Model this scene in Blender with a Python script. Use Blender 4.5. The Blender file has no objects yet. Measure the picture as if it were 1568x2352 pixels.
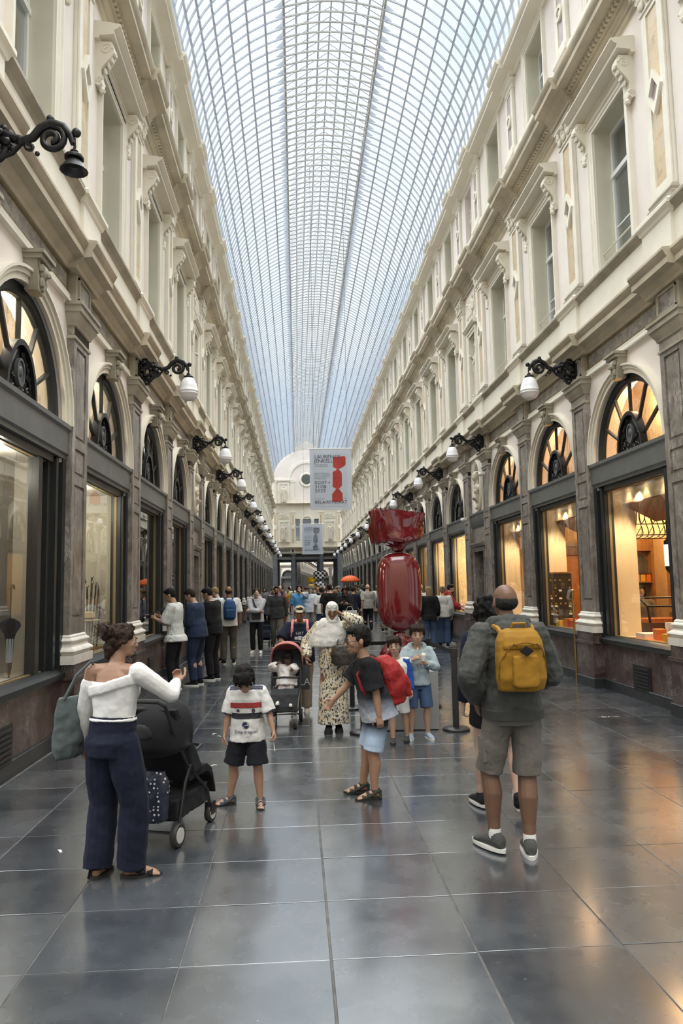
import bpy, bmesh, math, random
import numpy as np
from mathutils import Vector, Matrix, noise
from mathutils.bvhtree import BVHTree
random.seed(7)
D = bpy.data; SC = bpy.context.scene; COL = SC.collection
R = math.radians; PI = math.pi

# ------------------------------------------------------------------ camera, sky, exposure
CH = 1.75                       # eye height
def camera():
    W, H, f = 1568, 2352, 1700.0
    vp = (683, 1347); roll = 0.012
    fy = Vector((vp[0]-W/2, vp[1]-H/2, f)).normalized()          # gallery axis seen by the lens (right, down, forward)
    up = Vector((-math.sin(roll), -math.cos(roll), 0)); up = (up - fy*up.dot(fy)).normalized()
    fx = fy.cross(up)
    M = Matrix((fx, fy, up))                                     # rows: world axes in lens axes
    right = Vector((M[0][0], M[1][0], M[2][0])); down = Vector((M[0][1], M[1][1], M[2][1])); fwd = Vector((M[0][2], M[1][2], M[2][2]))
    rot = Matrix((right, -down, -fwd)).transposed()
    c = D.cameras.new('camera'); o = D.objects.new('camera', c); COL.objects.link(o)
    o.matrix_world = Matrix.Translation((0, 0, CH)) @ rot.to_4x4()
    c.sensor_fit = 'VERTICAL'; c.sensor_height = 36; c.lens = f/H*36
    c.clip_start = 0.05; c.clip_end = 400
    SC.camera = o
camera()

def sky():
    w = D.worlds.new('sky'); SC.world = w; w.use_nodes = True; nt = w.node_tree; nt.nodes.clear()
    out = nt.nodes.new('ShaderNodeOutputWorld'); bg = nt.nodes.new('ShaderNodeBackground')
    tc = nt.nodes.new('ShaderNodeTexCoord'); nz = nt.nodes.new('ShaderNodeTexNoise'); cr = nt.nodes.new('ShaderNodeValToRGB')
    nz.inputs['Scale'].default_value = 2.2; nz.inputs['Detail'].default_value = 5; nz.inputs['Roughness'].default_value = .55
    e = cr.color_ramp.elements
    e[0].position = .36; e[0].color = (.66, .81, .98, 1)         # gaps of blue between the clouds
    e[1].position = .50; e[1].color = (.96, .985, 1.0, 1)
    nt.links.new(tc.outputs['Generated'], nz.inputs['Vector']); nt.links.new(nz.outputs['Fac'], cr.inputs['Fac'])
    nt.links.new(cr.outputs['Color'], bg.inputs['Color']); nt.links.new(bg.outputs['Background'], out.inputs['Surface'])
    bg.inputs['Strength'].default_value = .46
sky()
def sun():                      # high sun spread wide by thin bright cloud
    l = D.lights.new('sun', 'SUN'); l.energy = 5.0; l.angle = R(100); l.color = (1, .98, .945)
    o = D.objects.new('sun', l); COL.objects.link(o); o.rotation_euler = (R(-6), R(-4), 0); o.location = (0, 0, 40)
sun()
vs = SC.view_settings
vs.view_transform = 'Standard'; vs.look = 'None'; vs.gamma = 1.0; vs.exposure = 1.30; vs.use_curve_mapping = False
SC.cycles.use_denoising = True
SC.cycles.max_bounces = 9; SC.cycles.diffuse_bounces = 6; SC.cycles.glossy_bounces = 4; SC.cycles.transparent_max_bounces = 24
SC.cycles.transmission_bounces = 4
SC.cycles.caustics_reflective = False; SC.cycles.caustics_refractive = False; SC.cycles.sample_clamp_indirect = 6.0

# ------------------------------------------------------------------ mesh helpers
class MB:
    def __init__(s): s.v = []; s.f = []; s.m = []; s.mi = 0
    def mat(s, i): s.mi = i; return s
    def add(s, vs, fs):
        o = len(s.v); s.v += [tuple(p) for p in vs]; s.f += [tuple(i+o for i in f) for f in fs]; s.m += [s.mi]*len(fs); return s
    def box(s, x0, x1, y0, y1, z0, z1):
        if x0 > x1: x0, x1 = x1, x0
        if y0 > y1: y0, y1 = y1, y0
        return s.add([(x0,y0,z0),(x1,y0,z0),(x1,y1,z0),(x0,y1,z0),(x0,y0,z1),(x1,y0,z1),(x1,y1,z1),(x0,y1,z1)],
              [(0,3,2,1),(4,5,6,7),(0,1,5,4),(1,2,6,5),(2,3,7,6),(3,0,4,7)])
    def loft(s, rings, caps=(1,1), closed=True):
        n = len(rings[0]); vs = [p for r in rings for p in r]; fs = []
        m = n if closed else n-1
        for k in range(len(rings)-1):
            for i in range(m):
                j = (i+1) % n; fs.append((k*n+i, k*n+j, (k+1)*n+j, (k+1)*n+i))
        if caps[0]: fs.append(tuple(range(n-1,-1,-1)))
        if caps[1]: fs.append(tuple((len(rings)-1)*n+i for i in range(n)))
        return s.add(vs, fs)
    def ext(s, prof, u0, u1):                     # a (d,z) profile pushed along x
        a = 0
        for i in range(len(prof)): x, y = prof[i]; x2, y2 = prof[(i+1) % len(prof)]; a += x*y2-x2*y
        if a < 0: prof = prof[::-1]
        return s.loft([[(u0,d,z) for d,z in prof],[(u1,d,z) for d,z in prof]])
    def mould(s, w, d0, prof, back=-.05):         # a (offset,z) profile wrapped round the three sides of a pilaster
        h = w/2
        rings = [[(-h-o,back,z),(h+o,back,z),(h+o,d0+o,z),(-h-o,d0+o,z)] for o,z in prof]
        return s.loft(rings)
    def tube(s, pts, r, n=6, caps=(1,1), flat=None):
        pts = [Vector(p) for p in pts]; k = len(pts)
        rr = r if isinstance(r, (list, tuple)) else [r]*k
        rings = []; nrm = None
        for i, p in enumerate(pts):
            t = (pts[min(i+1,k-1)]-pts[max(i-1,0)])
            t = t.normalized() if t.length > 1e-9 else Vector((0,0,1))
            if nrm is None:
                nrm = t.cross(Vector((0,1,0)) if abs(t.y) < .9 else Vector((1,0,0))).normalized()
            else:
                nrm = (nrm - t*nrm.dot(t)).normalized()
            b = t.cross(nrm); q = rr[i]
            rings.append([p + nrm*(math.cos(2*PI*a/n)*q) + b*(math.sin(2*PI*a/n)*q) for a in range(n)])
        return s.loft(rings, caps)
    def lathe(s, prof, n=12, c=(0,0,0), caps=(1,1)):
        return s.loft([[(c[0]+r*math.cos(2*PI*a/n), c[1]+r*math.sin(2*PI*a/n), c[2]+z) for a in range(n)] for r,z in prof], caps)
    def ball(s, c, r, n=10, k=6, M=None):
        rx, ry, rz = r if isinstance(r, (list, tuple)) else (r,r,r)
        rings = []
        for j in range(1, k):
            t = PI*j/k - PI/2
            rings.append([Vector((rx*math.cos(t)*math.cos(2*PI*a/n), ry*math.cos(t)*math.sin(2*PI*a/n), rz*math.sin(t))) for a in range(n)])
        vs = [p for r_ in rings for p in r_] + [Vector((0,0,-rz)), Vector((0,0,rz))]
        if M is not None: vs = [M @ p for p in vs]
        vs = [p + Vector(c) for p in vs]
        fs = []; q = len(rings)
        for j in range(q-1):
            for a in range(n):
                b = (a+1) % n; fs.append((j*n+a, j*n+b, (j+1)*n+b, (j+1)*n+a))
        for a in range(n):
            b = (a+1) % n; fs.append((q*n, b, a)); fs.append((q*n+1, (q-1)*n+a, (q-1)*n+b))
        return s.add(vs, fs)
    def plate(s, outline, y0, y1):                # an (x,z) outline given thickness in y
        a = 0
        for i in range(len(outline)): x, y = outline[i]; x2, y2 = outline[(i+1) % len(outline)]; a += x*y2-x2*y
        if a < 0: outline = outline[::-1]
        return s.loft([[(x,y1,z) for x,z in outline],[(x,y0,z) for x,z in outline]])
    def xf(s, M):
        s.v = [tuple(M @ Vector(p)) for p in s.v]; return s
    def mesh(s, name, mats, ang=35):
        me = D.meshes.new(name); me.from_pydata(s.v, [], s.f); me.update()
        for m in (mats if isinstance(mats, (list, tuple)) else [mats]): me.materials.append(m)
        if len(set(s.m)) > 1 or (s.m and s.m[0]): me.polygons.foreach_set('material_index', s.m)
        if ang:
            me.polygons.foreach_set('use_smooth', [True]*len(s.f)); me.set_sharp_from_angle(angle=R(ang))
        return me

def obj(name, me, mats=None, parent=None, loc=(0,0,0), rot=0, ang=35, kind=None):
    if isinstance(me, MB): me = me.mesh(name, mats, ang)
    o = D.objects.new(name, me); COL.objects.link(o); o.location = loc
    o.rotation_euler = rot if isinstance(rot, (tuple, list)) else (0,0,rot)
    if parent is not None: o.parent = parent
    if kind: o['kind'] = kind
    return o
def tag(o, label=None, cat=None, group=None, kind=None):
    if label: o['label'] = label
    if cat: o['category'] = cat
    if group: o['group'] = group
    if kind: o['kind'] = kind
    return o
def empty(name, loc=(0,0,0), rot=0, label=None, cat=None, group=None, kind=None):
    o = D.objects.new(name, None); COL.objects.link(o); o.location = loc; o.rotation_euler = (0,0,rot); o.empty_display_size = .1
    return tag(o, label, cat, group, kind)
def copy_tree(o, loc=None, rot=None, parent=None):
    c = o.copy(); COL.objects.link(c); c.parent = parent
    if loc is not None: c.location = loc
    if rot is not None: c.rotation_euler = (0,0,rot)
    for ch in KIDS.get(o.name, [x for x in o.children]): copy_tree(ch, parent=c)
    return c
KIDS = {}
def arc(r, a0, a1, n, cx=0, cz=0, rz=None):
    rz = r if rz is None else rz
    return [(cx+r*math.cos(R(a0+(a1-a0)*i/n)), cz+rz*math.sin(R(a0+(a1-a0)*i/n))) for i in range(n+1)]
def spiral(cx, cz, r0, r1, a0, turns, n=18, y=0):
    return [(cx+(r0+(r1-r0)*i/n)*math.cos(a0+turns*2*PI*i/n), y, cz+(r0+(r1-r0)*i/n)*math.sin(a0+turns*2*PI*i/n)) for i in range(n+1)]

# ------------------------------------------------------------------ materials
MATS = {}
def nodes(name):
    m = D.materials.new(name); m.use_nodes = True; nt = m.node_tree; b = nt.nodes['Principled BSDF']; return m, nt, b
def rgb(c): return (c[0], c[1], c[2], 1)
def pos(nt, obj_space=False, scale=None):
    if obj_space: n = nt.nodes.new('ShaderNodeTexCoord'); out = n.outputs['Object']
    else: n = nt.nodes.new('ShaderNodeNewGeometry'); out = n.outputs['Position']
    if scale:
        mp = nt.nodes.new('ShaderNodeMapping'); mp.inputs['Scale'].default_value = scale; nt.links.new(out, mp.inputs['Vector']); out = mp.outputs['Vector']
    return out
def ramp(nt, fac, stops):
    cr = nt.nodes.new('ShaderNodeValToRGB'); e = cr.color_ramp.elements
    while len(e) < len(stops): e.new(.5)
    for k, (p, c) in enumerate(stops): e[k].position = p; e[k].color = rgb(c)
    nt.links.new(fac, cr.inputs['Fac']); return cr.outputs['Color']
def noise_tex(nt, vec, scale, detail=4, rough=.55, dist=0):
    n = nt.nodes.new('ShaderNodeTexNoise'); n.inputs['Scale'].default_value = scale; n.inputs['Detail'].default_value = detail
    n.inputs['Roughness'].default_value = rough; n.inputs['Distortion'].default_value = dist; nt.links.new(vec, n.inputs['Vector']); return n.outputs['Fac']
def bump(nt, b, h, strength=.2, dist=.01):
    n = nt.nodes.new('ShaderNodeBump'); n.inputs['Strength'].default_value = strength; n.inputs['Distance'].default_value = dist
    nt.links.new(h, n.inputs['Height']); nt.links.new(n.outputs['Normal'], b.inputs['Normal'])
def mixc(nt, fac, a, b_, mode='MIX'):
    n = nt.nodes.new('ShaderNodeMix'); n.data_type = 'RGBA'; n.blend_type = mode
    for sock, v in ((n.inputs[0], fac), (n.inputs[6], a), (n.inputs[7], b_)):
        if hasattr(v, 'is_linked') : nt.links.new(v, sock)
        elif isinstance(v, (int, float)): sock.default_value = v
        else: sock.default_value = rgb(v)
    return n.outputs[2]
def plain(name, c, rough=.6, metal=0, var=.06, scale=3., spec=.5, bmp=0, obj_space=False, coat=0, sheen=0):
    if name in MATS: return MATS[name]
    m, nt, b = nodes(name)
    b.inputs['Roughness'].default_value = rough; b.inputs['Metallic'].default_value = metal; b.inputs['Specular IOR Level'].default_value = spec
    b.inputs['Coat Weight'].default_value = coat; b.inputs['Coat Roughness'].default_value = .04; b.inputs['Sheen Weight'].default_value = sheen
    if var:
        v = noise_tex(nt, pos(nt, obj_space), scale)
        lo = tuple(max(0, x*(1-var*1.5)) for x in c); hi = tuple(min(1, x*(1+var)) for x in c)
        nt.links.new(ramp(nt, v, [(.3, lo), (.7, hi)]), b.inputs['Base Color'])
        if bmp: bump(nt, b, noise_tex(nt, pos(nt, obj_space), scale*12, 3), bmp, .004)
    else: b.inputs['Base Color'].default_value = rgb(c)
    MATS[name] = m; return m
def marble(name, stops, scale=3., rough=.3, vein=None, vs_=(6,6,1.2), veinw=.05):
    if name in MATS: return MATS[name]
    m, nt, b = nodes(name); p = pos(nt)
    col = ramp(nt, noise_tex(nt, p, scale, 7, .65, 1.2), stops)
    if vein:
        q = pos(nt, False, vs_); n = noise_tex(nt, q, 2.2, 5, .6, 1.8)
        a = nt.nodes.new('ShaderNodeMath'); a.operation = 'SUBTRACT'; nt.links.new(n, a.inputs[0]); a.inputs[1].default_value = .5
        ab = nt.nodes.new('ShaderNodeMath'); ab.operation = 'ABSOLUTE'; nt.links.new(a.outputs[0], ab.inputs[0])
        mask = noise_tex(nt, p, 2.5, 3)
        f = ramp(nt, ab.outputs[0], [(0, (1,1,1)), (veinw*.4, (.4,.4,.4)), (veinw, (0,0,0))])
        f2 = ramp(nt, mask, [(.45, (0,0,0)), (.62, (1,1,1))])
        ff = mixc(nt, 1.0, f, f2, 'MULTIPLY')
        col = mixc(nt, ff, col, vein)
    nt.links.new(col, b.inputs['Base Color']); b.inputs['Roughness'].default_value = rough
    MATS[name] = m; return m
def glow(name, c, s):
    if name in MATS: return MATS[name]
    m, nt, b = nodes(name); b.inputs['Base Color'].default_value = rgb(c); b.inputs['Emission Color'].default_value = rgb(c); b.inputs['Emission Strength'].default_value = s
    MATS[name] = m; return m
def glass(name, tint=(.94,.96,.96), ior=1.5, rough=0.0, boost=1.0, wavy=0):
    if name in MATS: return MATS[name]
    m, nt, b = nodes(name); nt.nodes.remove(b); out = nt.nodes['Material Output']
    t = nt.nodes.new('ShaderNodeBsdfTransparent'); t.inputs['Color'].default_value = rgb(tint)
    g = nt.nodes.new('ShaderNodeBsdfGlossy'); g.inputs['Roughness'].default_value = rough
    fr = nt.nodes.new('ShaderNodeFresnel'); fr.inputs['IOR'].default_value = ior
    mu = nt.nodes.new('ShaderNodeMath'); mu.operation = 'MULTIPLY'; mu.use_clamp = True; mu.inputs[1].default_value = boost; nt.links.new(fr.outputs[0], mu.inputs[0])
    ge = nt.nodes.new('ShaderNodeNewGeometry'); inv = nt.nodes.new('ShaderNodeMath'); inv.operation = 'MULTIPLY_ADD'; nt.links.new(ge.outputs['Backfacing'], inv.inputs[0]); inv.inputs[1].default_value = -boost; inv.inputs[2].default_value = boost; nt.links.new(inv.outputs[0], mu.inputs[1])
    if wavy:
        bp = nt.nodes.new('ShaderNodeBump'); bp.inputs['Strength'].default_value = wavy; bp.inputs['Distance'].default_value = .02
        nt.links.new(noise_tex(nt, pos(nt), 2.6, 2), bp.inputs['Height']); nt.links.new(bp.outputs[0], g.inputs['Normal'])
    mx = nt.nodes.new('ShaderNodeMixShader'); nt.links.new(mu.outputs[0], mx.inputs[0]); nt.links.new(t.outputs[0], mx.inputs[1]); nt.links.new(g.outputs[0], mx.inputs[2])
    nt.links.new(mx.outputs[0], out.inputs['Surface']); MATS[name] = m; return m

cream = plain('cream_stucco', (.78,.735,.63), .7, var=.05, scale=1.3, bmp=.05)
trim_c = plain('pale_cream_trim', (.80,.765,.675), .65, var=.05, scale=2.0)
pink = plain('pinkish_plaster', (.785,.725,.68), .75, var=.05, scale=1.1)
sage = plain('sage_reveal', (.66,.64,.52), .7, var=.05, scale=1.5)
greyst = plain('grey_brown_stone', (.36,.325,.26), .6, var=.18, scale=2.5)
warmst = plain('warm_cornice_stone', (.52,.46,.35), .65, var=.15, scale=2.0)
shaftm = marble('grey_brown_marble', [(.25,(.08,.066,.058)),(.45,(.17,.148,.13)),(.6,(.25,.222,.195)),(.8,(.35,.32,.29))], 3.2, .32, (.55,.52,.48), (5,5,.8), .04)
redm = marble('red_brown_marble', [(.3,(.028,.02,.02)),(.5,(.075,.05,.046)),(.7,(.13,.085,.075))], 5., .3, (.5,.46,.43), (9,9,3), .035)
whitem = marble('white_base_marble', [(.3,(.58,.55,.49)),(.6,(.76,.73,.66))], 2.5, .35)
friezem = marble('mottled_frieze_marble', [(.3,(.13,.12,.12)),(.5,(.30,.28,.26)),(.7,(.48,.46,.42))], 6., .4)
goldm = marble('ochre_marble', [(.3,(.42,.30,.16)),(.5,(.62,.48,.30)),(.7,(.55,.47,.38))], 5., .45)
purpm = marble('mauve_marble', [(.3,(.32,.26,.28)),(.7,(.48,.40,.40))], 6., .45)
blackm = plain('black_stone', (.022,.024,.027), .35, var=.2, scale=4)
darkmet = plain('dark_window_metal', (.013,.016,.017), .42, metal=0, var=.15, scale=5)
beamm = plain('grey_lintel_metal', (.12,.127,.125), .42, var=.12, scale=3)
goldline = plain('gilt_bead', (.26,.19,.09), .5, .3, var=.1)
iron = plain('black_cast_iron', (.012,.012,.013), .42, .3, var=.2, scale=20)
opal = plain('opal_glass', (.88,.89,.92), .25, var=0)
whitewd = plain('white_painted_wood', (.82,.83,.82), .4, var=.02)
steelm = plain('blue_grey_painted_iron', (.40,.435,.50), .5, .0, var=.1, scale=2)
steelb = plain('grey_brown_painted_iron', (.40,.39,.37), .5, .0, var=.1, scale=2)
shopglass = glass('shop_glass', (.93,.95,.94), 1.52, 0, 1.6)
fanglass = glass('old_fanlight_glass', (.90,.90,.86), 1.55, 0, 2.8, wavy=.35)
upglass = glass('upper_window_glass', (.84,.89,.91), 1.5, .02, 3.2)
roofglass = glass('roof_glass', (.95,.975,.985), 1.4, .05, .3)
# ------------------------------------------------------------------ the gallery shell
XC, HW = 1.14, 3.89             # centre line and half width between the shop plinths
PITCH, DOORP = 3.25, 2.25
WALL = {1: empty('wall_right', (XC+HW,0,0), PI/2, 'right facade of the arcade in cream stucco above dark marble shopfronts', None, None, 'structure'),
        -1: empty('wall_left', (XC-HW,0,0), -PI/2, 'left facade of the arcade in cream stucco above dark marble shopfronts', None, None, 'structure')}
def put(side, name, me, Y, z=0): return obj(name, me, parent=WALL[side], loc=(Y*side, 0, z))
piers = []; bays = []           # (Y centre, kind)
y = -0.55
for n in (6, 6, 6, 5):
    for k in range(n): piers.append(y); bays.append((y+PITCH/2, 'w')); y += PITCH
    piers.append(y)
    if n != 5: bays.append((y+DOORP/2, 'd')); y += DOORP
END = 82.0

def hole_plate(mb, w, z0, z1, hole, y0, y1):      # plate in xz with a hole given as closed outline around (cx,cz)
    n = len(hole); cx = sum(p[0] for p in hole)/n; cz = sum(p[1] for p in hole)/n
    out = []
    for x, z in hole:
        dx, dz = x-cx, z-cz; t = 1e9
        if dx > 1e-9: t = min(t, (w/2-cx)/dx)
        if dx < -1e-9: t = min(t, (-w/2-cx)/dx)
        if dz > 1e-9: t = min(t, (z1-cz)/dz)
        if dz < -1e-9: t = min(t, (z0-cz)/dz)
        out.append((cx+dx*t, cz+dz*t))
    F = [(x,y1,z) for x,z in out]; G = [(x,y1,z) for x,z in hole]; B = [(x,y0,z) for x,z in hole]
    rings = [F, G, B]
    a = 0
    for i in range(n): x, z = hole[i]; x2, z2 = hole[(i+1)%n]; a += x*z2-x2*z
    if a > 0: rings = [r[::-1] for r in rings]
    return mb.loft(rings, (0,0))
def rect_hole(u, z0, z1, n=5):
    p = []
    for i in range(n): p.append((-u+2*u*i/n, z0))
    for i in range(n): p.append((u, z0+(z1-z0)*i/n))
    for i in range(n): p.append((u-2*u*i/n, z1))
    for i in range(n): p.append((-u, z1-(z1-z0)*i/n))
    return p
def rect_plate(mb, w, z0, z1, u, a, b, y0, y1):
    return mb.box(-w/2,-u,y0,y1,z0,z1).box(u,w/2,y0,y1,z0,z1).box(-u,u,y0,y1,z0,a).box(-u,u,y0,y1,b,z1)
def frame_ring(mb, u, a, b, t, prof, sill=False):   # mitred surround: profile list (offset outwards, d)
    rings = []
    for o, d in prof:
        rings.append([(-u-o,d,a if not sill else a-o),(-u-o,d,b+o),(u+o,d,b+o),(u+o,d,a if not sill else a-o)])
    return mb.loft([list(r) for r in zip(*rings)], (0,0), closed=False) if False else mb.loft(rings, (0,0), closed=sill)

S = {}                                            # shared meshes of the facade pieces
def sm(key, mb, mats, ang=35): S[key] = mb.mesh(key, mats, ang); return S[key]
# --- ground storey, window bay
A_R = 1.19
m = MB(); top = arc(A_R, 0, 180, 24, 0, 3.7)
out = [(1.33,3.3),(1.33,3.7)] ; inn = [(A_R,3.3),(A_R,3.7)]
P = [(A_R,3.25)] + top + [(-A_R,3.25)]
Q = []
for x, z in P:
    if z <= 3.3: Q.append((math.copysign(1.33,x), z)); continue
    dx, dz = x, z-3.7; t = min(1.33/abs(dx) if abs(dx) > 1e-6 else 1e9, (5.22-3.7)/dz if dz > 1e-6 else 1e9); Q.append((dx*t, 3.7+dz*t))
m.loft([[(x,0,z) for x,z in Q],[(x,0,z) for x,z in P],[(x,-.34,z) for x,z in P]], (0,0), closed=False)
m.box(-1.33,1.33,-.3,0,5.22,5.30)
sm('spandrel', m, pink)
m = MB()
for r0, r1, d in ((A_R-.01,A_R+.06,.045),(A_R+.06,A_R+.11,.07),(A_R+.11,A_R+.14,.10)):
    a, b = arc(r0,0,180,24,0,3.7), arc(r1,0,180,24,0,3.7)
    m.loft([[(x,0,z) for x,z in b],[(x,d,z) for x,z in b],[(x,d,z) for x,z in a],[(x,0,z) for x,z in a]], (0,0), closed=False)
sm('archivolt', m, cream)
m = MB(); m.plate([(-.10,4.82),(.10,4.82),(.15,5.14),(-.15,5.14)], 0, .14).box(-.17,.17,0,.19,5.13,5.18).box(-.19,.19,0,.22,5.18,5.22)
m.ball((0,.15,5.03),(.075,.06,.085),8,6).ball((0,.21,5.0),(.02,.03,.03),6,4)
for s in (-1,1): m.ball((s*.07,.15,5.06),(.035,.05,.05),6,4).ball((s*.04,.15,4.92),(.03,.04,.06),6,4).tube(spiral(s*.09,5.1,.035,.01,0,1.2,8,.14),.014,5)
m.ball((0,.14,4.88),(.035,.045,.06),6,4)
sm('keystone', m, greyst)
m = MB(); m.box(-1.33,1.33,-.3,0,0,.74); sm('plinth_panel', m, redm)
m = MB(); m.ext([(-.02,0),(.035,0),(.035,.15),(.025,.16),(-.02,.16)],-1.33,1.33); sm('base_board', m, blackm)
m = MB(); m.ext([(0,5.22),(.06,5.22),(.06,5.25),(.03,5.29),(.03,5.34),(0,5.34)],-1.33,1.33); sm('architrave', m, trim_c)
m = MB(); m.box(-1.33,1.33,-.3,-.01,5.3,5.64); sm('frieze_backing', m, warmst)
m = MB(); m.box(-1.25,1.25,-.02,.005,5.375,5.575); sm('frieze_panel', m, friezem)
m = MB()
for a,b in ((5.355,5.375),(5.575,5.595)): m.box(-1.27,1.27,0,.02,a,b)
for s in (-1,1): m.box(s*1.25,s*1.27,0,.02,5.36,5.59)
sm('frieze_bead', m, goldline)
def cornice_prof(e, z=0): return [(0,5.60+z),(.05+e,5.60+z),(.06+e,5.65+z),(.11+e,5.69+z),(.125+e,5.72+z),(.24+e,5.735+z),(.24+e,5.82+z),(.255+e,5.83+z),(.28+e,5.88+z),(.295+e,5.90+z),(.295+e,5.935+z),(.1+e,5.96+z),(0,5.96+z)]
m = MB(); m.ext(cornice_prof(0),-1.25,1.25); sm('cornice', m, warmst)
m = MB(); m.ext(cornice_prof(.10),-.5,.5); sm('cornice_break', m, warmst)
m = MB(); m.ext([(-.3,5.93),(.15,5.93),(.15,6.5),(-.3,6.5)],-1.25,1.25); sm('first_floor_band', m, trim_c)
m = MB(); m.ext([(0,6.46),(.15,6.46),(.17,6.52),(.24,6.56),(.24,6.60),(.21,6.64),(.12,6.66),(0,6.66)],-1.25,1.25); sm('sill_course', m, greyst)
# --- first and second storey, window bay
W1, W2 = .60, .52
m = MB(); rect_plate(m,2.66,6.5,10.12,W1,6.78,9.2,-.4,0); sm('first_floor_plaster', m, pink)
m = MB(); frame_ring(m,W1,6.72,9.2,.15,[(0,-.02),(0,.035),(.05,.035),(.06,.05),(.12,.05),(.13,.075),(.16,.075),(.16,0)]); sm('window_surround', m, trim_c)
m = MB()
for s in (-1,1): m.box(s*W1,s*(W1-.012),-.33,.0,6.78,9.2)
m.box(-W1,W1,-.33,0,9.19,9.2); sm('window_reveal', m, sage)
m = MB(); m.ext([(0,9.46),(.06,9.46),(.07,9.50),(.27,9.52),(.27,9.58),(.31,9.60),(.36,9.65),(.36,9.67),(.05,9.72),(0,9.72)],-.98,.98); m.box(-.8,.8,0,.05,9.28,9.46); sm('window_hood', m, cream)
m = MB(); pr = [(0,8.82),(.05,8.80),(.09,8.84),(.10,8.92),(.07,8.98),(.08,9.06),(.14,9.14),(.21,9.22),(.25,9.32),(.25,9.40),(.22,9.46),(0,9.46)]
m.ext(pr,-.085,.085)
for s in (-1,1): m.tube(spiral(0,9.36,.085,.02,0,1.6,14,0),.016,5).xf(Matrix.Identity(4))
m2 = MB()
for s in (-1,1):
    q = [(s*.085, .15+p[0], p[2]) for p in spiral(0,9.35,.085,.015,0,1.6,14)]; m2.tube(q,.017,5)
    q = [(s*.085, .055+p[0], p[2]) for p in spiral(0,8.89,.045,.01,0,1.4,10)]; m2.tube(q,.013,5)
for k in range(4): m2.ball((0,.12+.045*k,9.06+.085*k),(.06,.03,.05),6,4)
m2.ball((0,.08,8.78),(.05,.05,.05),6,4)
m = MB(); m.ext(pr,-.085,.085); m.add(m2.v, m2.f); sm('console', m, cream)
m = MB(); m.ext([(0,10.05),(.05,10.05),(.05,10.13),(.075,10.13),(.075,10.21),(.11,10.24),(.11,10.28),(.16,10.28),(.16,10.36),(.22,10.39),(.37,10.40),(.37,10.49),(.40,10.52),(.43,10.57),(.43,10.60),(.1,10.65),(-.3,10.65),(-.3,10.05)],-1.25,1.25); sm('upper_cornice', m, warmst)
m = MB()
for k in range(24): x = -1.22+k*.105; m.box(x,x+.06,.15,.21,10.29,10.355)
sm('dentil_row', m, warmst, 0)
m = MB(); m.ext([(0,10.05),(.15,10.05),(.15,10.13),(.175,10.13),(.175,10.21),(.21,10.24),(.21,10.28),(.30,10.38),(.46,10.40),(.46,10.49),(.49,10.52),(.52,10.57),(.52,10.60),(.2,10.65),(0,10.65)],-.46,.46); sm('upper_cornice_break', m, warmst)
m = MB(); m.ext([(-.3,10.6),(.06,10.6),(.06,11.22),(.1,11.25),(.1,11.33),(0,11.36),(-.3,11.36)],-1.3,1.3); sm('second_floor_band', m, trim_c)
m = MB(); rect_plate(m,2.66,11.3,13.25,W2,11.42,13.02,-.4,0); sm('second_floor_plaster', m, pink)
m = MB(); frame_ring(m,W2,11.36,13.02,.15,[(0,-.02),(0,.03),(.05,.03),(.06,.045),(.11,.045),(.12,.065),(.15,.065),(.15,0)]); sm('upper_surround', m, trim_c)
m = MB()
for s in (-1,1): m.box(s*W2,s*(W2-.012),-.33,.0,11.42,13.02)
m.box(-W2,W2,-.33,0,13.01,13.02); sm('upper_reveal', m, sage)
eave = [(0,13.12),(.05,13.12),(.06,13.2),(.12,13.23),(.30,13.26),(.30,13.33),(.34,13.36),(.37,13.41),(.37,13.44),(.1,13.50),(.1,13.62),(-.3,13.62),(-.3,13.12)]
m = MB(); m.ext(eave,-1.3,1.3); sm('eaves_cornice', m, cream)
m = MB(); m.ext([(d+.09 if d > 0 else d, z) for d,z in eave],-.40,.40); sm('eaves_break', m, cream)
m = MB(); m.box(-.38,.38,-.2,.14,13.6,13.98); sm('parapet_block', m, pink)
# --- piers
m = MB(); m.mould(.72,.175,[(0,.16),(0,.70),(.02,.72),(.02,.75)]); sm('pier_plinth', m, redm)
m = MB(); m.mould(.72,.175,[(.025,0),(.025,.15),(.015,.16)]); sm('pier_base_board', m, blackm)
m = MB(); m.mould(.70,.165,[(0,.75),(0,.9)]); sm('pier_band', m, redm)
def torus(o, z0, z1, e): return [(o+e*math.sin(PI*t/6), z0+(z1-z0)*t/6) for t in range(7)]
m = MB(); m.mould(.62,.09,[(.085,.90),(.085,1.0),(.06,1.0)]+torus(.05,1.005,1.09,.04)+[(.04,1.095),(.03,1.12),(.032,1.135)]+torus(.03,1.14,1.19,.022)+[(.02,1.20),(.02,1.215),(0,1.235)]); sm('pilaster_base', m, whitem)
m = MB(); m.box(-.31,.31,-.3,.068,1.2,4.95)
for x0,x1 in ((-.31,-.2),(.2,.31)): m.box(x0,x1,.06,.09,1.2,4.95)
for z0,z1 in ((1.2,1.42),(3.02,3.14),(3.46,3.58),(4.72,4.95)): m.box(-.2,.2,.06,.09,z0,z1)
sm('pilaster_shaft', m, shaftm)
m = MB()
for z0,z1 in ((1.46,2.98),(3.18,3.42),(3.62,4.68)): m.box(-.16,.16,.06,.083,z0,z1)
sm('shaft_panel', m, shaftm)
m = MB(); m.mould(.62,.09,[(0,4.78),(.02,4.79),(.02,4.82),(0,4.83),(0,4.94),(.02,4.95),(.03,4.99),(.075,5.06),(.08,5.09),(.10,5.10),(.10,5.17),(.12,5.18),(.12,5.22),(0,5.23)]); sm('capital', m, greyst)
m = MB(); m.box(-.31,.31,-.2,.10,5.2,5.64)
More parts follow.
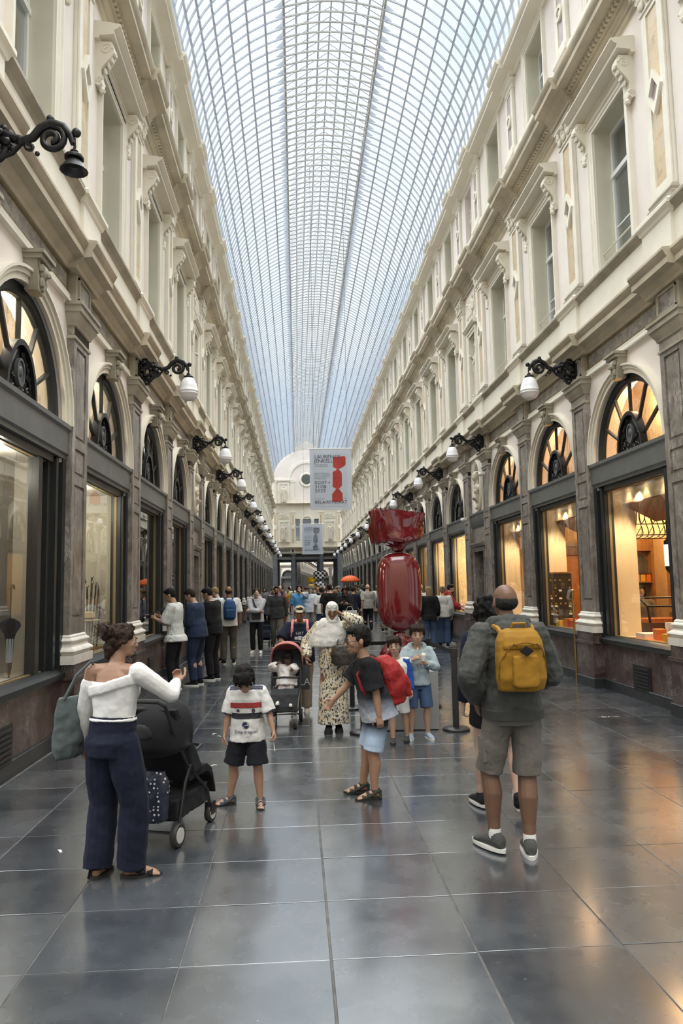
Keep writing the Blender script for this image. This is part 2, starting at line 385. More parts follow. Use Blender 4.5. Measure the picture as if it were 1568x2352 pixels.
for a,b,c,d in ((-.24,.24,5.28,5.31),(-.24,.24,5.55,5.58),(-.24,-.21,5.28,5.58),(.21,.24,5.28,5.58)): m.box(a,b,.1,.125,c,d)
sm('frieze_block', m, greyst)
m = MB(); m.box(-.21,.21,.09,.105,5.31,5.55); sm('frieze_inset', m, friezem)
m = MB(); m.mould(.78,.2,[(0,5.93),(0,6.47),(.02,6.48),(.04,6.54),(.075,6.56),(.075,6.61),(.04,6.65),(0,6.67)]); sm('pedestal', m, trim_c)
m = MB(); m.mould(.56,.08,[(.07,6.66),(.07,6.74),(.05,6.75),(.05,6.80),(.03,6.82),(.04,6.86),(.02,6.9),(0,6.93)]); sm('upper_pilaster_base', m, greyst)
m = MB(); m.box(-.28,.28,-.2,.055,6.9,9.72)
for s in (-1,1): m.box(s*.15,s*.28,.05,.08,6.9,9.72)
for a,b in ((6.9,7.06),(9.6,9.72)): m.box(-.15,.15,.05,.08,a,b)
sm('upper_pilaster', m, trim_c)
m = MB(); m.box(-.13,.13,.05,.062,7.08,9.58); sm('ochre_panel', m, goldm)
m = MB()
a = [(0,8.05),(.2,8.38),(0,8.71),(-.2,8.38)]; b = [(0,8.17),(.125,8.38),(0,8.59),(-.125,8.38)]
m.loft([[(x,.05,z) for x,z in a],[(x,.12,z) for x,z in a],[(x,.12,z) for x,z in b],[(x,.06,z) for x,z in b]], (0,0)); sm('lozenge', m, trim_c, 0)
m = MB(); m.plate(b,.055,.07); sm('lozenge_inset', m, purpm)
m = MB(); m.mould(.56,.08,[(0,9.66),(.02,9.67),(.02,9.70),(-.0,9.71),(.0,9.72),(.03,9.98),(.07,10.0),(.07,10.06),(0,10.07)])
for x in (-.2,0,.2):
    m.ball((x,.11,9.80),(.075,.035,.09),7,5); m.ball((x+.0,.13,9.87),(.05,.03,.035),7,4)
for s in (-1,1): m.tube(spiral(s*.25,9.91,.07,.015,PI/2,s*1.4,12,.13),.022,5)
m.ball((0,.13,9.97),(.05,.04,.05),7,5); sm('acanthus_capital', m, cream)
m = MB(); m.mould(.52,.07,[(.06,11.3),(.06,11.40),(.03,11.42),(.03,11.46),(0,11.48)]); m.box(-.26,.26,-.2,.045,11.4,12.95)
for s in (-1,1): m.box(s*.13,s*.26,.04,.07,11.45,12.95)
for a,b in ((11.45,11.6),(12.84,12.95)): m.box(-.13,.13,.04,.07,a,b)
m.mould(.52,.07,[(0,12.88),(.02,12.89),(.02,12.92),(.0,12.93),(.0,13.02),(.05,13.06),(.06,13.12),(.08,13.13),(.08,13.16),(0,13.17)]); sm('attic_pilaster', m, trim_c)
m = MB(); m.box(-.11,.11,.04,.055,11.62,12.82); sm('attic_panel', m, purpm)
m = MB(); m.loft([[(x,.045,z) for x,z in arc(.15,0,360,16,0,12.22)[:-1]],[(x,.10,z) for x,z in arc(.15,0,360,16,0,12.22)[:-1]],[(x,.10,z) for x,z in arc(.09,0,360,16,0,12.22)[:-1]],[(x,.05,z) for x,z in arc(.09,0,360,16,0,12.22)[:-1]]],(0,0)); m.ball((0,.06,12.22),(.07,.03,.07),8,5); sm('rosette', m, trim_c)
# --- narrow door bay
DW = DOORP-.6
m = MB(); m.box(-DW/2,-.5,-.3,0,0,3.3).box(.5,DW/2,-.3,0,0,3.3).box(-.5,.5,-.3,0,2.62,3.3); sm('door_wall', m, shaftm)
m = MB(); frame_ring(m,.5,0,2.62,.1,[(0,-.05),(0,.05),(.04,.05),(.06,.07),(.11,.07),(.11,0)]); m.ext([(0,2.75),(.1,2.75),(.15,2.82),(.15,2.86),(0,2.88)],-.66,.66); sm('door_surround', m, shaftm)
ov = arc(.33,0,360,28,0,4.42,.62)[:-1]
m = MB(); hole_plate(m,DW,3.3,5.3,ov,-.28,0); m.loft([[(x,-.28,z) for x,z in ov]],(0,1)); sm('niche_plaster', m, pink)
m = MB(); o1 = arc(.33,0,360,28,0,4.42,.62)[:-1]; o2 = arc(.40,0,360,28,0,4.42,.70)[:-1]; o3 = arc(.44,0,360,28,0,4.42,.74)[:-1]
m.loft([[(x,0,z) for x,z in o3],[(x,.05,z) for x,z in o3],[(x,.07,z) for x,z in o2],[(x,.04,z) for x,z in o1],[(x,-.02,z) for x,z in o1]],(0,0)); sm('oval_moulding', m, cream)
m = MB(); frame_ring(m,.38,6.9,8.75,.1,[(0,-.02),(0,.04),(.06,.04),(.08,.07),(.13,.07),(.13,0)]); m.ext([(0,8.92),(.1,8.92),(.16,8.99),(.16,9.03),(0,9.05)],-.6,.6); sm('niche_surround', m, trim_c)
m = MB(); rect_plate(m,DW,6.5,10.12,.38,6.86,8.75,-.4,0); m.box(-.38,.38,-.45,-.38,6.8,8.8); sm('niche_wall', m, pink)
m = MB(); m.box(-.42,.42,-.02,.03,9.2,9.9)
for k in range(9):
    x = -.32+.08*k; m.ball((x,.05,9.45+.12*math.sin(k*2.1)),(.07,.05,.09),6,4); m.ball((x+.03,.05,9.66+.1*math.cos(k*1.7)),(.05,.04,.06),6,4)
for s in (-1,1): m.tube(spiral(s*.22,9.56,.16,.03,0,s*1.5,14,.05),.03,5)
sm('relief_panel', m, cream)
m = MB(); rect_plate(m,DW,11.3,13.25,.36,11.42,13.0,-.4,0); m.box(-.36,.36,-.45,-.38,11.4,13.05); sm('attic_niche_wall', m, pink)
def ext_like(key, src, w0, w1, mat_):             # the same mouldings at the width of the door bay
    me = S[src]; m = MB(); k = w1/w0
    m.v = [(v.co.x*k, v.co.y, v.co.z) for v in me.vertices]; m.f = [tuple(p.vertices) for p in me.polygons]; sm(key, m, mat_)
for key, src, mt in (('narrow_architrave','architrave',trim_c),('narrow_frieze_backing','frieze_backing',warmst),('narrow_cornice','cornice',warmst),('narrow_band','first_floor_band',trim_c),
    ('narrow_sill_course','sill_course',greyst),('narrow_upper_cornice','upper_cornice',warmst),('narrow_second_band','second_floor_band',trim_c),('narrow_eaves','eaves_cornice',cream),('narrow_frieze_panel','frieze_panel',friezem)):
    ext_like(key, src, 2.66, DOORP-.59, mt)

WIN = ['spandrel','archivolt','keystone','plinth_panel','base_board','architrave','frieze_backing','frieze_panel','frieze_bead','cornice','first_floor_band','sill_course',
       'first_floor_plaster','window_surround','window_reveal','window_hood','upper_cornice','dentil_row','second_floor_band','second_floor_plaster','upper_surround','upper_reveal','eaves_cornice']
DOOR = ['door_wall','door_surround','niche_plaster','oval_moulding','niche_wall','niche_surround','relief_panel','attic_niche_wall']
NAR = ['narrow_architrave','narrow_frieze_backing','narrow_frieze_panel','narrow_cornice','narrow_band','narrow_sill_course','narrow_upper_cornice','narrow_second_band','narrow_eaves']
PIER = ['pier_plinth','pier_base_board','pier_band','pilaster_base','pilaster_shaft','shaft_panel','capital','frieze_block','frieze_inset','cornice_break','pedestal','upper_pilaster_base','upper_pilaster','ochre_panel',
        'lozenge','lozenge_inset','acanthus_capital','upper_cornice_break','attic_pilaster','attic_panel','rosette','eaves_break','parapet_block']
SMALL = {'dentil_row','frieze_bead','frieze_inset','lozenge_inset','attic_panel','rosette','shaft_panel','upper_reveal'}
def nm(k): return k.replace('narrow_','')
for side in (1,-1):
    for Y, k in bays:
        for key in (WIN if k == 'w' else DOOR+NAR):
            o = put(side, nm(key), S[key], Y)
            if key in ('dentil_row',): o['kind'] = 'stuff'
        if k == 'w':
            for s in (-1,1): obj('console', S['console'], parent=WALL[side], loc=(Y*side+s*.82,0,0))
    for Y in piers:
        for key in PIER: put(side, key, S[key], Y)
# ventilation grilles let into three plinths
gm = plain('dark_grille', (.03,.03,.032), .5, .3)
for side, Y in ((-1,7.15),(1,10.75),(-1,14.2)):
    m = MB(); m.box(-.27,.27,-.02,.02,.1,.5)
    for k in range(7): m.box(-.23,.23,.015,.035,.14+.05*k,.165+.05*k)
    put(side, 'air_grille', m.mesh('air_grille', gm), Y)
# gallery sides continued behind the photographer, open above, with an added closing wall
for side in (1,-1):
    m = MB(); m.box(-12, -.86, -.4, 0, 0, 13.6) if side == 1 else m.box(.86, 12, -.4, 0, 0, 13.6); obj('plaster_panel', m, cream, WALL[side])
obj('wall_back', MB().box(XC-HW, XC+HW, -12.4, -12, 0, 13.6), cream, kind='structure')  # unseen wall added to stop sky light entering from behind the camera

# ------------------------------------------------------------------ floor: slabs laid in strips
def floor_mat():
    m, nt, b = nodes('blue_stone_slab'); p = pos(nt)
    mp = nt.nodes.new('ShaderNodeMapping'); mp.inputs['Location'].default_value = (-.135/.705, -.38/.655, 0); mp.inputs['Scale'].default_value = (1/.705, 1/.655, 0); nt.links.new(p, mp.inputs['Vector'])
    fl = nt.nodes.new('ShaderNodeVectorMath'); fl.operation = 'FLOOR'; nt.links.new(mp.outputs[0], fl.inputs[0])
    wn = nt.nodes.new('ShaderNodeTexWhiteNoise'); wn.noise_dimensions = '3D'; nt.links.new(fl.outputs[0], wn.inputs['Vector'])
    base = ramp(nt, wn.outputs['Value'], [(0,(.034,.038,.045)),(.5,(.055,.060,.068)),(1,(.085,.089,.095))])
    cloud = ramp(nt, noise_tex(nt, p, 1.7, 6, .65), [(.3,(.6,.6,.62)),(.72,(1.35,1.35,1.32))])
    col = mixc(nt, 1.0, base, cloud, 'MULTIPLY')
    fleck = ramp(nt, noise_tex(nt, p, 46, 2, .5), [(.70,(0,0,0)),(.76,(1,1,1))])
    col = mixc(nt, fleck, col, (.16,.16,.165)); nt.links.new(col, b.inputs['Base Color'])
    rg = ramp(nt, noise_tex(nt, p, 2.6, 5, .6), [(.3,(.17,.17,.17)),(.7,(.36,.36,.36))]); nt.links.new(rg, b.inputs['Roughness'])
    b.inputs['IOR'].default_value = 2.2; b.inputs['Coat Weight'].default_value = 1; b.inputs['Coat IOR'].default_value = 1.95; b.inputs['Coat Roughness'].default_value = .16; b.inputs['Coat Tint'].default_value = (.93,.97,1,1)
    bump(nt, b, noise_tex(nt, p, 9, 5, .6), .10, .004)
    return m
slabm = floor_mat()
groutm = plain('pale_grout', (.10,.098,.095), .75, var=.3, scale=9)
FL = obj('floor', MB().box(XC-HW-.02, XC+HW+.02, -12, 90, -.3, -.004).box(-8,16,90,150,-.3,-.004), groutm, kind='structure')
FL['label'] = 'arcade floor of dark blue-grey stone slabs with pale joints'
rng = random.Random(3)
xs = [.135+.705*k for k in range(-4,8)]
def slab(mb, x0, x1, y0, y1, g=.0065, z=0.):
    a, c = (x0+g, y0+g*.55), (x1-g, y1-g*.55); e = .004
    e = .0012; B = [(a[0],a[1]),(c[0],a[1]),(c[0],c[1]),(a[0],c[1])]; T = [(a[0]+e,a[1]+e),(c[0]-e,a[1]+e),(c[0]-e,c[1]-e),(a[0]+e,c[1]-e)]
    return mb.loft([[(x,y,-.02) for x,y in B],[(x,y,z-.0008) for x,y in B],[(x,y,z) for x,y in T]], (0,1))
far = MB(); rows = [2.36+.655*k for k in range(-20,190)]
nt_ = 0
for k, y0 in enumerate(rows):
    for i in range(11):
        x0, x1 = xs[i], xs[i+1]; dz = rng.uniform(-.0012,.0012)
        yo = .012 if i > 4 else 0; gw = .0038 + (.005 if i in (4,) and y0 < 6 else 0)
        if 2.3 < y0 and nt_ < 297:
            o = obj('floor_slab', slab(MB(), x0, x1, y0+yo, y0+yo+.655, gw, dz), slabm, FL, ang=0); nt_ += 1
        else: slab(far, x0, x1, y0+yo, y0+yo+.655, .0045, dz)
obj('floor_slabs', far, slabm, FL, ang=0, kind='stuff')

# ------------------------------------------------------------------ glass roof
CE = empty('ceiling', (XC,0,0), 0, 'arched glass roof of iron ribs and clear panes with a raised ridge', None, None, 'structure')
VA, VB, VZ = 3.72, 3.3, 13.66; RX, RZ0, RZ1 = 1.32, 16.80, 17.12
th0 = 2.0; th1 = math.degrees(math.acos(RX/VA))
def ell(t, e=0): return ((VA+e)*math.cos(R(t)), VZ+(VB+e)*math.sin(R(t)))
rib = MB()
def hoop(mb, t0, t1, n, w, d, e=0):
    rings = []
    for i in range(n+1):
        t = t0+(t1-t0)*i/n; a, b = ell(t, e), ell(t, e-d); rings.append([(a[0],-w/2,a[1]),(a[0],w/2,a[1]),(b[0],w/2,b[1]),(b[0],-w/2,b[1])])
    mb.loft(rings)
hoop(rib, th0, th1, 14, .025, .042); hoop(rib, 180-th1, 180-th0, 14, .025, .042)
for s in (-1,1):                                  # curved gusset against the lantern side
    g = [(s*RX, RZ1-.02)] + [(s*ell(t)[0], ell(t)[1]) for t in (th1-9, th1-6, th1-3, th1)]
    g = [(s*RX, RZ1-.05), (s*(RX+.07), 16.86), (s*(RX+.24), 16.70), (s*RX, 16.74)]
    rib.plate(g, -.008, .008)
RIB = rib.mesh('rib', steelm, 40)
tie = MB(); hoop(tie, th1, 180-th1, 10, .026, .04); TIE = tie.mesh('tie', steelb, 40)
raf = MB()
for s in (-1,1): raf.tube([(s*RX,0,RZ1),(0,0,18.0)], .015, 4)
for s in (-1,1): raf.tube([(s*RX,0,RZ0),(s*RX,0,RZ1)], .014, 4)
RAF = raf.mesh('rafter', steelm, 40)
ribY = [2.7+.36111*k for k in range(0, 220)]
for Yk in ribY:
    obj('roof_rib', RIB, parent=CE, loc=(0,Yk,0)); obj('roof_tie', TIE, parent=CE, loc=(0,Yk,0)); obj('roof_rafter', RAF, parent=CE, loc=(0,Yk,0))
Y0, Y1 = 2.5, END
def bar(name, x, z, w, h, mt): obj(name, MB().box(x-w/2,x+w/2,Y0,Y1,z-h/2,z+h/2), mt, CE, ang=0)
NV = 8; angs = [th0+(th1-th0)*i/NV for i in range(NV+1)]
for t in angs[:-1]:
    for s in (-1,1):
        x, z = ell(t, .0); bar('purlin', s*x, z+.02, .052, .045, steelm)
for i in range(4):
    f_ = i/4
    for s in ((-1,1) if i < 4 else (1,)): bar('purlin', s*RX*(1-f_), RZ1+(18-RZ1)*f_+.03, .05, .035, steelm)
bar('ridge_bar', 0, 18.04, .045, .05, steelm)
for s in (-1,1):
    bar('girder_chord', s*RX, RZ0, .06, .05, steelb); bar('girder_chord', s*RX, RZ1, .05, .045, steelb)
    z = MB(); k = 0; yy = Y0
    while yy < Y1-.4: z.tube([(s*RX,yy,RZ0),(s*RX,yy+.1805,RZ1)], .010, 4, (0,0)); z.tube([(s*RX,yy+.1805,RZ1),(s*RX,yy+.361,RZ0)], .010, 4, (0,0)); yy += .361
    obj('girder_lattice', z, steelb, CE, kind='stuff')
# panes, shared by their place on the curve
segs = []
for s in (-1,1):
    for i in range(NV): segs.append((s, ell(angs[i], .035), ell(angs[i+1], .035)))
    for i in range(4):
        f0, f1 = i/4, (i+1)/4; segs.append((s, (RX*(1-f0), RZ1+(18-RZ1)*f0+.06), (RX*(1-f1), RZ1+(18-RZ1)*f1+.06)))
def pane_mb(mb, s, a, b, y0, y1):
    n = Vector((a[1]-b[1], 0, b[0]-a[0])).normalized()*-.004
    q = [(s*a[0],a[1]),(s*b[0],b[1])]; nx, nz = n.x*s, n.z
    V = [(q[0][0],y0,q[0][1]),(q[1][0],y0,q[1][1]),(q[1][0],y1,q[1][1]),(q[0][0],y1,q[0][1])]
    return mb.loft([V, [(x+nx,y,z+nz) for x,y,z in V]])
cam_inv = SC.camera.matrix_world.inverted()
def project(p):
    c = cam_inv @ Vector(p); 
    if c.z > -.1: return None
    return 784+1700*c.x/-c.z, 1176-1700*c.y/-c.z
cand = []
for k, Yk in enumerate(ribY[:-1]):
    if Yk > 40: break
    for j, (s, a, b) in enumerate(segs):
        q = [project((XC+s*x, yy, z)) for (x,z),yy in ((a,Yk),(b,Yk),(b,Yk+.361),(a,Yk+.361))]
        if None in q or not (0 <= sum(p[1] for p in q)/4 <= 2352 and 380 <= sum(p[0] for p in q)/4 <= 1230): continue
        ar = abs(sum(q[i][0]*q[(i+1)%4][1]-q[(i+1)%4][0]*q[i][1] for i in range(4)))/2
        cand.append((ar, k, j))
chosen = set((k,j) for ar,k,j in sorted(cand, reverse=True)[:298])
rest = MB(); PM = {}
for k, Yk in enumerate(ribY[:-1]):
    for j, (s,a,b) in enumerate(segs):
        if (k,j) in chosen:
            if j not in PM: PM[j] = pane_mb(MB(), s, a, b, .018, .343).mesh('roof_pane', roofglass, 0)
            obj('roof_pane', PM[j], parent=CE, loc=(0,Yk,0))
        else: pane_mb(rest, s, a, b, Yk+.018, Yk+.343)
obj('roof_panes', rest, roofglass, CE, ang=0, kind='stuff')
# ------------------------------------------------------------------ windows
ORD = ['first','second','third','fourth','fifth','sixth','seventh','eighth','ninth','tenth','eleventh','twelfth','thirteenth','fourteenth','fifteenth','sixteenth','seventeenth','eighteenth','nineteenth','twentieth','twenty-first','twenty-second','twenty-third']
GI = 1.09
m = MB(); a, b = arc(GI,0,180,24,0,3.7), arc(A_R+.02,0,180,24,0,3.7); c_ = arc(GI-.03,0,180,24,0,3.7)
m.loft([[(x,-.04,z) for x,z in b],[(x,-.04,z) for x,z in a],[(x,-.07,z) for x,z in c_],[(x,-.12,z) for x,z in c_],[(x,-.12,z) for x,z in b]],(0,0),closed=False)
for s in (-1,1):
    m.box(s*1.02,s*1.33,-.18,-.03,.8,3.3).box(s*1.04,s*1.12,-.03,-.005,.8,3.28).box(s*1.2,s*1.33,-.03,.02,.76,3.3)
m.box(-1.33,1.33,-.18,-.03,3.22,3.34)
sm('frame', m, darkmet)
m = MB()
for s in (-1,1): m.box(s*1.008,s*1.02,-.13,-.09,.86,3.22)
m.box(-1.008,1.008,-.13,-.09,3.208,3.22).box(-1.008,1.008,-.13,-.09,.86,.872); sm('gilt_bead', m, goldline)
m = MB(); m.ext([(-.18,3.30),(.02,3.30),(.02,3.34),(.05,3.36),(.05,3.62),(.08,3.65),(.08,3.70),(.02,3.72),(-.18,3.72)],-1.33,1.33); sm('lintel', m, beamm)
m = MB(); m.ext([(-.2,.74),(.05,.74),(.07,.78),(.07,.81),(.03,.83),(-.02,.86),(-.2,.86)],-1.33,1.33); sm('sill', m, darkmet)
m = MB(); m.box(-1.01,1.01,-.122,-.114,.87,3.21); sm('display_pane', m, shopglass, 0)
FA = [0,30,60,90,120,150,180]
def medr(t): return 1/math.sqrt((math.cos(R(t))/.42)**2+(math.sin(R(t))/.62)**2)
for k in range(6):
    A = [FA[k]+ (FA[k+1]-FA[k])*i/5 for i in range(6)]
    o = [(1.08*math.cos(R(t)),3.7+1.08*math.sin(R(t))) for t in A]+[(medr(t)*.95*math.cos(R(t)),3.7+medr(t)*.95*math.sin(R(t))) for t in A[::-1]]
    m = MB(); m.plate(o,-.095,-.09); sm('fan_pane%d'%k, m, fanglass, 0)
    if k:
        t = FA[k]; m = MB(); c, s_ = math.cos(R(t)), math.sin(R(t)); w = .016
        q = [(r*c+e*w*s_, 3.7+r*s_-e*w*c) for r,e in ((medr(t)*.97,-1),(1.085,-1.25),(1.085,1.25),(medr(t)*.97,1))]
        m.plate(q,-.11,-.065); sm('fan_bar%d'%k, m, darkmet, 0)
m = MB()
o1 = arc(.42,0,180,20,0,3.7,.62); o2 = arc(.37,0,180,20,0,3.7,.56)
m.loft([[(x,-.12,z) for x,z in o1],[(x,-.02,z) for x,z in o1],[(x,-.02,z) for x,z in o2],[(x,-.09,z) for x,z in o2]],(0,0),closed=False)
m.plate(o2,-.10,-.085)
for s in (-1,1):
    for cx,cz,r,a0,tn in ((.26,3.82,.075,0,1.5),(.27,3.99,.06,1,1.5),(.19,4.12,.05,2,1.4),(.13,3.80,.05,3,1.3),(.10,4.19,.035,0,1.2),(.16,3.92,.03,1,1.1)):
        m.tube([(s*p[0],-.07,p[2]) for p in spiral(cx,cz,r,.012,a0,tn,12)],.0125,4)
    m.tube([(s*.36,-.07,3.74),(s*.3,-.065,3.92),(s*.2,-.06,4.06),(s*.09,-.06,4.2)],.012,4)
    for q in ((.33,3.9),(.28,4.08),(.05,3.76),(.2,3.74)): m.ball((s*q[0],-.075,q[1]),(.03,.02,.035),6,4)
sm('medallion', m, iron)
m = MB(); o1 = arc(.105,0,360,18,0,3.98,.15)[:-1]; o2 = arc(.085,0,360,18,0,3.98,.125)[:-1]
m.loft([[(x,-.08,z) for x,z in o1],[(x,-.04,z) for x,z in o1],[(x,-.04,z) for x,z in o2],[(x,-.055,z) for x,z in o2]],(0,1)); m.ball((.0,-.055,3.99),(.04,.025,.06),8,5); sm('cameo', m, plain('pewter',(.12,.125,.13),.45,.3))
def inbox(mb, x0, x1, y0, y1, z0, z1):            # room seen through the glass: floor, ceiling, back and side walls
    t = .03
    mb.mat(1).box(x0,x1,y0,y1,z0-t,z0); mb.mat(2).box(x0,x1,y0,y1,z1,z1+t); mb.mat(0).box(x0-t,x1+t,y0-t,y0,z0-t,z1+t).box(x0-t,x0,y0,y1,z0-t,z1+t).box(x1,x1+t,y0,y1,z0-t,z1+t); return mb
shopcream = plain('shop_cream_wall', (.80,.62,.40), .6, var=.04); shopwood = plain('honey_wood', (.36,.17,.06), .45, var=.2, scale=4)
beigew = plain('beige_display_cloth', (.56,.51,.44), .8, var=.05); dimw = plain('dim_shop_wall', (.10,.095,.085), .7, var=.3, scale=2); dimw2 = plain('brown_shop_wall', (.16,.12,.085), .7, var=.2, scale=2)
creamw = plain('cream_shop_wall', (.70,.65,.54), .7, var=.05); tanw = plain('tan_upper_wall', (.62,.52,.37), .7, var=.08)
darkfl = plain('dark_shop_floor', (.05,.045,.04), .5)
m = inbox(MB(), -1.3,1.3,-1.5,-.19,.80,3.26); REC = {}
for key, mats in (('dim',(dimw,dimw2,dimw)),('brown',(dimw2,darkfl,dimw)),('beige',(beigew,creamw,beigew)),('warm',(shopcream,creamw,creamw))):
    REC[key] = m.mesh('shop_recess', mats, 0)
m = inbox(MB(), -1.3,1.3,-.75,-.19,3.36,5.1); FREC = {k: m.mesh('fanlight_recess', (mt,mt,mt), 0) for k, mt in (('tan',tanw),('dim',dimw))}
wn = 0
def ground_window(side, Y, k, rec, frec):
    global wn; wn += 1
    sd = 'right' if side == 1 else 'left'
    w = empty('window_%d'%wn, (XC+side*HW, Y, 0), side*PI/2, 'arched shop window with iron fanlight on the %s, %s from the camera'%(sd, ORD[k]), None, None, 'structure')
    for key in ('frame','gilt_bead','lintel','sill','display_pane','medallion'): o = obj(key, S[key], parent=w); med = o
    obj('cameo', S['cameo'], parent=med)
    for i in range(6):
        obj('fan_pane', S['fan_pane%d'%i], parent=w)
        if i: obj('fan_bar', S['fan_bar%d'%i], parent=w)
    if rec: obj('shop_recess', REC[rec], parent=w)
    obj('fanlight_recess', FREC[frec], parent=w)
    return w
m = MB()
u, a, b, t = .585, 6.78, 9.19, .055
for s in (-1,1): m.box(s*u,s*(u-t),-.34,-.27,a,b).box(s*.0,s*.035,-.335,-.275,a,b)
m.box(-u,u,-.34,-.27,a,a+.09).box(-u,u,-.34,-.27,b-t,b).box(-u,u,-.34,-.25,8.38,8.46)
for s in (-1,1): m.box(s*.0,s*u,-.325,-.29,7.52,7.545)
sm('casement', m, whitewd, 0)
PN = []
for s in (-1,1):
    for z0,z1 in ((6.87,7.52),(7.545,8.38),(8.46,9.13)):
        PN.append(MB().box(s*.035,s*.53,-.312,-.304,z0,z1).mesh('pane', upglass, 0))
sm('rail', MB().tube([(-.6,-.06,7.08),(.6,-.06,7.08)],.014,6).tube([(-.6,-.06,6.84),(.6,-.06,6.84)],.01,6), plain('cream_rail',(.62,.58,.48),.5))
roomc = plain('lightened_curtained_room', (.40,.43,.45), .9, var=.2, scale=1.5)  # pale curtain tone, lightened further to suggest sky reflected in the panes
sm('room_recess', inbox(MB(), -.62,.62,-.75,-.36,6.7,9.25), (roomc,roomc,roomc), 0)
m = MB(); u, a, b = .51, 11.42, 13.01
for s in (-1,1): m.box(s*u,s*(u-t),-.34,-.27,a,b).box(0,s*.035,-.335,-.275,a,b)
m.box(-u,u,-.34,-.27,a,a+.08).box(-u,u,-.34,-.27,b-t,b).box(-u,u,-.335,-.26,12.42,12.48); sm('attic_casement', m, whitewd, 0)
PA = [MB().box(s*.035,s*.455,-.312,-.304,z0,z1).mesh('pane', upglass, 0) for s in (-1,1) for z0,z1 in ((11.5,12.42),(12.48,12.95))]
sm('attic_recess', inbox(MB(), -.54,.54,-.75,-.36,11.35,13.1), (roomc,roomc,roomc), 0)
def upper_window(side, Y, k):
    global wn
    sd = 'right' if side == 1 else 'left'
    wn += 1; w = empty('window_%d'%wn, (XC+side*HW, Y, 0), side*PI/2, 'tall white first-floor casement window on the %s, %s from the camera'%(sd, ORD[k]), None, None, 'structure')
    obj('casement', S['casement'], parent=w); obj('rail', S['rail'], parent=w); obj('room_recess', S['room_recess'], parent=w)
    for p in PN: obj('pane', p, parent=w)
    wn += 1; w = empty('window_%d'%wn, (XC+side*HW, Y, 0), side*PI/2, 'small white attic casement window on the %s, %s from the camera'%(sd, ORD[k]), None, None, 'structure')
    obj('casement', S['attic_casement'], parent=w); obj('room_recess', S['attic_recess'], parent=w)
    for p in PA: obj('pane', p, parent=w)
wb = [Y for Y,k in bays if k == 'w' and Y > 5]; db = [Y for Y,k in bays if k == 'd']
rngw = random.Random(5)
for side in (1,-1):
    for k, Y in enumerate(wb):
        if side == 1: rec = [None,None,None,None,'warm','warm'][k] if k < 6 else rngw.choice(['dim','brown','warm','warm'])
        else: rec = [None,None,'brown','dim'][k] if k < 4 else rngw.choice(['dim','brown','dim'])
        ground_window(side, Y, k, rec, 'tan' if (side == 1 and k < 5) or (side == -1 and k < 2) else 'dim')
        upper_window(side, Y, k)
# doors of the narrow bays
doorm = plain('dark_green_door', (.014,.018,.017), .4)
m = MB(); m.box(-.5,.5,-.30,-.26,.0,2.62)
sm('door_leaf', m, doorm, 0)
m = MB()
for s in (-1,1):
    for z0,z1 in ((.15,.8),(.95,1.75),(1.85,2.5)): m.box(s*.07,s*.42,-.262,-.245,z0,z1)
sm('door_panel', m, doorm, 0)
dn = 0
for side in (1,-1):
    for k, Y in enumerate(db):
        dn += 1; sd = 'right' if side == 1 else 'left'
        d = empty('door_%d'%dn, (XC+side*HW, Y, 0), side*PI/2, 'narrow dark panelled door under an oval bust niche, %s on the %s'%(ORD[k], sd), None, None, 'structure')
        obj('door_leaf', S['door_leaf'], parent=d); obj('door_panel', S['door_panel'], parent=d)
        obj('door_handle', MB().ball((.38,-.22,1.02),.03,8,5).tube([(.38,-.26,1.02),(.38,-.22,1.02)],.012,6), plain('brass',(.55,.38,.14),.3,1,var=0), d)
        obj('lintel', MB().ext([(-.2,3.30),(.02,3.30),(.05,3.36),(.05,3.62),(.08,3.65),(.08,3.70),(-.2,3.72)],-.83,.83), beamm, d)

# ------------------------------------------------------------------ bracket lamps on every second pier
m = MB(); m.plate([(-.07,5.22),(.07,5.22),(.09,5.4),(.07,5.62),(0,5.68),(-.07,5.62),(-.09,5.4)], .1, .14); sm('back_plate', m, iron)
def yz(pts): return [(0,p[0],p[2]) for p in pts]
m = MB()
m.tube(yz(spiral(.27,5.42,.145,.03,PI*1.1,1.6,28)),.034,10)
m.tube(yz(spiral(.22,5.60,.07,.015,0,-1.4,12)),.026,5); m.tube(yz(spiral(.25,5.25,.07,.015,0,1.4,12)),.026,5)
m.tube([(0,.13,5.47),(0,.3,5.56),(0,.42,5.50),(0,.52,5.47),(0,.6,5.50),(0,.66,5.58),(0,.75,5.63),(0,.85,5.6),(0,.91,5.52),(0,.93,5.45)],[.04,.042,.04,.036,.036,.038,.040,.036,.03,.024],10)
m.tube(yz(spiral(.755,5.49,.115,.025,PI*.5,-1.5,26)),.028,10)
m.tube([(0,.13,5.36),(0,.3,5.30),(0,.44,5.36),(0,.52,5.46)],.02,6)
m.tube(yz(spiral(.58,5.42,.045,.01,PI*.5,1.2,10)),.016,5)
for yy, zz, r in ((.74,5.665,.036),(.955,5.55,.04),(.5,5.47,.045),(.41,5.53,.035),(.36,5.58,.03),(.2,5.5,.05),(.33,5.36,.045),(.44,5.40,.03),(.64,5.36,.022)): m.ball((0,yy,zz),(r*.9,r,r),8,5)
for s in (-1,1):
    for yy, zz in ((.3,5.46),(.22,5.36),(.4,5.44),(.18,5.57),(.27,5.30),(.34,5.52),(.16,5.44)): m.ball((s*.045,yy,zz),(.03,.045,.035),6,4)
sm('bracket', m, iron, 60)
m = MB(); m.tube([(0,.94,5.50),(0,.945,5.42),(0,.93,5.38)],.012,5).lathe([(.02,5.40),(.035,5.385),(.03,5.37),(.075,5.345),(.08,5.33),(.078,5.315)],12,(0,.94,0)); sm('lamp_cap', m, iron)
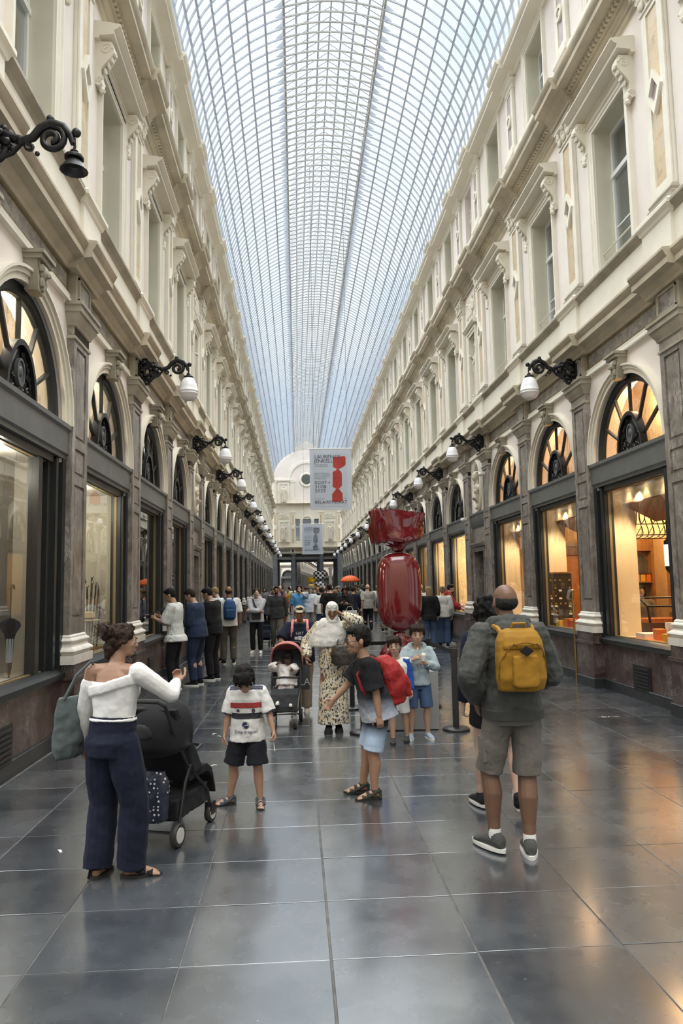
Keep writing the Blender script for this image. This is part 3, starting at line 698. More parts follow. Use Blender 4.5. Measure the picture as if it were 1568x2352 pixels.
m = MB(); m.lathe([(.070,5.318),(.100,5.285),(.132,5.225),(.152,5.155),(.160,5.095),(.165,5.088),(.165,5.074),(.158,5.068),(.158,5.052),(.162,5.046),(.161,5.034),(.153,5.028),(.138,4.985),(.108,4.95),(.065,4.93),(.012,4.922)],18,(0,.94,0)); sm('globe', m, opal, 60)
m = MB(); m.lathe([(.03,5.345),(.06,5.30),(.10,5.24),(.115,5.215),(.10,5.22),(.05,5.27)],14,(0,.94,0)); sm('bare_shade', m, iron)
def lamp(side, Y, k, bare=False):
    sd = 'right' if side == 1 else 'left'
    lab = 'black iron bracket lamp without its globe, a dark bell at its end' if bare else 'black scrolled iron bracket lamp with opal globe on the %s facade, %s along'%(sd, ORD[k])
    l = empty('wall_lamp', (XC+side*HW, Y, 0), side*PI/2, lab, 'lamp', 'bracket lamps along the arcade')
    obj('back_plate', S['back_plate'], parent=l); obj('bracket', S['bracket'], parent=l); obj('lamp_cap', S['lamp_cap'], parent=l)
    if bare: obj('bell_shade', S['bare_shade'], parent=l)
    else: obj('globe', S['globe'], parent=l)
lampY = [12.45,18.95,24.45,30.95,37.45,42.95,49.45,55.95,62.45,67.95,74.45,80.95]
lamp(-1, 5.95, 0, True)
for k, Y in enumerate(lampY): lamp(-1, Y, k); lamp(1, Y, k)

# ------------------------------------------------------------------ end wall with clock, statues, columns and the gallery beyond
EW = empty('wall_back.001', (XC, END, 0), 0, 'end wall of the arcade with clock, statue niches and open colonnade', None, None, 'structure')
def ew(name, mb, mt, ang=35, **k): return obj(name, mb, mt, EW, ang=ang, **k)
lun = [(-4.2,10.7),(4.2,10.7),(4.2,13.7)]+[(VA*math.cos(R(t)),VZ+VB*math.sin(R(t))) for t in range(0,181,8)]+[(-4.2,13.7)]
ew('lunette_wall', MB().plate(lun,0,.4), pink)
ew('gable_wall', MB().plate([(-1.7,16.5),(1.7,16.5),(1.4,17.15),(0,18.1),(-1.4,17.15)],.1,.4), pink)
m = MB()
for s in (-1,1): m.box(s*1.8,s*4.2,0,.4,5.9,10.7)
m.box(-1.8,1.8,0,.4,5.9,6.7).box(-1.8,1.8,0,.4,9.2,10.7)
for x0,x1 in ((-1.8,-1.3),(-.78,-.5),(.5,.78),(1.3,1.8)): m.box(x0,x1,0,.4,6.7,9.2)
ew('first_floor_wall', m, cream, 0)
for x,h in ((-1.04,.26),(0,.5),(1.04,.26)):
    m = MB(); z1 = 8.7 if h < .4 else 9.2
    m.box(x-h,x+h,.15,.2,6.7,6.78).box(x-h,x+h,.15,.2,8.3,8.36).box(x-h,x-h+.05,.15,.2,6.7,z1).box(x+h-.05,x+h,.15,.2,6.7,z1)
    ew('casement', m, whitewd, 0); ew('pane', MB().box(x-h,x+h,.17,.18,6.72,9.2), upglass, 0); ew('room_recess', MB().box(x-h,x+h,.34,.4,6.7,9.2), roomc, 0)
m = MB(); o = arc(.56,0,180,16,0,9.0); i_ = arc(.46,0,180,16,0,9.0); m.loft([[(x,0,z) for x,z in o],[(x,-.06,z) for x,z in o],[(x,-.06,z) for x,z in i_],[(x,0,z) for x,z in i_]],(0,0),closed=False); ew('window_arch', m, trim_c)
def eprof(p): return [(-d,z) for d,z in p]
for z0, nmx in ((5.45,'lower_cornice'),(10.35,'upper_cornice')):
    ew(nmx, MB().ext(eprof([(0,z0+.4),(.12,z0+.4),(.15,z0+.46),(.34,z0+.5),(.34,z0+.56),(.38,z0+.6),(0,z0+.66)]),-3.95,3.95), warmst)
ew('fascia', MB().box(-3.95,3.95,-.06,.4,5.45,5.9), cream)
ew('fascia_underside', MB().box(-3.95,3.95,-.08,.5,5.36,5.46), greyst)
for x0,x1,mt in ((-1.3,1.3,goldm),(-3.2,-1.9,friezem),(1.9,3.2,friezem),(-1.72,-1.48,blackm),(1.48,1.72,blackm)): ew('fascia_panel', MB().box(x0,x1,-.075,-.05,5.56,5.82), mt)
def text_mesh(s, size, mt, name='lettering', align='CENTER', depth=.004, bold=0):
    cu = D.curves.new(name, 'FONT'); cu.body = s; cu.size = size; cu.align_x = align; cu.extrude = depth; cu.resolution_u = 2; cu.offset = bold
    o = D.objects.new(name, cu); COL.objects.link(o); dg = bpy.context.evaluated_depsgraph_get(); me = D.meshes.new_from_object(o.evaluated_get(dg)); D.objects.remove(o)
    me.materials.clear(); me.materials.append(mt); return me
def wall_text(s, size, mt, parent, x, y, z, align='CENTER', width=None, bold=0, name='lettering'):
    me = text_mesh(s, size, mt, name, align, .003, bold)
    xs_ = [v.co.x for v in me.vertices]; w = max(xs_)-min(xs_); k = (width/w) if width else 1
    for v in me.vertices: v.co.x *= k
    return obj(name, me, parent=parent, loc=(x,y,z), rot=(PI/2,0,0))
wall_text('GALERIE DE LA REINE', .2, plain('dark_letter',(.08,.05,.02),.6,var=0), EW, 0, -.08, 5.62, width=2.3)
for x in (-3.55,-1.55,1.55,3.55):
    w = .36
    for z0,z1,pm in ((6.0,10.1,goldm),(10.95,13.5,cream)):
        ew('pilaster', MB().box(x-w/2,x+w/2,-.09,0,z0,z1).box(x-w/2-.06,x+w/2+.06,-.14,0,z0,z0+.3).box(x-w/2-.06,x+w/2+.06,-.14,0,z1-.2,z1), trim_c, 0)
        ew('pilaster_panel', MB().box(x-.1,x+.1,-.10,-.08,z0+.5,z1-.4), pm, 0)
    zc = 8.3; a = [(x,zc-.3),(x+.2,zc),(x,zc+.3),(x-.2,zc)]; ew('lozenge', MB().plate(a,-.16,-.09), trim_c, 0)
def niche_at(x, z0, z1):
    w = .45; m = MB()
    for s in (-1,1): m.box(x+s*w,x+s*(w+.14),-.08,0,z0-.1,z1+.14)
    m.box(x-w,x+w,-.08,0,z1,z1+.14).box(x-w-.2,x+w+.2,-.2,0,z0-.2,z0-.08); ew('niche_surround', m, trim_c, 0)
    ew('niche_back', MB().box(x-w,x+w,-.012,0,z0-.1,z1), pink, 0)
for x in (-2.55,2.55):
    niche_at(x,6.85,8.85); niche_at(x,11.1,13.1); m = MB(); m.box(x-.6,x+.6,-.05,0,9.25,9.95)
    for k in range(9): m.ball((x-.45+.11*k,-.06,9.6+.15*math.sin(2.3*k)),(.09,.05,.12),6,4)
    ew('relief_panel', m, cream)
    ew('side_cornice', MB().box(x-1.2,x+1.2,-.16,0,13.5,13.65), trim_c, 0)
m = MB(); o = arc(2.05,0,180,24,0,13.65); i_ = arc(1.8,0,180,24,0,13.65); m.loft([[(x,0,z) for x,z in o],[(x,-.1,z) for x,z in o],[(x,-.1,z) for x,z in i_],[(x,0,z) for x,z in i_]],(0,0),closed=False); ew('clock_arch', m, trim_c)
CL = empty('wall_clock', (XC, END-.02, 13.6), 0, 'round clock with slate dial and pale rim on the end wall', 'clock')
circ = lambda r, n=28: arc(r,0,360,n)[:-1]
obj('dial', MB().plate(circ(.56),-.05,0), plain('slate_dial',(.10,.12,.115),.5), CL)
m = MB(); m.loft([[(x,yy,z) for x,z in circ(r)] for r,yy in ((.82,0),(.82,-.06),(.74,-.12),(.62,-.12),(.56,-.05))],(0,0)); obj('rim', m, trim_c, CL)
m = MB()
for k in range(12): a = k*PI/6; m.box(-.02,.02,-.06,-.05,.40,.53); 
m = MB()
for k in range(12):
    t = MB().box(-.022,.022,-.062,-.05,.40,.53); t.xf(Matrix.Rotation(k*PI/6,4,'Y')); m.add(t.v,t.f)
obj('hour_mark', m, goldline, CL, ang=0, kind='stuff')
for nme, a, l, w in (('hour_hand',40,.3,.03),('minute_hand',215,.46,.022)): obj(nme, MB().box(-w,w,-.075,-.065,-.06,l).xf(Matrix.Rotation(R(a),4,'Y')), goldline, CL, ang=0)
slate = plain('blue_grey_column_stone',(.15,.165,.18),.4,var=.15,scale=2)
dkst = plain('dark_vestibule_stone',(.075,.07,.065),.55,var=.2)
cn = 0
def column(x, y, z1=5.36, r=.24):
    m = MB(); m.lathe([(r*1.35,0),(r*1.35,.12),(r*1.2,.16),(r*1.25,.2),(r*1.05,.28),(r,.34),(r*.97,2.4),(r*.86,z1-.45),(r*.9,z1-.42),(r*.9,z1-.38),(r*.86,z1-.36),(r*.88,z1-.2),(r*1.2,z1-.14),(r*1.3,z1-.12),(r*1.3,z1)],18,(x,y,0))
    ew('column', m, slate)
for x in (-1.55,1.55): column(x,.1); column(x,8.6,5.0,.26)
for x in (-3.62,3.62): ew('pilaster_shaft', MB().box(x-.3,x+.3,-.1,.5,0,5.36), slate, 0); ew('pilaster_shaft', MB().box(x-.35,x+.35,8.3,9,0,5.0), dkst, 0)
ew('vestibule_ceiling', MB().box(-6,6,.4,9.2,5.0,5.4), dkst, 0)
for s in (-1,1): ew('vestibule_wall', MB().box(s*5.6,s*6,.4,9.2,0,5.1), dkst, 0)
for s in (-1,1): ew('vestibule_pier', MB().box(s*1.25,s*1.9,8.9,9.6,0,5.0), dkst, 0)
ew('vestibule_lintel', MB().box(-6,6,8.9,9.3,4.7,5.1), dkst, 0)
# the next arcade, turned a little to the right
bay = MB(); bm = []
for key in ('spandrel','archivolt','plinth_panel','base_board','frieze_backing','frieze_panel','cornice','first_floor_band','sill_course','first_floor_plaster','window_surround','window_hood','upper_cornice','frame','lintel'):
    me = S[key]; mt = me.materials[0]
    if mt not in bm: bm.append(mt)
    bay.mat(bm.index(mt)); bay.add([v.co for v in me.vertices], [tuple(p.vertices) for p in me.polygons])
for key in ('pier_plinth','pilaster_base','pilaster_shaft','capital','frieze_block','cornice_break','pedestal','upper_pilaster'):
    me = S[key]; mt = me.materials[0]
    if mt not in bm: bm.append(mt)
    bay.mat(bm.index(mt)); bay.add([(v.co.x+PITCH/2,v.co.y,v.co.z) for v in me.vertices], [tuple(p.vertices) for p in me.polygons])
if dimw not in bm: bm.append(dimw)
bay.mat(bm.index(dimw)).box(-1.4,1.4,-.7,-.4,0,5.2).box(-.8,.8,-.7,-.42,6.5,9.4)
BAY = bay.mesh('facade_bay', bm)
tr = R(-3.7); FX = 4.15
for s, nme in ((1,'wall_right.001'),(-1,'wall_left.001')):
    w = empty(nme, (FX+s*HW*math.cos(tr), END+10+s*HW*math.sin(tr), 0), s*PI/2+tr, 'facade of the next arcade seen beyond the colonnade, %s side'%('right' if s == 1 else 'left'), None, None, 'structure')
    for k in range(15):
        obj('facade_bay', BAY, parent=w, loc=(s*(1.7+k*PITCH),0,0))
    for k in range(0,15,2):
        obj('lamp_globe', S['globe'], parent=w, loc=(s*(3.3+k*PITCH),0,0)); obj('lamp_bracket', S['bracket'], parent=w, loc=(s*(3.3+k*PITCH),0,0))
wf = empty('wall_far', (FX+3.8,END+60,0), PI+tr, 'far end facade of the next arcade', None, None, 'structure')
for k in range(-4,5): obj('facade_bay', BAY, parent=wf, loc=(k*PITCH,0,0))
# ------------------------------------------------------------------ shop displays
def spot(loc, aim, power, size=70, blend=.7, col=(1,.80,.53), r=.04):
    l = D.lights.new('downlight', 'SPOT'); l.energy = power; l.color = col; l.spot_size = R(size); l.spot_blend = blend; l.shadow_soft_size = r
    o = D.objects.new('downlight', l); COL.objects.link(o); o.location = loc; d = Vector(aim)-Vector(loc); o.rotation_euler = d.to_track_quat('-Z','Y').to_euler(); return o
def pt(loc, power, col=(1,.70,.38), r=.15):
    l = D.lights.new('shop_or_fill_lamp', 'POINT'); l.energy = power; l.color = col; l.shadow_soft_size = r  # shop lighting, and added fill behind the left fanlights
    o = D.objects.new('shop_or_fill_lamp', l); COL.objects.link(o); o.location = loc; return o
def wpt(side, Y, u, d, z):      # a point given in bay coordinates
    return (XC+side*(HW-d), Y+side*u, z)
lampglow = glow('downlight_glow', (1,.86,.62), 9)
bulbglow = glow('bulb_glow', (1,.80,.52), 14)
chromem = plain('satin_nickel', (.6,.58,.54), .3, 1, var=0)
downl = MB().lathe([(.07,3.255),(.07,3.232),(.058,3.229)],14); DL = downl.mesh('lamp_rim', chromem)
DG = MB().lathe([(.056,3.235),(.05,3.228)],12).mesh('lamp_lens', lampglow)
SHOPR = {}
brownm = plain('brown_lacquer', (.16,.075,.05), .35, var=.1)
def chocolate_shop(k, Y):
    # display box by the glass, a dropped bulkhead, and the panelled room behind it
    w = empty('wall_shop.%03d'%k, (XC+HW, Y, 0), PI/2, 'warmly lit shop interior behind the %s shop window on the right'%ORD[k], None, None, 'structure')
    f = 1.28
    for q in (1,-1): obj('display_cheek', MB().box(q*1.15,q*1.3,-.60,-.19,.84,3.3), shopcream, w, ang=0)
    obj('display_ceiling', MB().box(-1.3,1.3,-.62,-.19,3.29,3.35), creamw, w, ang=0)
    obj('display_floor', MB().box(-1.3,1.3,-.95,-.19,.72,.84), creamw, w, ang=0)
    obj('bulkhead', MB().box(-1.15,1.15,-.44,-.40,3.02,3.29), shopcream, w, ang=0)
    obj('bulkhead_soffit', MB().add([(-1.15,-.40,3.0),(1.15,-.40,3.0),(1.15,-.95,2.72),(-1.15,-.95,2.72),(-1.15,-.40,3.02),(1.15,-.40,3.02),(1.15,-.95,2.76),(-1.15,-.95,2.76)],[(0,1,2,3),(7,6,5,4),(0,4,5,1),(1,5,6,2),(2,6,7,3),(3,7,4,0)]), brownm, w, ang=0)
    for j in range(4):
        u = -.9+.6*j
        c = empty('ceiling_downlight', wpt(1,Y,u,-.28,.045), 0, 'round recessed downlight above the %s chocolate window, %s along'%(ORD[k], ORD[j]), 'light', 'downlights in the chocolate shop windows')
        obj('rim', DL, parent=c); obj('lens', DG, parent=c)
        if j in (0,1,2,3): spot(wpt(1,Y,u,-.30,3.26), wpt(1,Y,u,-.41,2.9), 3.6, 75, .4)
    spot(wpt(1,Y,.50,-.3,3.2), wpt(1,Y,1.0,-.42,1.2), 62, 95, .8); spot(wpt(1,Y,-.5,-.3,3.2), wpt(1,Y,-.3,-.45,.9), 52, 90, .8)
    pt(wpt(1,Y,.2,-.45,4.6), 34, (1,.60,.30), .12)   # up in the fanlight
    return w
for k in range(3):
    chocolate_shop(k, wb[1+k])
# boxes, bowls and cards in the nearest chocolate window
def sbox(name, side, Y, u, d, z, w, dp, h, mt, lab, group, tilt=0, rz=0, lid=None):
    o = empty(name, wpt(side,Y,u,d,z), side*PI/2+rz, lab, 'box', group)
    m = MB(); m.box(-w/2,w/2,-dp/2,dp/2,0,h*.7)
    a = obj('body', m, mt, o, ang=0)
    obj('lid', MB().box(-w/2-.004,w/2+.004,-dp/2-.004,dp/2+.004,h*.7,h), lid or mt, o, ang=0)
    if tilt: o.rotation_euler = (R(tilt), 0, side*PI/2+rz)
    return o
orange = plain('orange_card', (.72,.20,.035), .45, var=.04, obj_space=True); whitec = plain('white_card', (.78,.76,.70), .5, var=.03); brownc = plain('brown_card', (.10,.045,.025), .4, var=.05); redc = plain('red_orange_card', (.66,.10,.03), .4, var=.04); yell = plain('yellow_card', (.72,.46,.06), .45, var=.03)
YA = wb[1]
for nme,u,d,w,dp,h,mt,lab in (
  ('gift_box',.62,-.48,.40,.30,.07,whitec,'flat pale chocolate box lying open at the far end of the orange cloth'),
  ('gift_box',.18,-.42,.20,.14,.16,orange,'upright orange carton in the middle of the chocolate window'),
  ('gift_box',-.02,-.55,.17,.10,.26,whitec,'tall white carton behind the orange carton in the chocolate window'),
  ('gift_box',.36,-.68,.17,.10,.24,whitec,'white carton with grey front at the back of the chocolate window'),
  ('gift_box',.10,-.70,.15,.09,.34,whitec,'tallest white carton at the back of the chocolate window'),
  ('gift_box',-.34,-.42,.16,.14,.17,redc,'red-orange carton near the sill of the chocolate window'),
  ('gift_box',-.20,-.34,.13,.10,.11,yell,'small yellow carton beside the red-orange carton'),
  ('gift_box',-.72,-.40,.22,.18,.10,orange,'low orange box by the near pier in the chocolate window'),
  ('gift_box',-.5,-.62,.16,.10,.24,brownc,'dark brown carton at the back by the poster card')):
    sbox(nme,1,YA,u,d,.852,w,dp,h,mt,lab,'chocolate boxes in the lit window',rz=random.uniform(-.3,.3))
tag(obj('display_cloth', MB().plate([(-1.0,-.2),(.85,-.2),(.75,.2),(-1.0,.24)],0,.01).xf(Matrix.Translation((0,-.47,.842)) @ Matrix.Rotation(PI/2,4,'X') @ Matrix.Translation((0,0,0))), orange, loc=wpt(1,YA,0,0,0), rot=PI/2), 'orange cloth spread under the chocolate boxes', 'cloth')
pc = empty('poster_card', wpt(1,YA,-.62,-.30,.842), PI/2, 'cream card with a dark plant drawing standing in the chocolate window', 'card')
obj('card', MB().box(-.13,.13,-.012,.0,0,.52).box(-.05,.05,-.09,-.012,0,.02), plain('cream_card',(.80,.70,.42),.6,var=.02), pc, ang=0)
m = MB()
for a in (-35,-18,0,16,33): m.tube([(0,.004,.12),(.14*math.sin(R(a)),.004,.12+.2*math.cos(R(a)))],.005,4)
for a,l in ((-35,.2),(-18,.23),(0,.25),(16,.22),(33,.2),(-27,.12),(25,.13)): m.ball((l*.75*math.sin(R(a)),.004,.12+l*math.cos(R(a))),(.018,.004,.026),6,4)
obj('drawing', m, plain('black_ink',(.03,.03,.03),.7,var=0), pc)
# the long panelled room behind the three chocolate windows
SRX = XC+HW+.84
rm0 = empty('wall_shop.020', (0,0,0), 0, 'long amber panelled shop room behind the chocolate windows', None, None, 'structure')
amber = plain('amber_shop_wall',(.60,.40,.20),.6,var=.08)
obj('back_wall', MB().box(SRX+2.9,SRX+2.96,9.0,18.9,.0,3.4), amber, rm0, ang=0); obj('end_wall', MB().box(SRX-.7,SRX+2.96,18.84,18.9,0,3.4), amber, rm0, ang=0); obj('near_wall', MB().box(SRX-.7,SRX+2.96,9.0,9.06,0,3.4), amber, rm0, ang=0)
obj('shop_ceiling', MB().box(SRX-.06,SRX+2.96,9.0,18.9,3.4,3.46), creamw, rm0, ang=0); obj('shop_floor', MB().box(SRX-.06,SRX+2.96,9.0,18.9,-.02,.02), shopwood, rm0, ang=0)
for q,(a_,b_) in enumerate(((9.3,10.6),(12.2,13.9),(15.4,17.1))): obj('dado_panel', MB().box(SRX+2.86,SRX+2.9,a_,b_,.1,1.0).box(SRX+2.86,SRX+2.9,a_,b_,1.15,2.6), shopwood, rm0, ang=0)
for Yp,P_ in ((10.6,34),(13.6,46),(16.8,46)): pt((SRX+1.7,Yp,3.1), P_, (1,.62,.28), .25)
def xyz_at(px_, py_, Y): return V_(((px_-683)/1700*Y, Y, CH+(1347-py_)/1700*Y))
V_ = Vector
# arched dark cupboard and its shelves on the cross wall
ac = empty('arched_cupboard', (8.35,17.75,.02), 0, 'tall honey wood cupboard with a dark arched opening in the chocolate shop', 'cupboard')
m = MB(); m.box(-.62,.62,0,.35,0,.75).box(-.66,.66,-.03,.38,.75,.80)
for k in (-1,1): m.box(k*.36,k*.62,.02,.33,.8,2.85)
m.box(-.36,.36,.02,.33,2.45,2.85).box(-.70,.70,-.06,.38,2.85,2.98).box(-.36,.36,.28,.33,.8,2.45); obj('case', m, shopwood, ac, ang=0)
obj('dark_lining', MB().plate([(.36,.8)]+arc(.36,0,180,10,0,2.12,.30)+[(-.36,.8)],.24,.27), dimw, ac)
for row,(z,n) in enumerate(((1.70,5),(1.15,4))):
    obj('shelf_board', MB().box(-.36,.36,.03,.27,z-.03,z), shopwood, ac, ang=0)
    for j in range(n):
        o = empty('shelf_box', (8.35-.28+.14*j,17.86,.02+z), 0, 'small %s box, %s along the %s cupboard shelf'%(('orange','yellow')[(j+row)%2],ORD[j],('upper','lower')[row]), 'box', 'boxes on the cupboard shelves'); obj('body', MB().box(-.055,.055,-.05,.05,0,.17), orange if (j+row)%2 == 0 else yell, o, ang=0); obj('lid', MB().box(-.058,.058,-.053,.053,.17,.21), brownc, o, ang=0)
dc = empty('door_case', (7.05,18.755,.02), 0, 'orange wooden door in a carved case at the end of the chocolate shop', 'door'); m = MB()
for k in (-1,1): m.box(k*.45,k*.6,-.08,.05,0,2.5)
m.box(-.6,.6,-.08,.05,2.4,2.62).box(-.7,.7,-.14,.05,2.62,2.72); obj('case', m, brownm, dc, ang=0); obj('leaf', MB().box(-.45,.45,-.03,.02,.02,2.4), plain('orange_door_wood',(.50,.20,.05),.4,var=.15,scale=3), dc, ang=0)
# stained-glass barrel lamp under the ceiling
sl = empty('stained_glass_lamp', (7.35,14.9,2.62), 0, 'large curved stained-glass ceiling lamp with dark leading in the chocolate shop', 'lamp')
LW, LH = .95, .62
def lampP(u, t): return (u*LW*.5, -.34*math.sin(PI*t*.5), LH*(1-math.cos(PI*t*.5)))
m = MB(); m.loft([[lampP(-1+2*i/8,j/8) for j in range(9)] for i in range(9)], (0,0), closed=False); gl_ = obj('amber_glass', m, glow('amber_glass_glow',(.80,.42,.15),.9), sl); md = gl_.modifiers.new('t','SOLIDIFY'); md.thickness = .01
m = MB()
def off(p): return (p[0], p[1]-.012, p[2]-.004)
for i in range(9): m.tube([off(lampP(-1+2*i/8+.16*math.sin(j*.7)*(1 if i not in (0,8) else 0),j/8)) for j in range(9)],.010,4)
for t in (0,.28,.62,1): m.tube([off(lampP(-1+2*i/8,t)) for i in range(9)],.011,4)
for i in range(4):
    for k in (-1,1): m.tube([off(lampP(-.75+.5*i+k*.12*math.sin(PI*q/8)+.0*q,.62+.38*q/8)) for q in range(9)],.009,4); m.tube([off(lampP(-.75+.5*i+k*.10*math.sin(PI*q/8),.05+.5*q/8)) for q in range(9)],.007,4)
obj('leading', m, iron, sl); obj('rim', MB().tube([(-LW/2,-.345,LH),(LW/2,-.345,LH)],.025,6).tube([(-LW/2,0,0),(LW/2,0,0)],.02,6), brownm, sl)
for k in (-1,1): obj('hanger', MB().tube([(k*.4,-.30,.6),(k*.4,-.28,.79)],.012,5), iron, sl)
ct = empty('shop_counter', (6.28,12.7,.02), 0, 'dark wooden shop counter with sloping glass case behind the chocolate window', 'counter')
obj('body', MB().box(-.30,.55,-.3,.5,0,1.0), brownc, ct, ang=0)
m = MB()
for x in (-.28,.53): m.tube([(x,-.28,1.0),(x,-.20,1.28),(x,.1,1.42),(x,.48,1.42)],.022,5)
m.tube([(-.28,-.20,1.28),(.53,-.20,1.28)],.02,5).tube([(-.28,.1,1.42),(.53,.1,1.42)],.02,5); obj('case_frame', m, iron, ct)
obj('case_glass', MB().box(-.27,.52,-.205,-.195,1.02,1.27), shopglass, ct, ang=0); obj('sweet_tray', MB().box(-.25,.5,-.15,.4,1.0,1.06), orange, ct, ang=0)
lt = empty('lantern', (6.22,12.1,1.98), 0, 'tall cream lit lantern hanging inside the chocolate shop', 'lamp')
obj('shade', MB().box(-.045,.045,-.045,.045,0,.36), glow('lantern_glow',(1,.78,.45),2.2), lt, ang=0); obj('cap', MB().lathe([(.06,.36),(.06,.42),(.012,.46),(.012,1.40)],10), iron, lt); obj('drop', MB().lathe([(.002,-.12),(.05,-.06),(.06,0)],10), iron, lt)
# dark tasting cabinet and papers in the second chocolate window
YB = wb[2]
cb = empty('display_cabinet', (5.43,15.13,.842), 0, 'dark display cabinet with rows of gilt medallions and white cards', 'cabinet')
obj('body', MB().box(-.25,.25,.0,.08,0,1.08), plain('black_brown_cabinet',(.025,.018,.014),.35,var=.1), cb, ang=0)
obj('top', MB().box(-.27,.27,-.02,.09,1.08,1.11), shopwood, cb, ang=0)
m = MB(); m2 = MB(); rg = random.Random(2)
for r_ in range(6):
    for c in range(5):
        x, z = -.20+.10*c, .14+.16*r_
        if rg.random() < .65: m.lathe([(.02,-.004),(.02,.004)],10).v[-20:] ; m.v[-20:] = [(x+p[0], -.006+p[2], z+p[1]) for p in m.v[-20:]]
        if rg.random() < .35: m2.box(x-.03,x+.03,-.008,0,z-.07,z-.035)
obj('medallions', m, plain('dull_gilt',(.45,.33,.12),.4,.6,var=.1), cb, kind='stuff'); obj('cards', m2, whitec, cb, ang=0, kind='stuff')
for u,d,w,h,mt,lab in ((.55,-.40,.26,.16,orange,'orange box at the foot of the dark cabinet'),(.80,-.30,.14,.12,yell,'yellow carton beside the dark cabinet'),(.25,-.36,.22,.14,redc,'red box by the brass post in the second chocolate window')):
    sbox('gift_box',1,YB,u,d,.852,w,.16,h,mt,lab,'chocolate boxes in the lit window',rz=.2)
nt2 = empty('door_notice', wpt(1,YB,-.55,-.24,1.42), PI/2, 'blue-white notice with a dark round mark above a red panel', 'notice')
obj('paper', MB().box(-.10,.10,-.006,0,0,.30), plain('blue_white_paper',(.62,.70,.76),.6,var=0), nt2, ang=0)
obj('mark', MB().plate(arc(.05,0,360,16,0,.17,.07)[:-1],.0,.003), blackm, nt2); obj('red_panel', MB().box(-.10,.10,-.006,0,-.26,-.02), redc, nt2, ang=0)
obj('stand', MB().box(-.012,.012,-.012,-.004,-.58,.3), iron, nt2, ang=0)
# brass door post of the second chocolate window
bp = empty('brass_post', wpt(1,YB,-.86,.06,0), PI/2, 'tall brass door post with a cross handle beside the pier', 'post')
brassm = plain('aged_brass',(.40,.27,.09),.38,.85,var=.15,scale=9)
obj('rod', MB().tube([(0,0,0),(0,0,1.55)],.02,8), brassm, bp); obj('cross_handle', MB().tube([(-.12,0,1.32),(.12,0,1.32)],.014,6), brassm, bp); obj('finial', MB().ball((0,0,1.58),.035,8,6), brassm, bp)
# star-bright bulbs in the fifth window, pale goods behind
for k,(Yw,zs) in enumerate(((wb[4],(2.25,1.72,1.25)),(wb[5],(2.1,1.4)))):
    for z in zs:
        b = empty('display_bulb', wpt(1,Yw,-.55,-.5,z), 0, '%s bare bright bulb on a rod in the %s lit window'%({2.25:'highest',1.72:'middle',1.25:'lowest',2.1:'upper',1.4:'lower'}[z],ORD[4+k]), 'light', 'bare bulbs in the pale lit windows')
        obj('bulb', MB().ball((0,0,0),.035,8,6), bulbglow, b); obj('rod', MB().tube([(0,0,.03),(0,0,.28)],.006,4), chromem, b)
    pt(wpt(1,Yw,0,-.6,2.6), 60, (1,.78,.50), .12)
for Yw in wb[6:9]: pt(wpt(1,Yw,0,-.7,2.8), 14, (1,.75,.45), .1)

# ---- left: umbrella and hat shop
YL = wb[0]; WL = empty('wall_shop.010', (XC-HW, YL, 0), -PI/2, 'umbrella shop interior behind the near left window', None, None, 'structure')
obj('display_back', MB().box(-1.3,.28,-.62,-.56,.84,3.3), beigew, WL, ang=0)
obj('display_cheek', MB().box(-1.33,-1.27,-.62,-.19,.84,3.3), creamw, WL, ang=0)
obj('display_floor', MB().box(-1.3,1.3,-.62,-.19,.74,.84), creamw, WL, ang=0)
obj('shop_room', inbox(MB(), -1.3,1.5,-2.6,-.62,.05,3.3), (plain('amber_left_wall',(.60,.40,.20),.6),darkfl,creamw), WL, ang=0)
obj('display_ceiling', MB().box(-1.3,1.3,-.62,-.19,3.26,3.33), creamw, WL, ang=0)
pt(wpt(-1,YL,-.2,-.4,3.05), 8, (1,.93,.82), .1); pt(wpt(-1,YL,.8,-1.6,2.6), 40, (1,.66,.33), .2); pt(wpt(-1,YL,0,-.45,4.7), 40, (1,.88,.70), .1)  # last one is added fill, imitating the opposite facade reflected in the fanlight
w1 = [o for o in D.objects if o.get('kind') == 'structure' and o.name.startswith('window_') and abs(o.location.y-YL) < .01 and o.location.x < 0 and 'arched' in o['label']][0]
obj('side_door', MB().box(-1.02,-.72,-.175,-.15,.86,3.22), plain('dark_door_panel',(.018,.019,.02),.12,var=0), w1, ang=0)  # opaque dark panel painted in place of glass with unlit space behind
obj('door_post', MB().box(-.72,-.60,-.16,-.05,.8,3.3).box(-1.02,-.92,-.17,-.06,.86,3.22), darkmet, w1, ang=0); obj('gilt_bead', MB().box(-.74,-.725,-.15,-.09,.86,3.2), goldline, w1, ang=0)
obj('door_sticker', MB().box(-.90,-.84,-.15,-.146,.98,1.18), whitec, w1, ang=0)
YM = wb[1]; WM = empty('wall_shop.011', (XC-HW, YM, 0), -PI/2, 'cane shop interior behind the second left window', None, None, 'structure')
obj('display_back', MB().box(-1.3,1.3,-.95,-.9,.84,3.3), creamw, WM, ang=0); obj('display_floor', MB().box(-1.3,1.3,-.9,-.19,.74,.84), creamw, WM, ang=0)
for s in (-1,1): obj('display_cheek', MB().box(s*1.28,s*1.33,-.9,-.19,.84,3.3), creamw, WM, ang=0)
obj('display_ceiling', MB().box(-1.3,1.3,-.9,-.19,3.26,3.33), creamw, WM, ang=0)
pt(wpt(-1,YM,0,-.5,3.1), 17, (1,.93,.80), .1); pt(wpt(-1,YM,0,-.45,4.7), 36, (1,.88,.70), .1)  # second one is added to brighten the fanlight as a reflection would
blackcl = plain('black_umbrella_cloth',(.012,.012,.014),.7,var=.2,obj_space=True)
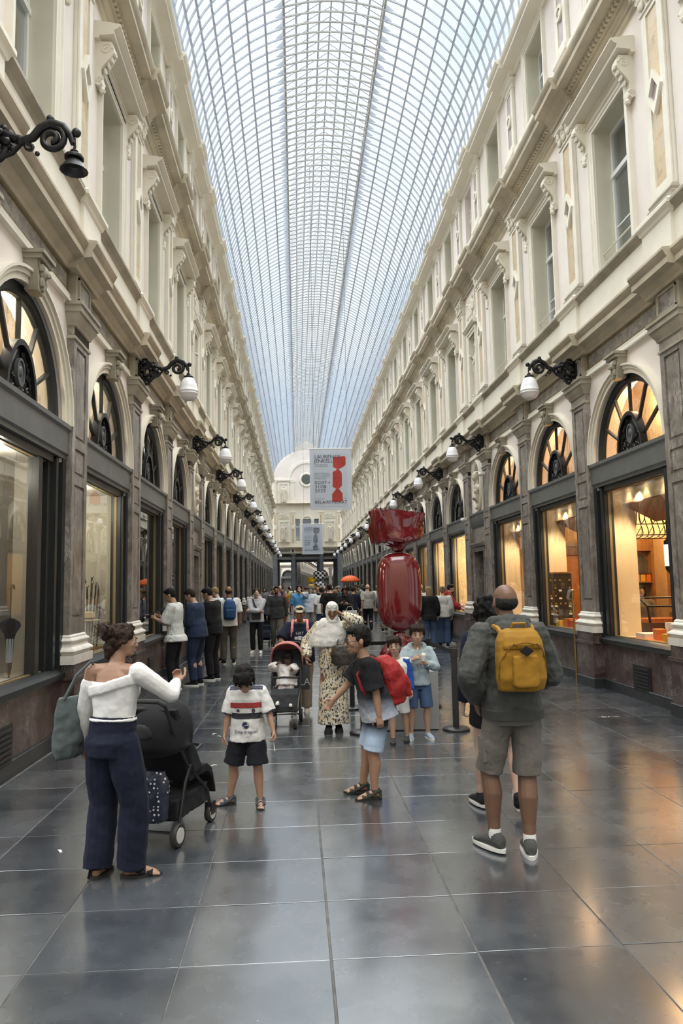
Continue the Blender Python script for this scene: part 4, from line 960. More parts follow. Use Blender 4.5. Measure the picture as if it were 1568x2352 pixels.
def furled_umbrella(loc, rot, lab, h=.93):
    u = empty('umbrella', loc, rot, lab, 'umbrella')
    m = MB(); m.tube([(0,0,0),(0,0,h-.10)],.008,6)
    obj('shaft', m, iron, u)
    m = MB(); m.tube([(0,0,h-.1)]+[(-.045+.045*math.cos(R(t)),0,h-.09+.045*math.sin(R(t))) for t in range(0,200,20)],.011,6); obj('handle', m, plain('dark_cane_wood',(.05,.025,.015),.35), u)
    m = MB(); n = 16; rings = []
    for z,r,w in ((.03,.012,.0),(.10,.022,.2),(.25,.032,.2),(.40,.038,.2),(.46,.05,.25),(.54,.085,.35),(.58,.07,.5),(.62,.03,.3)):
        rings.append([(r*(1+w*math.cos(8*2*PI*a/n))*math.cos(2*PI*a/n), r*(1+w*math.cos(8*2*PI*a/n))*math.sin(2*PI*a/n), z) for a in range(n)])
    m.loft(rings); obj('cloth', m, blackcl, u, ang=60)
    m = MB(); m.lathe([(.036,.16),(.041,.40),(.039,.41)],14,caps=(0,0)); obj('paper_sleeve', m, plain('blue_grey_paper',(.30,.34,.42),.6), u)
    return u
furled_umbrella(wpt(-1,YL,-.56,-.30,.845), R(-90), 'furled black umbrella with a crook handle standing in the near left window', 1.02)
hw = plain('straw_hat',(.62,.45,.22),.8,var=.1,obj_space=True)
def hat(loc, lab, mt, band):
    o = empty('hat', loc, 0, lab, 'hat', 'hats in the left shop windows')
    obj('crown', MB().lathe([(.10,.0),(.098,.06),(.085,.115),(.05,.125),(.0,.115)],18,caps=(0,0)), mt, o, ang=60); obj('brim', MB().lathe([(.098,.004),(.165,-.008),(.17,-.002),(.168,.004),(.098,.012)],20,caps=(0,0)), mt, o, ang=60); obj('ribbon', MB().lathe([(.102,.008),(.101,.04)],18,caps=(0,0)), band, o)
    return o
def hat_stand(loc, h, lab):
    o = empty('hat_stand', loc, 0, lab, 'stand'); obj('foot', MB().lathe([(.09,0),(.09,.015),(.02,.03)],14), shopwood, o); obj('pole', MB().tube([(0,0,.02),(0,0,h)],.012,6).ball((0,0,h),(.06,.06,.02),10,5), shopwood, o)
for u,d,h,mt,bd,l1,l2 in ((-.28,-.30,.46,hw,brownc,'pale straw hat with dark ribbon, topmost in the cane window','taller wooden hat stand in the cane window'),(-.30,-.66,.22,plain('tan_felt',(.36,.20,.07),.85,obj_space=True),brownc,'tan felt hat below the pale straw hat','shorter wooden hat stand at the back of the cane window')):
    hat_stand(wpt(-1,YM,u,d,.842), h, l2); hat(wpt(-1,YM,u,d,.842+h+.012), l1, mt, bd)
caneA = plain('black_cane_lacquer',(.02,.016,.014),.3); caneB = plain('brown_cane',(.16,.08,.035),.35); silverm = plain('silver_cane_top',(.6,.58,.52),.25,1,var=0)
cs = empty('cane_stand', wpt(-1,YM,-.78,-.44,.842), 0, 'low wooden rack that holds the walking canes', 'stand'); obj('rack', MB().box(-.12,.12,-.40,.40,0,.03), shopwood, cs, ang=0)
for j,(u,d,tx,h,kind,mt) in enumerate(((.42,-.42,-.04,.98,'crook',caneA),(.36,-.40,.0,.92,'knob',caneA),(.30,-.46,-.02,1.0,'crook',caneB),(.10,-.42,.10,.98,'crook',caneB),(.03,-.46,.16,1.06,'knob',caneA),(-.08,-.44,.22,.96,'crook',caneA),(-.16,-.42,.26,1.0,'crook',caneB),(-.3,-.4,.2,.86,'knob',caneA))):
    names = ['black cane with crook handle at the near end of the rack','black cane with silver knob next to the near crook cane','brown crook cane, third from the near end of the rack','brown crook cane leaning slightly in the middle of the rack','tall black cane with silver knob, the tallest in the rack','black crook cane leaning well over in the rack','brown crook cane leaning most in the rack','short black cane with silver knob at the far end']
    c = empty('walking_cane', wpt(-1,YM,u*.85-.86,d,.874), -PI/2, names[j], 'cane', 'walking canes in the left shop window')
    top = (-tx*1.2, 0, h); obj('shaft', MB().tube([(0,0,0),(-tx*1.2*.5,0,h*.5),top],[.009,.011,.012],6), mt, c)
    if kind == 'crook': obj('handle', MB().tube([(top[0]-.04+.04*math.cos(R(t)),0,top[2]+.04*math.sin(R(t))) for t in range(0,200,20)],.012,6), silverm if j%2 else caneA, c)
    else: obj('handle', MB().ball((top[0],0,top[2]+.015),.024,8,6), silverm, c)
# ------------------------------------------------------------------ people: skeleton, one-piece bodies, clothing
V = Vector
JOBS = []
TEX = {}
def cloudtex(sc):
    if sc not in TEX: t = D.textures.new('folds%.3f'%sc, 'CLOUDS'); t.noise_scale = sc; t.noise_depth = 2; TEX[sc] = t
    return TEX[sc]
def rm(name, mb, vox, mats, parent, smooth=4, disp=None, label=None):
    # one continuous surface grown over the given volumes
    me = mb.mesh(name, mats, 0); o = obj(name, me, parent=parent)
    md = o.modifiers.new('r', 'REMESH'); md.mode = 'VOXEL'; md.voxel_size = vox; md.use_smooth_shade = True
    if smooth: sm_ = o.modifiers.new('s', 'SMOOTH'); sm_.factor = .5; sm_.iterations = smooth
    if disp:
        d = o.modifiers.new('d', 'DISPLACE'); d.texture = cloudtex(disp[1]); d.strength = disp[0]; d.mid_level = .5; d.texture_coords = 'LOCAL'
    if label: o['label'] = label
    JOBS.append((o, mats)); return o
def run_jobs():
    bpy.context.view_layer.update(); dg = bpy.context.evaluated_depsgraph_get()
    res = [(o, mats, D.meshes.new_from_object(o.evaluated_get(dg))) for o, mats in JOBS]
    for o, mats, me in res:
        old = o.data; o.modifiers.clear(); me.name = old.name; o.data = me; D.meshes.remove(old)
        me.materials.clear()
        for m in (mats if isinstance(mats, (list, tuple)) else [mats]): me.materials.append(m)
        me.polygons.foreach_set('use_smooth', [True]*len(me.polygons))
    JOBS.clear()
def ik(a, t, l1, l2, pole):
    d = t-a; L = max(min(d.length, (l1+l2)*.998), abs(l1-l2)*1.05); u = d.normalized()
    p = pole - u*pole.dot(u); p = p.normalized() if p.length > 1e-6 else V((0,1,0))
    x = (l1*l1-l2*l2+L*L)/(2*L); y_ = math.sqrt(max(l1*l1-x*x, 0)); return a+u*x+p*y_, a+u*L
def skel(h, child=0., lean=0., side=0., twist=0., feet=None, hands=None, poles=None, head=(0,0,0), drop=0., shift=(0,0), sw=1.):
    c = child; s = {}
    hipf = .525-.045*c; neckf = .822-.04*c; hh = (.132+.050*c)*h
    s['h'], s['c'], s['hh'] = h, c, hh
    P = V((shift[0]*h, shift[1]*h, (hipf-drop)*h))
    S = Matrix.Rotation(R(side),3,'Y') @ (Matrix.Rotation(-R(lean),3,'X') @ V((0,0,1)))
    Rt = Matrix.Rotation(R(twist),3,'Z'); X = Rt @ V((1,0,0)); F = S.cross(X).normalized(); X = F.cross(S).normalized()
    N = P+S*((neckf-hipf)*h)
    s.update(P=P, S=S, X=X, F=F, N=N, sl=(neckf-hipf))
    hw = (.108-.006*c)*h*sw
    s['sh'] = [N-S*.022*h+X*k*hw for k in (-1,1)]
    hb = [P+V((k*.052*h,0,-.01*h)) for k in (-1,1)]; s['hip'] = hb
    feet = feet or [(-.06,0,0,8),(.06,0,0,-8)]       # x, y, lift, yaw (left then right)
    s['foot'] = feet; an = []; kn = []
    for i in (0,1):
        fx, fy, fz, yaw = feet[i][:4]; pit = feet[i][4] if len(feet[i]) > 4 else 0
        A = V((fx*h, fy*h, (.042+fz)*h)); d = Matrix.Rotation(R(yaw),3,'Z') @ V((0,1,0))
        L = (hipf-.052)*h/2*1.01
        k_, A2 = ik(hb[i], A, L, L, d+V((0,0,.1))); an.append(A2); kn.append(k_)
    s['knee'], s['ankle'] = kn, an
    hands = hands or [None,None]; poles = poles or [None,None]; el = []; wr = []
    for i in (0,1):
        k = -1 if i == 0 else 1
        t = V(hands[i])*h if hands[i] else s['sh'][i]+V((k*.035,.03,-.30+.02*c))*h
        pl = V(poles[i]) if poles[i] else V((k*.35,-1,-.1))
        e, w = ik(s['sh'][i], t, (.168-.012*c)*h, (.142-.012*c)*h, pl); el.append(e); wr.append(w)
    s['el'], s['wr'] = el, wr
    Hm = Matrix.Rotation(R(head[0]),3,'Z') @ Matrix.Rotation(R(-head[1]),3,'X') @ Matrix.Rotation(R(head[2]),3,'Y')
    hx = Hm @ V((1,0,0)); hf = Hm @ V((0,1,0)); hz = Hm @ V((0,0,1))
    nb = N + (S*.5+hz*.5)*.035*h + F*.012*h
    s.update(hx=hx, hf=hf, hz=hz, HB=nb, HC=nb+hz*.52*hh+hf*.06*hh)
    return s
def hp(s, x, y, z): return s['HC']+(s['hx']*x+s['hf']*y+s['hz']*z)*s['hh']      # a point in head units
def ringt(s, t, rx, ry, yo=0, n=18, e=2.4, xo=0):
    h = s['h']; c = s['P']+s['S']*t*h+s['F']*yo*h+s['X']*xo*h; out = []
    for a in range(n):
        ca, sa = math.cos(2*PI*a/n), math.sin(2*PI*a/n)
        out.append(c+s['X']*(math.copysign(abs(ca)**(2/e), ca)*rx*h)+s['F']*(math.copysign(abs(sa)**(2/e), sa)*ry*h))
    return out
def limb(mb, pts, r, n=10):
    mb.tube(pts, r, n); rr = r if isinstance(r, (list,tuple)) else [r]*len(pts)
    mb.ball(pts[0], rr[0], n, 6); mb.ball(pts[-1], rr[-1], n, 6)
def mid(a, b, f=.5): return a+(b-a)*f
def torso(mb, s, b=1., infl=0., lo=-.05, hi=None, belly=0., bust=0.):
    k = s['sl']; hi = k if hi is None else hi
    spec = [(-.05,.070,.055,0),(0,.088,.064,-.006),(.06,.083,.060,.0+belly*.4),(.12,.078,.056,.004+belly),(.18,.086,.060,.004+belly*.3),(.235,.093,.060,.002),(.262,.088,.050,-.003),(k-.012,.060,.042,-.004),(k+.012,.036,.036,.0)]
    out = []
    for t, rx, ry, yo in spec:
        tt = t if t < .2 else t*k/.297
        if lo-.001 <= tt <= hi+.02: out.append((tt, rx*b+infl, ry*b+infl+belly*.3*(.03 < t < .2), yo))
    if out[0][0] > lo+.004:
        out.insert(0, (lo, out[0][1], out[0][2], out[0][3]))
    mb.loft([ringt(s, *q) for q in out])
    if bust:
        for i in (-1,1): mb.ball(s['P']+s['S']*.195*s['h']+s['X']*i*.042*s['h']+s['F']*.045*s['h'], bust*s['h'], 10, 7)
def hand(mb, s, i, curl=.5, n=8, point=None, spread=.0, grip=None):
    h = s['h']; w, e = s['wr'][i], s['el'][i]; d = (w-e).normalized() if point is None else V(point).normalized(); k = -1 if i == 0 else 1
    pal = grip if grip is not None else V((-k,0,0)); pal = V(pal); pal = pal-d*pal.dot(d); pal = pal.normalized() if pal.length > 1e-4 else V((0,1,0))
    sd = d.cross(pal)*(1 if i == 1 else -1)                          # towards the thumb
    if sd.y < -.2 and abs(d.z) > .7: pass
    u = .0088*h if s['c'] < .5 else .0086*h
    mb.loft([[w+d*a*h+sd*(b*math.cos(t)*h)+pal*(c*math.sin(t)*h) for t in [2*PI*q/10 for q in range(10)]] for a,b,c in ((-.01,.014,.012),(.012,.019,.012),(.035,.023,.012),(.052,.022,.010))])
    for f,(o,L) in enumerate(((.0165,.040),(.0058,.045),(-.0052,.042),(-.0155,.033))):
        p0 = w+d*.046*h+sd*o*h; pts = [p0]; a = .25*curl; q = p0
        for sgm in (.42,.32,.26):
            a += curl*1.0; q = q+(d*math.cos(a)+pal*math.sin(a))*(L*sgm*h)+sd*spread*o*h*.5; pts.append(q)
        limb(mb, pts, [u*.72,u*.70,u*.64,u*.55], n)
    p0 = w+d*.012*h+sd*.017*h; p1 = p0+(d*.6+sd*.75+pal*.35).normalized()*.026*h; p2 = p1+(d*.85+sd*.2+pal*(.3+.5*curl)).normalized()*.022*h; p3 = p2+(d*.8-sd*.1*curl+pal*(.3+.6*curl)).normalized()*.015*h
    limb(mb, [p0,p1,p2,p3], [u*1.05,u*.86,u*.76,u*.62], n)
def body(s, skin, root, b=1., vox=.01, curl=(.5,.5), feet=False, hands=True, grip=(None,None), point=(None,None), name='body', fat=1., ears=True, belly=0.):
    h, hh = s['h'], s['hh']; mb = MB(); a_ = fat
    torso(mb, s, b, -.004, belly=belly)
    for i in (0,1):
        k = -1 if i == 0 else 1
        limb(mb, [s['N']-s['S']*.012*h, s['sh'][i]], [.030*h,.030*h])
        limb(mb, [s['sh'][i], mid(s['sh'][i],s['el'][i]), s['el'][i]], [.030*h*a_,.027*h*a_,.022*h*a_])
        limb(mb, [s['el'][i], mid(s['el'][i],s['wr'][i],.35), s['wr'][i]], [.0215*h*a_,.0225*h*a_,.0155*h*a_])
        if hands: hand(mb, s, i, curl[i], 6, point[i], grip=grip[i])
        limb(mb, [s['hip'][i], mid(s['hip'][i],s['knee'][i]), s['knee'][i]], [.050*h*a_,.045*h*a_,.033*h*a_], 12)
        c_ = mid(s['knee'][i],s['ankle'][i],.32); bk = V((0,-.006*h,0)); fd = Matrix.Rotation(R(s['foot'][i][3]),3,'Z') @ V((0,-1,0))
        limb(mb, [s['knee'][i], c_+fd*.010*h, mid(s['knee'][i],s['ankle'][i],.72), s['ankle'][i]], [.032*h*a_,.0345*h*a_,.024*h*a_,.0205*h*a_], 12)
        A = s['ankle'][i]; f = -fd
        if feet:
            mb.ball(A+V((0,0,-.018*h))-f*.014*h, (.021*h,.021*h,.02*h), 8, 6)
            limb(mb, [A+V((0,0,-.012*h)), A+f*.05*h+V((0,0,-.021*h)), A+f*.088*h+V((0,0,-.030*h))], [.022*h,.021*h,.014*h], 8)
            sd = f.cross(V((0,0,1)))
            for q in range(5):
                o = (q-2)*.0088*h*(1 if i == 0 else -1); ln = (.112,.110,.106,.101,.094)[q if False else (4-q if i == 1 else q)] if False else .108-.003*abs(q)
                limb(mb, [A+f*.085*h+sd*o+V((0,0,-.031*h)), A+f*ln*h+sd*o+V((0,0,-.033*h))], [.0075*h,.0068*h], 6)
        else: limb(mb, [A, A+f*.05*h+V((0,0,-.02*h))], [.020*h,.016*h], 8)
    limb(mb, [s['N']-s['S']*.02*h, s['HB']+s['hz']*.12*hh], [.034*h*min(b,1.05),.030*h], 12)
    M = Matrix((s['hx'],s['hf'],s['hz'])).transposed()
    def hb(c, r): mb.ball(hp(s,*c), [q*hh for q in r], 14, 10, M)
    hb((0,-.04,.10),(.335,.415,.395)); hb((0,.10,-.06),(.29,.31,.33)); hb((0,.16,-.25),(.21,.24,.22)); hb((0,.30,-.37),(.105,.09,.085))
    hb((0,.375,.055),(.20,.06,.05))                                   # brow
    limb(mb, [hp(s,0,.385,.02), hp(s,0,.465,-.115)], [.035*hh,.058*hh], 8); hb((-.045,.42,-.135),(.04,.05,.035)); hb((.045,.42,-.135),(.04,.05,.035))
    hb((0,.375,-.245),(.105,.06,.03)); hb((0,.37,-.29),(.09,.06,.03))
    for k in (-1,1):
        hb((k*.17,.27,-.10),(.10,.10,.10))
        if ears: hb((k*.345,-.03,-.06),(.035,.085,.125))
    return rm(name, mb, vox, skin, root, 3)
eyem = None
def face(s, root, browm, lip=None, glasses=None, smile=False):
    hh = s['hh']
    ew_ = plain('eye_white',(.42,.39,.36),.3,var=0); ir = plain('dark_iris',(.03,.018,.012),.15,var=0)
    for k in (-1,1):
        m = MB(); c = hp(s,k*.135,.352,-.005); m.ball(c,.050*hh,10,7); m.mat(1).ball(c+s['hf']*.024*hh-s['hz']*.004*hh,.036*hh,8,6)
        obj('eye', m, (ew_,ir), root)
        obj('eyebrow', MB().tube([hp(s,k*.06,.435,.09),hp(s,k*.14,.42,.115),hp(s,k*.22,.37,.085)],[.014*hh,.018*hh,.010*hh],6), browm, root)
    lip = lip or plain('lip',(.36,.13,.11),.45,var=0); d = .025 if smile else 0
    obj('mouth', MB().tube([hp(s,-.12,.36,-.262+d),hp(s,-.05,.43,-.268),hp(s,.05,.43,-.268),hp(s,.12,.36,-.262+d)],[.012*hh,.022*hh,.022*hh,.012*hh],6), lip, root)
    if smile: obj('teeth', MB().tube([hp(s,-.07,.425,-.262),hp(s,.07,.425,-.262)],.012*hh,5), ew_, root)
    if glasses:
        m = MB()
        for k in (-1,1):
            c = hp(s,k*.155,.435,-.01); m.tube([c+(s['hx']*math.cos(t)*.125+s['hz']*math.sin(t)*.095)*hh for t in [2*PI*q/14 for q in range(15)]],.011*hh,5,(0,0)); m.tube([hp(s,k*.27,.42,.01),hp(s,k*.35,.0,.0)],.010*hh,5)
        m.tube([hp(s,-.04,.44,.0),hp(s,.04,.44,.0)],.010*hh,5); obj('glasses_frame', m, glasses, root)
def hair(s, root, mt, style='short', vox=.008, disp=.012):
    hh = s['hh']; mb = MB(); M = Matrix((s['hx'],s['hf'],s['hz'])).transposed()
    def hb(c, r): mb.ball(hp(s,*c), [q*hh for q in r], 14, 10, M)
    if style in ('short','fringe','curly'):
        hb((0,-.09,.17),(.37,.40,.375)); hb((0,-.20,.0),(.335,.27,.30)); hb((0,.14,.34),(.30,.24,.17))
        for k in (-1,1): hb((k*.29,-.02,.09),(.085,.17,.16))
    if style == 'fringe':
        for k in (-.24,-.12,0,.12,.24): limb(mb,[hp(s,k,.2,.44),hp(s,k*1.05,.38,.33),hp(s,k*1.15,.41,.20-abs(k)*.2)],[.11*hh,.085*hh,.04*hh],8)
        for k in (-1,1): limb(mb,[hp(s,k*.3,.1,.28),hp(s,k*.36,.16,.05),hp(s,k*.34,.2,-.12)],[.1*hh,.06*hh,.02*hh],8)
    if style == 'curly':
        rg = random.Random(4)
        for q in range(46):
            a = rg.uniform(0,2*PI); z = rg.uniform(-.05,.5); r = .36*math.sqrt(max(0,1-((z-.12)/.5)**2))
            hb((r*math.cos(a), -.1+r*1.05*math.sin(a)*(1 if math.sin(a) < .3 else .75), z+.05),(.085,.085,.085))
    if style == 'afro':
        rg = random.Random(9); hb((0,-.1,.1),(.55,.52,.50)); hb((0,-.2,-.25),(.48,.38,.4))
        for q in range(70):
            a = rg.uniform(0,2*PI); z = rg.uniform(-.5,.5); r = .55*math.sqrt(max(0,1-(z/.62)**2)); hb((r*math.cos(a),-.13+r*.95*math.sin(a),z+.08),(.10,.10,.11))
    if style in ('long','bun','pony','bob'):
        hb((0,-.07,.15),(.375,.42,.385)); hb((0,-.22,-.02),(.34,.27,.33))
        for k in (-1,1): limb(mb,[hp(s,k*.2,.22,.40),hp(s,k*.33,.12,.15),hp(s,k*.34,-.05,-.12)],[.12*hh,.09*hh,.07*hh],8)
    if style == 'long':
        for k,y_ in ((-.26,-.22),(-.13,-.3),(0,-.33),(.13,-.3),(.26,-.22)): limb(mb,[hp(s,k,y_,.1),hp(s,k*1.1,y_-.06,-.35),hp(s,k*.95,y_-.1,-.85),hp(s,k*.6,y_-.1,-1.25)],[.14*hh,.13*hh,.10*hh,.03*hh],8)
    if style == 'bob':
        for k,y_ in ((-.32,-.05),(-.2,-.25),(0,-.3),(.2,-.25),(.32,-.05)): limb(mb,[hp(s,k,y_,.1),hp(s,k*1.15,y_-.04,-.42)],[.15*hh,.10*hh],8)
    if style == 'bun': hb((0,-.42,.32),(.16,.15,.15))
    if style == 'pony': limb(mb,[hp(s,0,-.42,.15),hp(s,0,-.55,-.1),hp(s,0,-.5,-.6)],[.09*hh,.10*hh,.03*hh],8)
    if style == 'bald':
        for k in (-1,1): hb((k*.262,-.10,-.02),(.088,.20,.16))
        hb((0,-.13,-.03),(.335,.335,.255))
    return rm('hair', mb, vox, mt, root, 2, (disp,.03) if disp else None)
def shirt(s, root, mt, b=1., vox=.01, infl=.010, sleeve=1., hem=-.03, disp=(.012,.09), name='shirt', loose=0., hood=False, belly=0., bust=0., extra=None, cuffr=None, smooth=3):
    h = s['h']; mb = MB(); k = s['sl']
    torso(mb, s, b, infl, max(hem,-.05), k-.004, belly, bust)
    if hem < -.05:
        mb.loft([ringt(s, hem, .088*b+infl+loose,.066*b+infl+loose,-.004), ringt(s, 0, .09*b+infl+loose*.5,.066*b+infl+loose*.5,-.004)])
    elif loose: mb.loft([ringt(s, hem, .09*b+infl+loose,.066*b+infl+loose,-.002), ringt(s, .1, .085*b+infl+loose*.6,.062*b+infl+loose*.6,.0), ringt(s,.22,.08*b,.05*b)])
    i_ = infl*h
    for i in (0,1):
        limb(mb, [s['N']-s['S']*.022*h, s['sh'][i]], [.030*h+i_*.6,.030*h+i_*.8])
        S_, E, W_ = s['sh'][i], s['el'][i], s['wr'][i]; lo = loose*h*.5
        if sleeve <= 1:
            e = mid(S_,E,max(sleeve,.01)); mb.ball(S_, .031*h+i_, 12, 8)
            if sleeve > .1: mb.tube([S_, mid(S_,e), e], [.031*h+i_,.031*h+i_+lo,.031*h+i_+lo*1.4], 14)
        else:
            f = sleeve-1; e = mid(E,W_,f); cr = cuffr*h if cuffr else .018*h+i_
            limb(mb, [S_, mid(S_,E), E], [.031*h+i_,.029*h+i_+lo,.026*h+i_+lo], 12); mb.tube([E, mid(E,e,.5), e], [.0255*h+i_+lo,.024*h+i_+lo,cr], 12); 
    if hood:
        N = s['N']; 
        for q in range(9):
            a = PI*(q/8); p = N+s['X']*(.062*math.cos(a)*h)-s['F']*(.050*math.sin(a)*h)+s['S']*((.012+.012*math.sin(a))*h); mb.ball(p,(.030*h,.032*h,.034*h),8,6)
        mb.ball(N-s['F']*.055*h-s['S']*.004*h,(.085*h,.040*h,.048*h),10,7)
    if extra: extra(mb, s)
    return rm(name, mb, vox, mt, root, smooth, disp)
def trousers(s, root, mt, b=1., vox=.01, infl=.008, length=2., flare=0., disp=(.010,.10), name='trousers', waist=.07, crotch=0., smooth=3):
    h = s['h']; mb = MB(); i_ = infl*h
    mb.loft([ringt(s,-.055-crotch,.078*b+infl,.060*b+infl,-.004), ringt(s,0,.089*b+infl,.066*b+infl,-.007), ringt(s,.04,.083*b+infl*.8,.061*b+infl*.8,0), ringt(s,waist,.081*b+infl*.6,.059*b+infl*.6,0)])
    for i in (0,1):
        H_, K, A = s['hip'][i], s['knee'][i], s['ankle'][i]
        if length <= 1.2:
            e = mid(H_,K,length) if length <= 1 else mid(K,A,length-1)
            mb.tube([H_, mid(H_,e), e], [.052*h*b+i_,.048*h*b+i_+flare*h*.5,.044*h*b+i_+flare*h], 16)
            mb.ball(H_, .054*h*b+i_, 12, 8)
        else:
            e = mid(K,A,length-1)
            mb.ball(H_, .054*h*b+i_, 12, 8); mb.tube([H_, mid(H_,K), K], [.054*h*b+i_,.048*h*b+i_+flare*h*.3,.037*h+i_+flare*h*.6], 14)
            mb.ball(K, .037*h+i_+flare*h*.6, 12, 8); mb.tube([K, mid(K,e), e], [.037*h+i_+flare*h*.6,.035*h+i_+flare*h*.8,.029*h+i_+flare*h], 14)
    return rm(name, mb, vox, mt, root, smooth, disp)
def shoes(s, root, mt, sole, vox=.008, high=0., label=None, big=1.):
    h = s['h']
    for i in (0,1):
        ft = s['foot'][i]; yaw = R(ft[3]); pit = R(ft[4]) if len(ft) > 4 else 0
        o = empty('shoe', s['ankle'][i]); o.parent = root; o.rotation_euler = (-pit,0,yaw)
        g = -.042*h; q = h*big; mb = MB()
        mb.loft([[(x*q*math.cos(t),y_*q,g+(z0+(z1-z0)*(.5+.5*math.sin(t)))*q) for t in [2*PI*a/12 for a in range(12)]] for y_,x,z0,z1 in ((-.040,.012,.008,.04),(-.032,.021,.006,.056),(-.005,.023,.006,.060),(.03,.024,.006,.050),(.065,.027,.006,.036),(.09,.025,.006,.028),(.106,.012,.008,.020))])
        limb(mb,[(0,0,0),(0,-.004*h,.012*h+high*h)],[.0235*h,.0235*h],10)
        rm('upper', mb, vox, mt, o, 2)
        m = MB(); ol = []
        for t in range(20):
            a = 2*PI*t/20; x = .0285*q*math.cos(a)*(1+.10*math.sin(a)); ol.append((x, .033*q+.083*q*math.sin(a)))
        m.loft([[(x,y_,g-.0*q) for x,y_ in ol],[(x*1.03,y_,g+.007*q) for x,y_ in ol],[(x*.98,y_,g+.013*q) for x,y_ in ol]]); obj('sole', m, sole, o)
def sandals(s, root, strap, sole, vox=.006):
    h = s['h']
    for i in (0,1):
        ft = s['foot'][i]; yaw = R(ft[3]); o = empty('sandal', s['ankle'][i]); o.parent = root; o.rotation_euler = (0,0,yaw); g = -.042*h
        ol = [(.027*h*math.cos(2*PI*t/18), .038*h+.082*h*math.sin(2*PI*t/18)) for t in range(18)]
        obj('sole', MB().loft([[(x,y_,g-.0*h) for x,y_ in ol],[(x*1.04,y_*1.0,g+.012*h) for x,y_ in ol]]), sole, o)
        m = MB()
        for y_,z,r in ((.072,.021,.027),(.045,.036,.027)): m.loft([[(r*h*math.cos(a),y_*h+dy*h,g+.006*h+z*h*math.sin(a)*1.05) for a in [PI*q/8 for q in range(9)]] for dy in (-.011,.011)],(0,0),closed=False)
        m.loft([[(.0265*h*math.cos(a),.0265*h*math.sin(a)-.004*h,g+.044*h+dz*h) for a in [2*PI*q/12 for q in range(12)]] for dz in (-.008,.008)],(0,0))
        m.tube([(-.026*h,.045*h,g+.02*h),(-.027*h,.0,g+.042*h)],.006*h,5).tube([(.026*h,.045*h,g+.02*h),(.027*h,.0,g+.042*h)],.006*h,5)
        m.tube([(-.02*h,-.028*h,g+.006*h),(-.01*h,-.03*h,g+.044*h)],.006*h,5)
        so = obj('strap', m, strap, o); md = so.modifiers.new('t','SOLIDIFY'); md.thickness = .0035*h; md.offset = 1
SKINS = {}
def skin(name, c):
    if name in SKINS: return SKINS[name]
    m, nt, b = nodes(name); p = pos(nt, True)
    nt.links.new(ramp(nt, noise_tex(nt, p, 14, 3), [(.3,tuple(x*.88 for x in c)),(.7,c)]), b.inputs['Base Color'])
    b.inputs['Roughness'].default_value = .5; b.inputs['Subsurface Weight'].default_value = .08; b.inputs['Subsurface Radius'].default_value = (.01,.005,.003)
    SKINS[name] = m; return m
sk_tan = skin('skin_tan',(.40,.235,.155)); sk_brown = skin('skin_brown',(.24,.125,.075)); sk_dark = skin('skin_dark_brown',(.105,.052,.032)); sk_fair = skin('skin_fair',(.62,.42,.33)); sk_mid = skin('skin_olive',(.47,.30,.215))
def cloth(name, c, rough=.85, var=.10, scale=9, bmp=.25, sheen=.15): return plain('cloth_'+name, c, rough, 0, var, scale, .2, bmp, True, 0, sheen*.2)
def hairm(name, c): return plain('hair_'+name, tuple(x*.7 for x in c), .6, 0, .5, 60, .18, .5, True)
h_black = hairm('black',(.012,.010,.010)); h_dark = hairm('dark_brown',(.035,.020,.014)); h_brown = hairm('brown',(.10,.05,.028)); h_blond = hairm('blond',(.42,.29,.14)); h_grey = hairm('grey',(.32,.31,.30))
soleW = plain('white_rubber_sole',(.72,.72,.69),.5,var=.05,obj_space=True); soleB = plain('black_rubber_sole',(.02,.02,.02),.6,var=.1,obj_space=True)
def vx(y): return min(.017, max(.0062, .0011*y))
def mk(label, x, y, facing, group=None): return empty('person', (x,y,0), R(facing), label, 'person', group)
def worn(name, fig, label, cat, group=None):
    return empty(name, tuple(fig.location), fig.rotation_euler[2], label, cat, group)
# ------------------------------------------------------------------ the people
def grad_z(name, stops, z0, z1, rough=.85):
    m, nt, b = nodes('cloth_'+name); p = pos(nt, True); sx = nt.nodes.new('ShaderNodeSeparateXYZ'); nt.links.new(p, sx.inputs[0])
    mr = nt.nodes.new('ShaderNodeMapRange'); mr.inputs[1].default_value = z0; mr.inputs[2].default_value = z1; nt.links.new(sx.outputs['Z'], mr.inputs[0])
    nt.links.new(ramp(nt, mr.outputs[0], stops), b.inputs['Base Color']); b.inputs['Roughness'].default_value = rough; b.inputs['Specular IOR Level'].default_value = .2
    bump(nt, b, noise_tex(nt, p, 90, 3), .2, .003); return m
def plaid(name, base, line, sc=42):
    m, nt, b = nodes('cloth_'+name); p = pos(nt, True); sx = nt.nodes.new('ShaderNodeSeparateXYZ'); nt.links.new(p, sx.inputs[0]); fs = []
    for ax in ('X','Y','Z'):
        w = nt.nodes.new('ShaderNodeMath'); w.operation = 'MULTIPLY'; w.inputs[1].default_value = sc; nt.links.new(sx.outputs[ax], w.inputs[0])
        f = nt.nodes.new('ShaderNodeMath'); f.operation = 'FRACT'; nt.links.new(w.outputs[0], f.inputs[0])
        l = nt.nodes.new('ShaderNodeMath'); l.operation = 'LESS_THAN'; l.inputs[1].default_value = .22; nt.links.new(f.outputs[0], l.inputs[0]); fs.append(l.outputs[0])
    a = nt.nodes.new('ShaderNodeMath'); a.operation = 'MAXIMUM'; nt.links.new(fs[0], a.inputs[0]); nt.links.new(fs[2], a.inputs[1])
    nt.links.new(mixc(nt, a.outputs[0], base, line), b.inputs['Base Color']); b.inputs['Roughness'].default_value = .9; return m
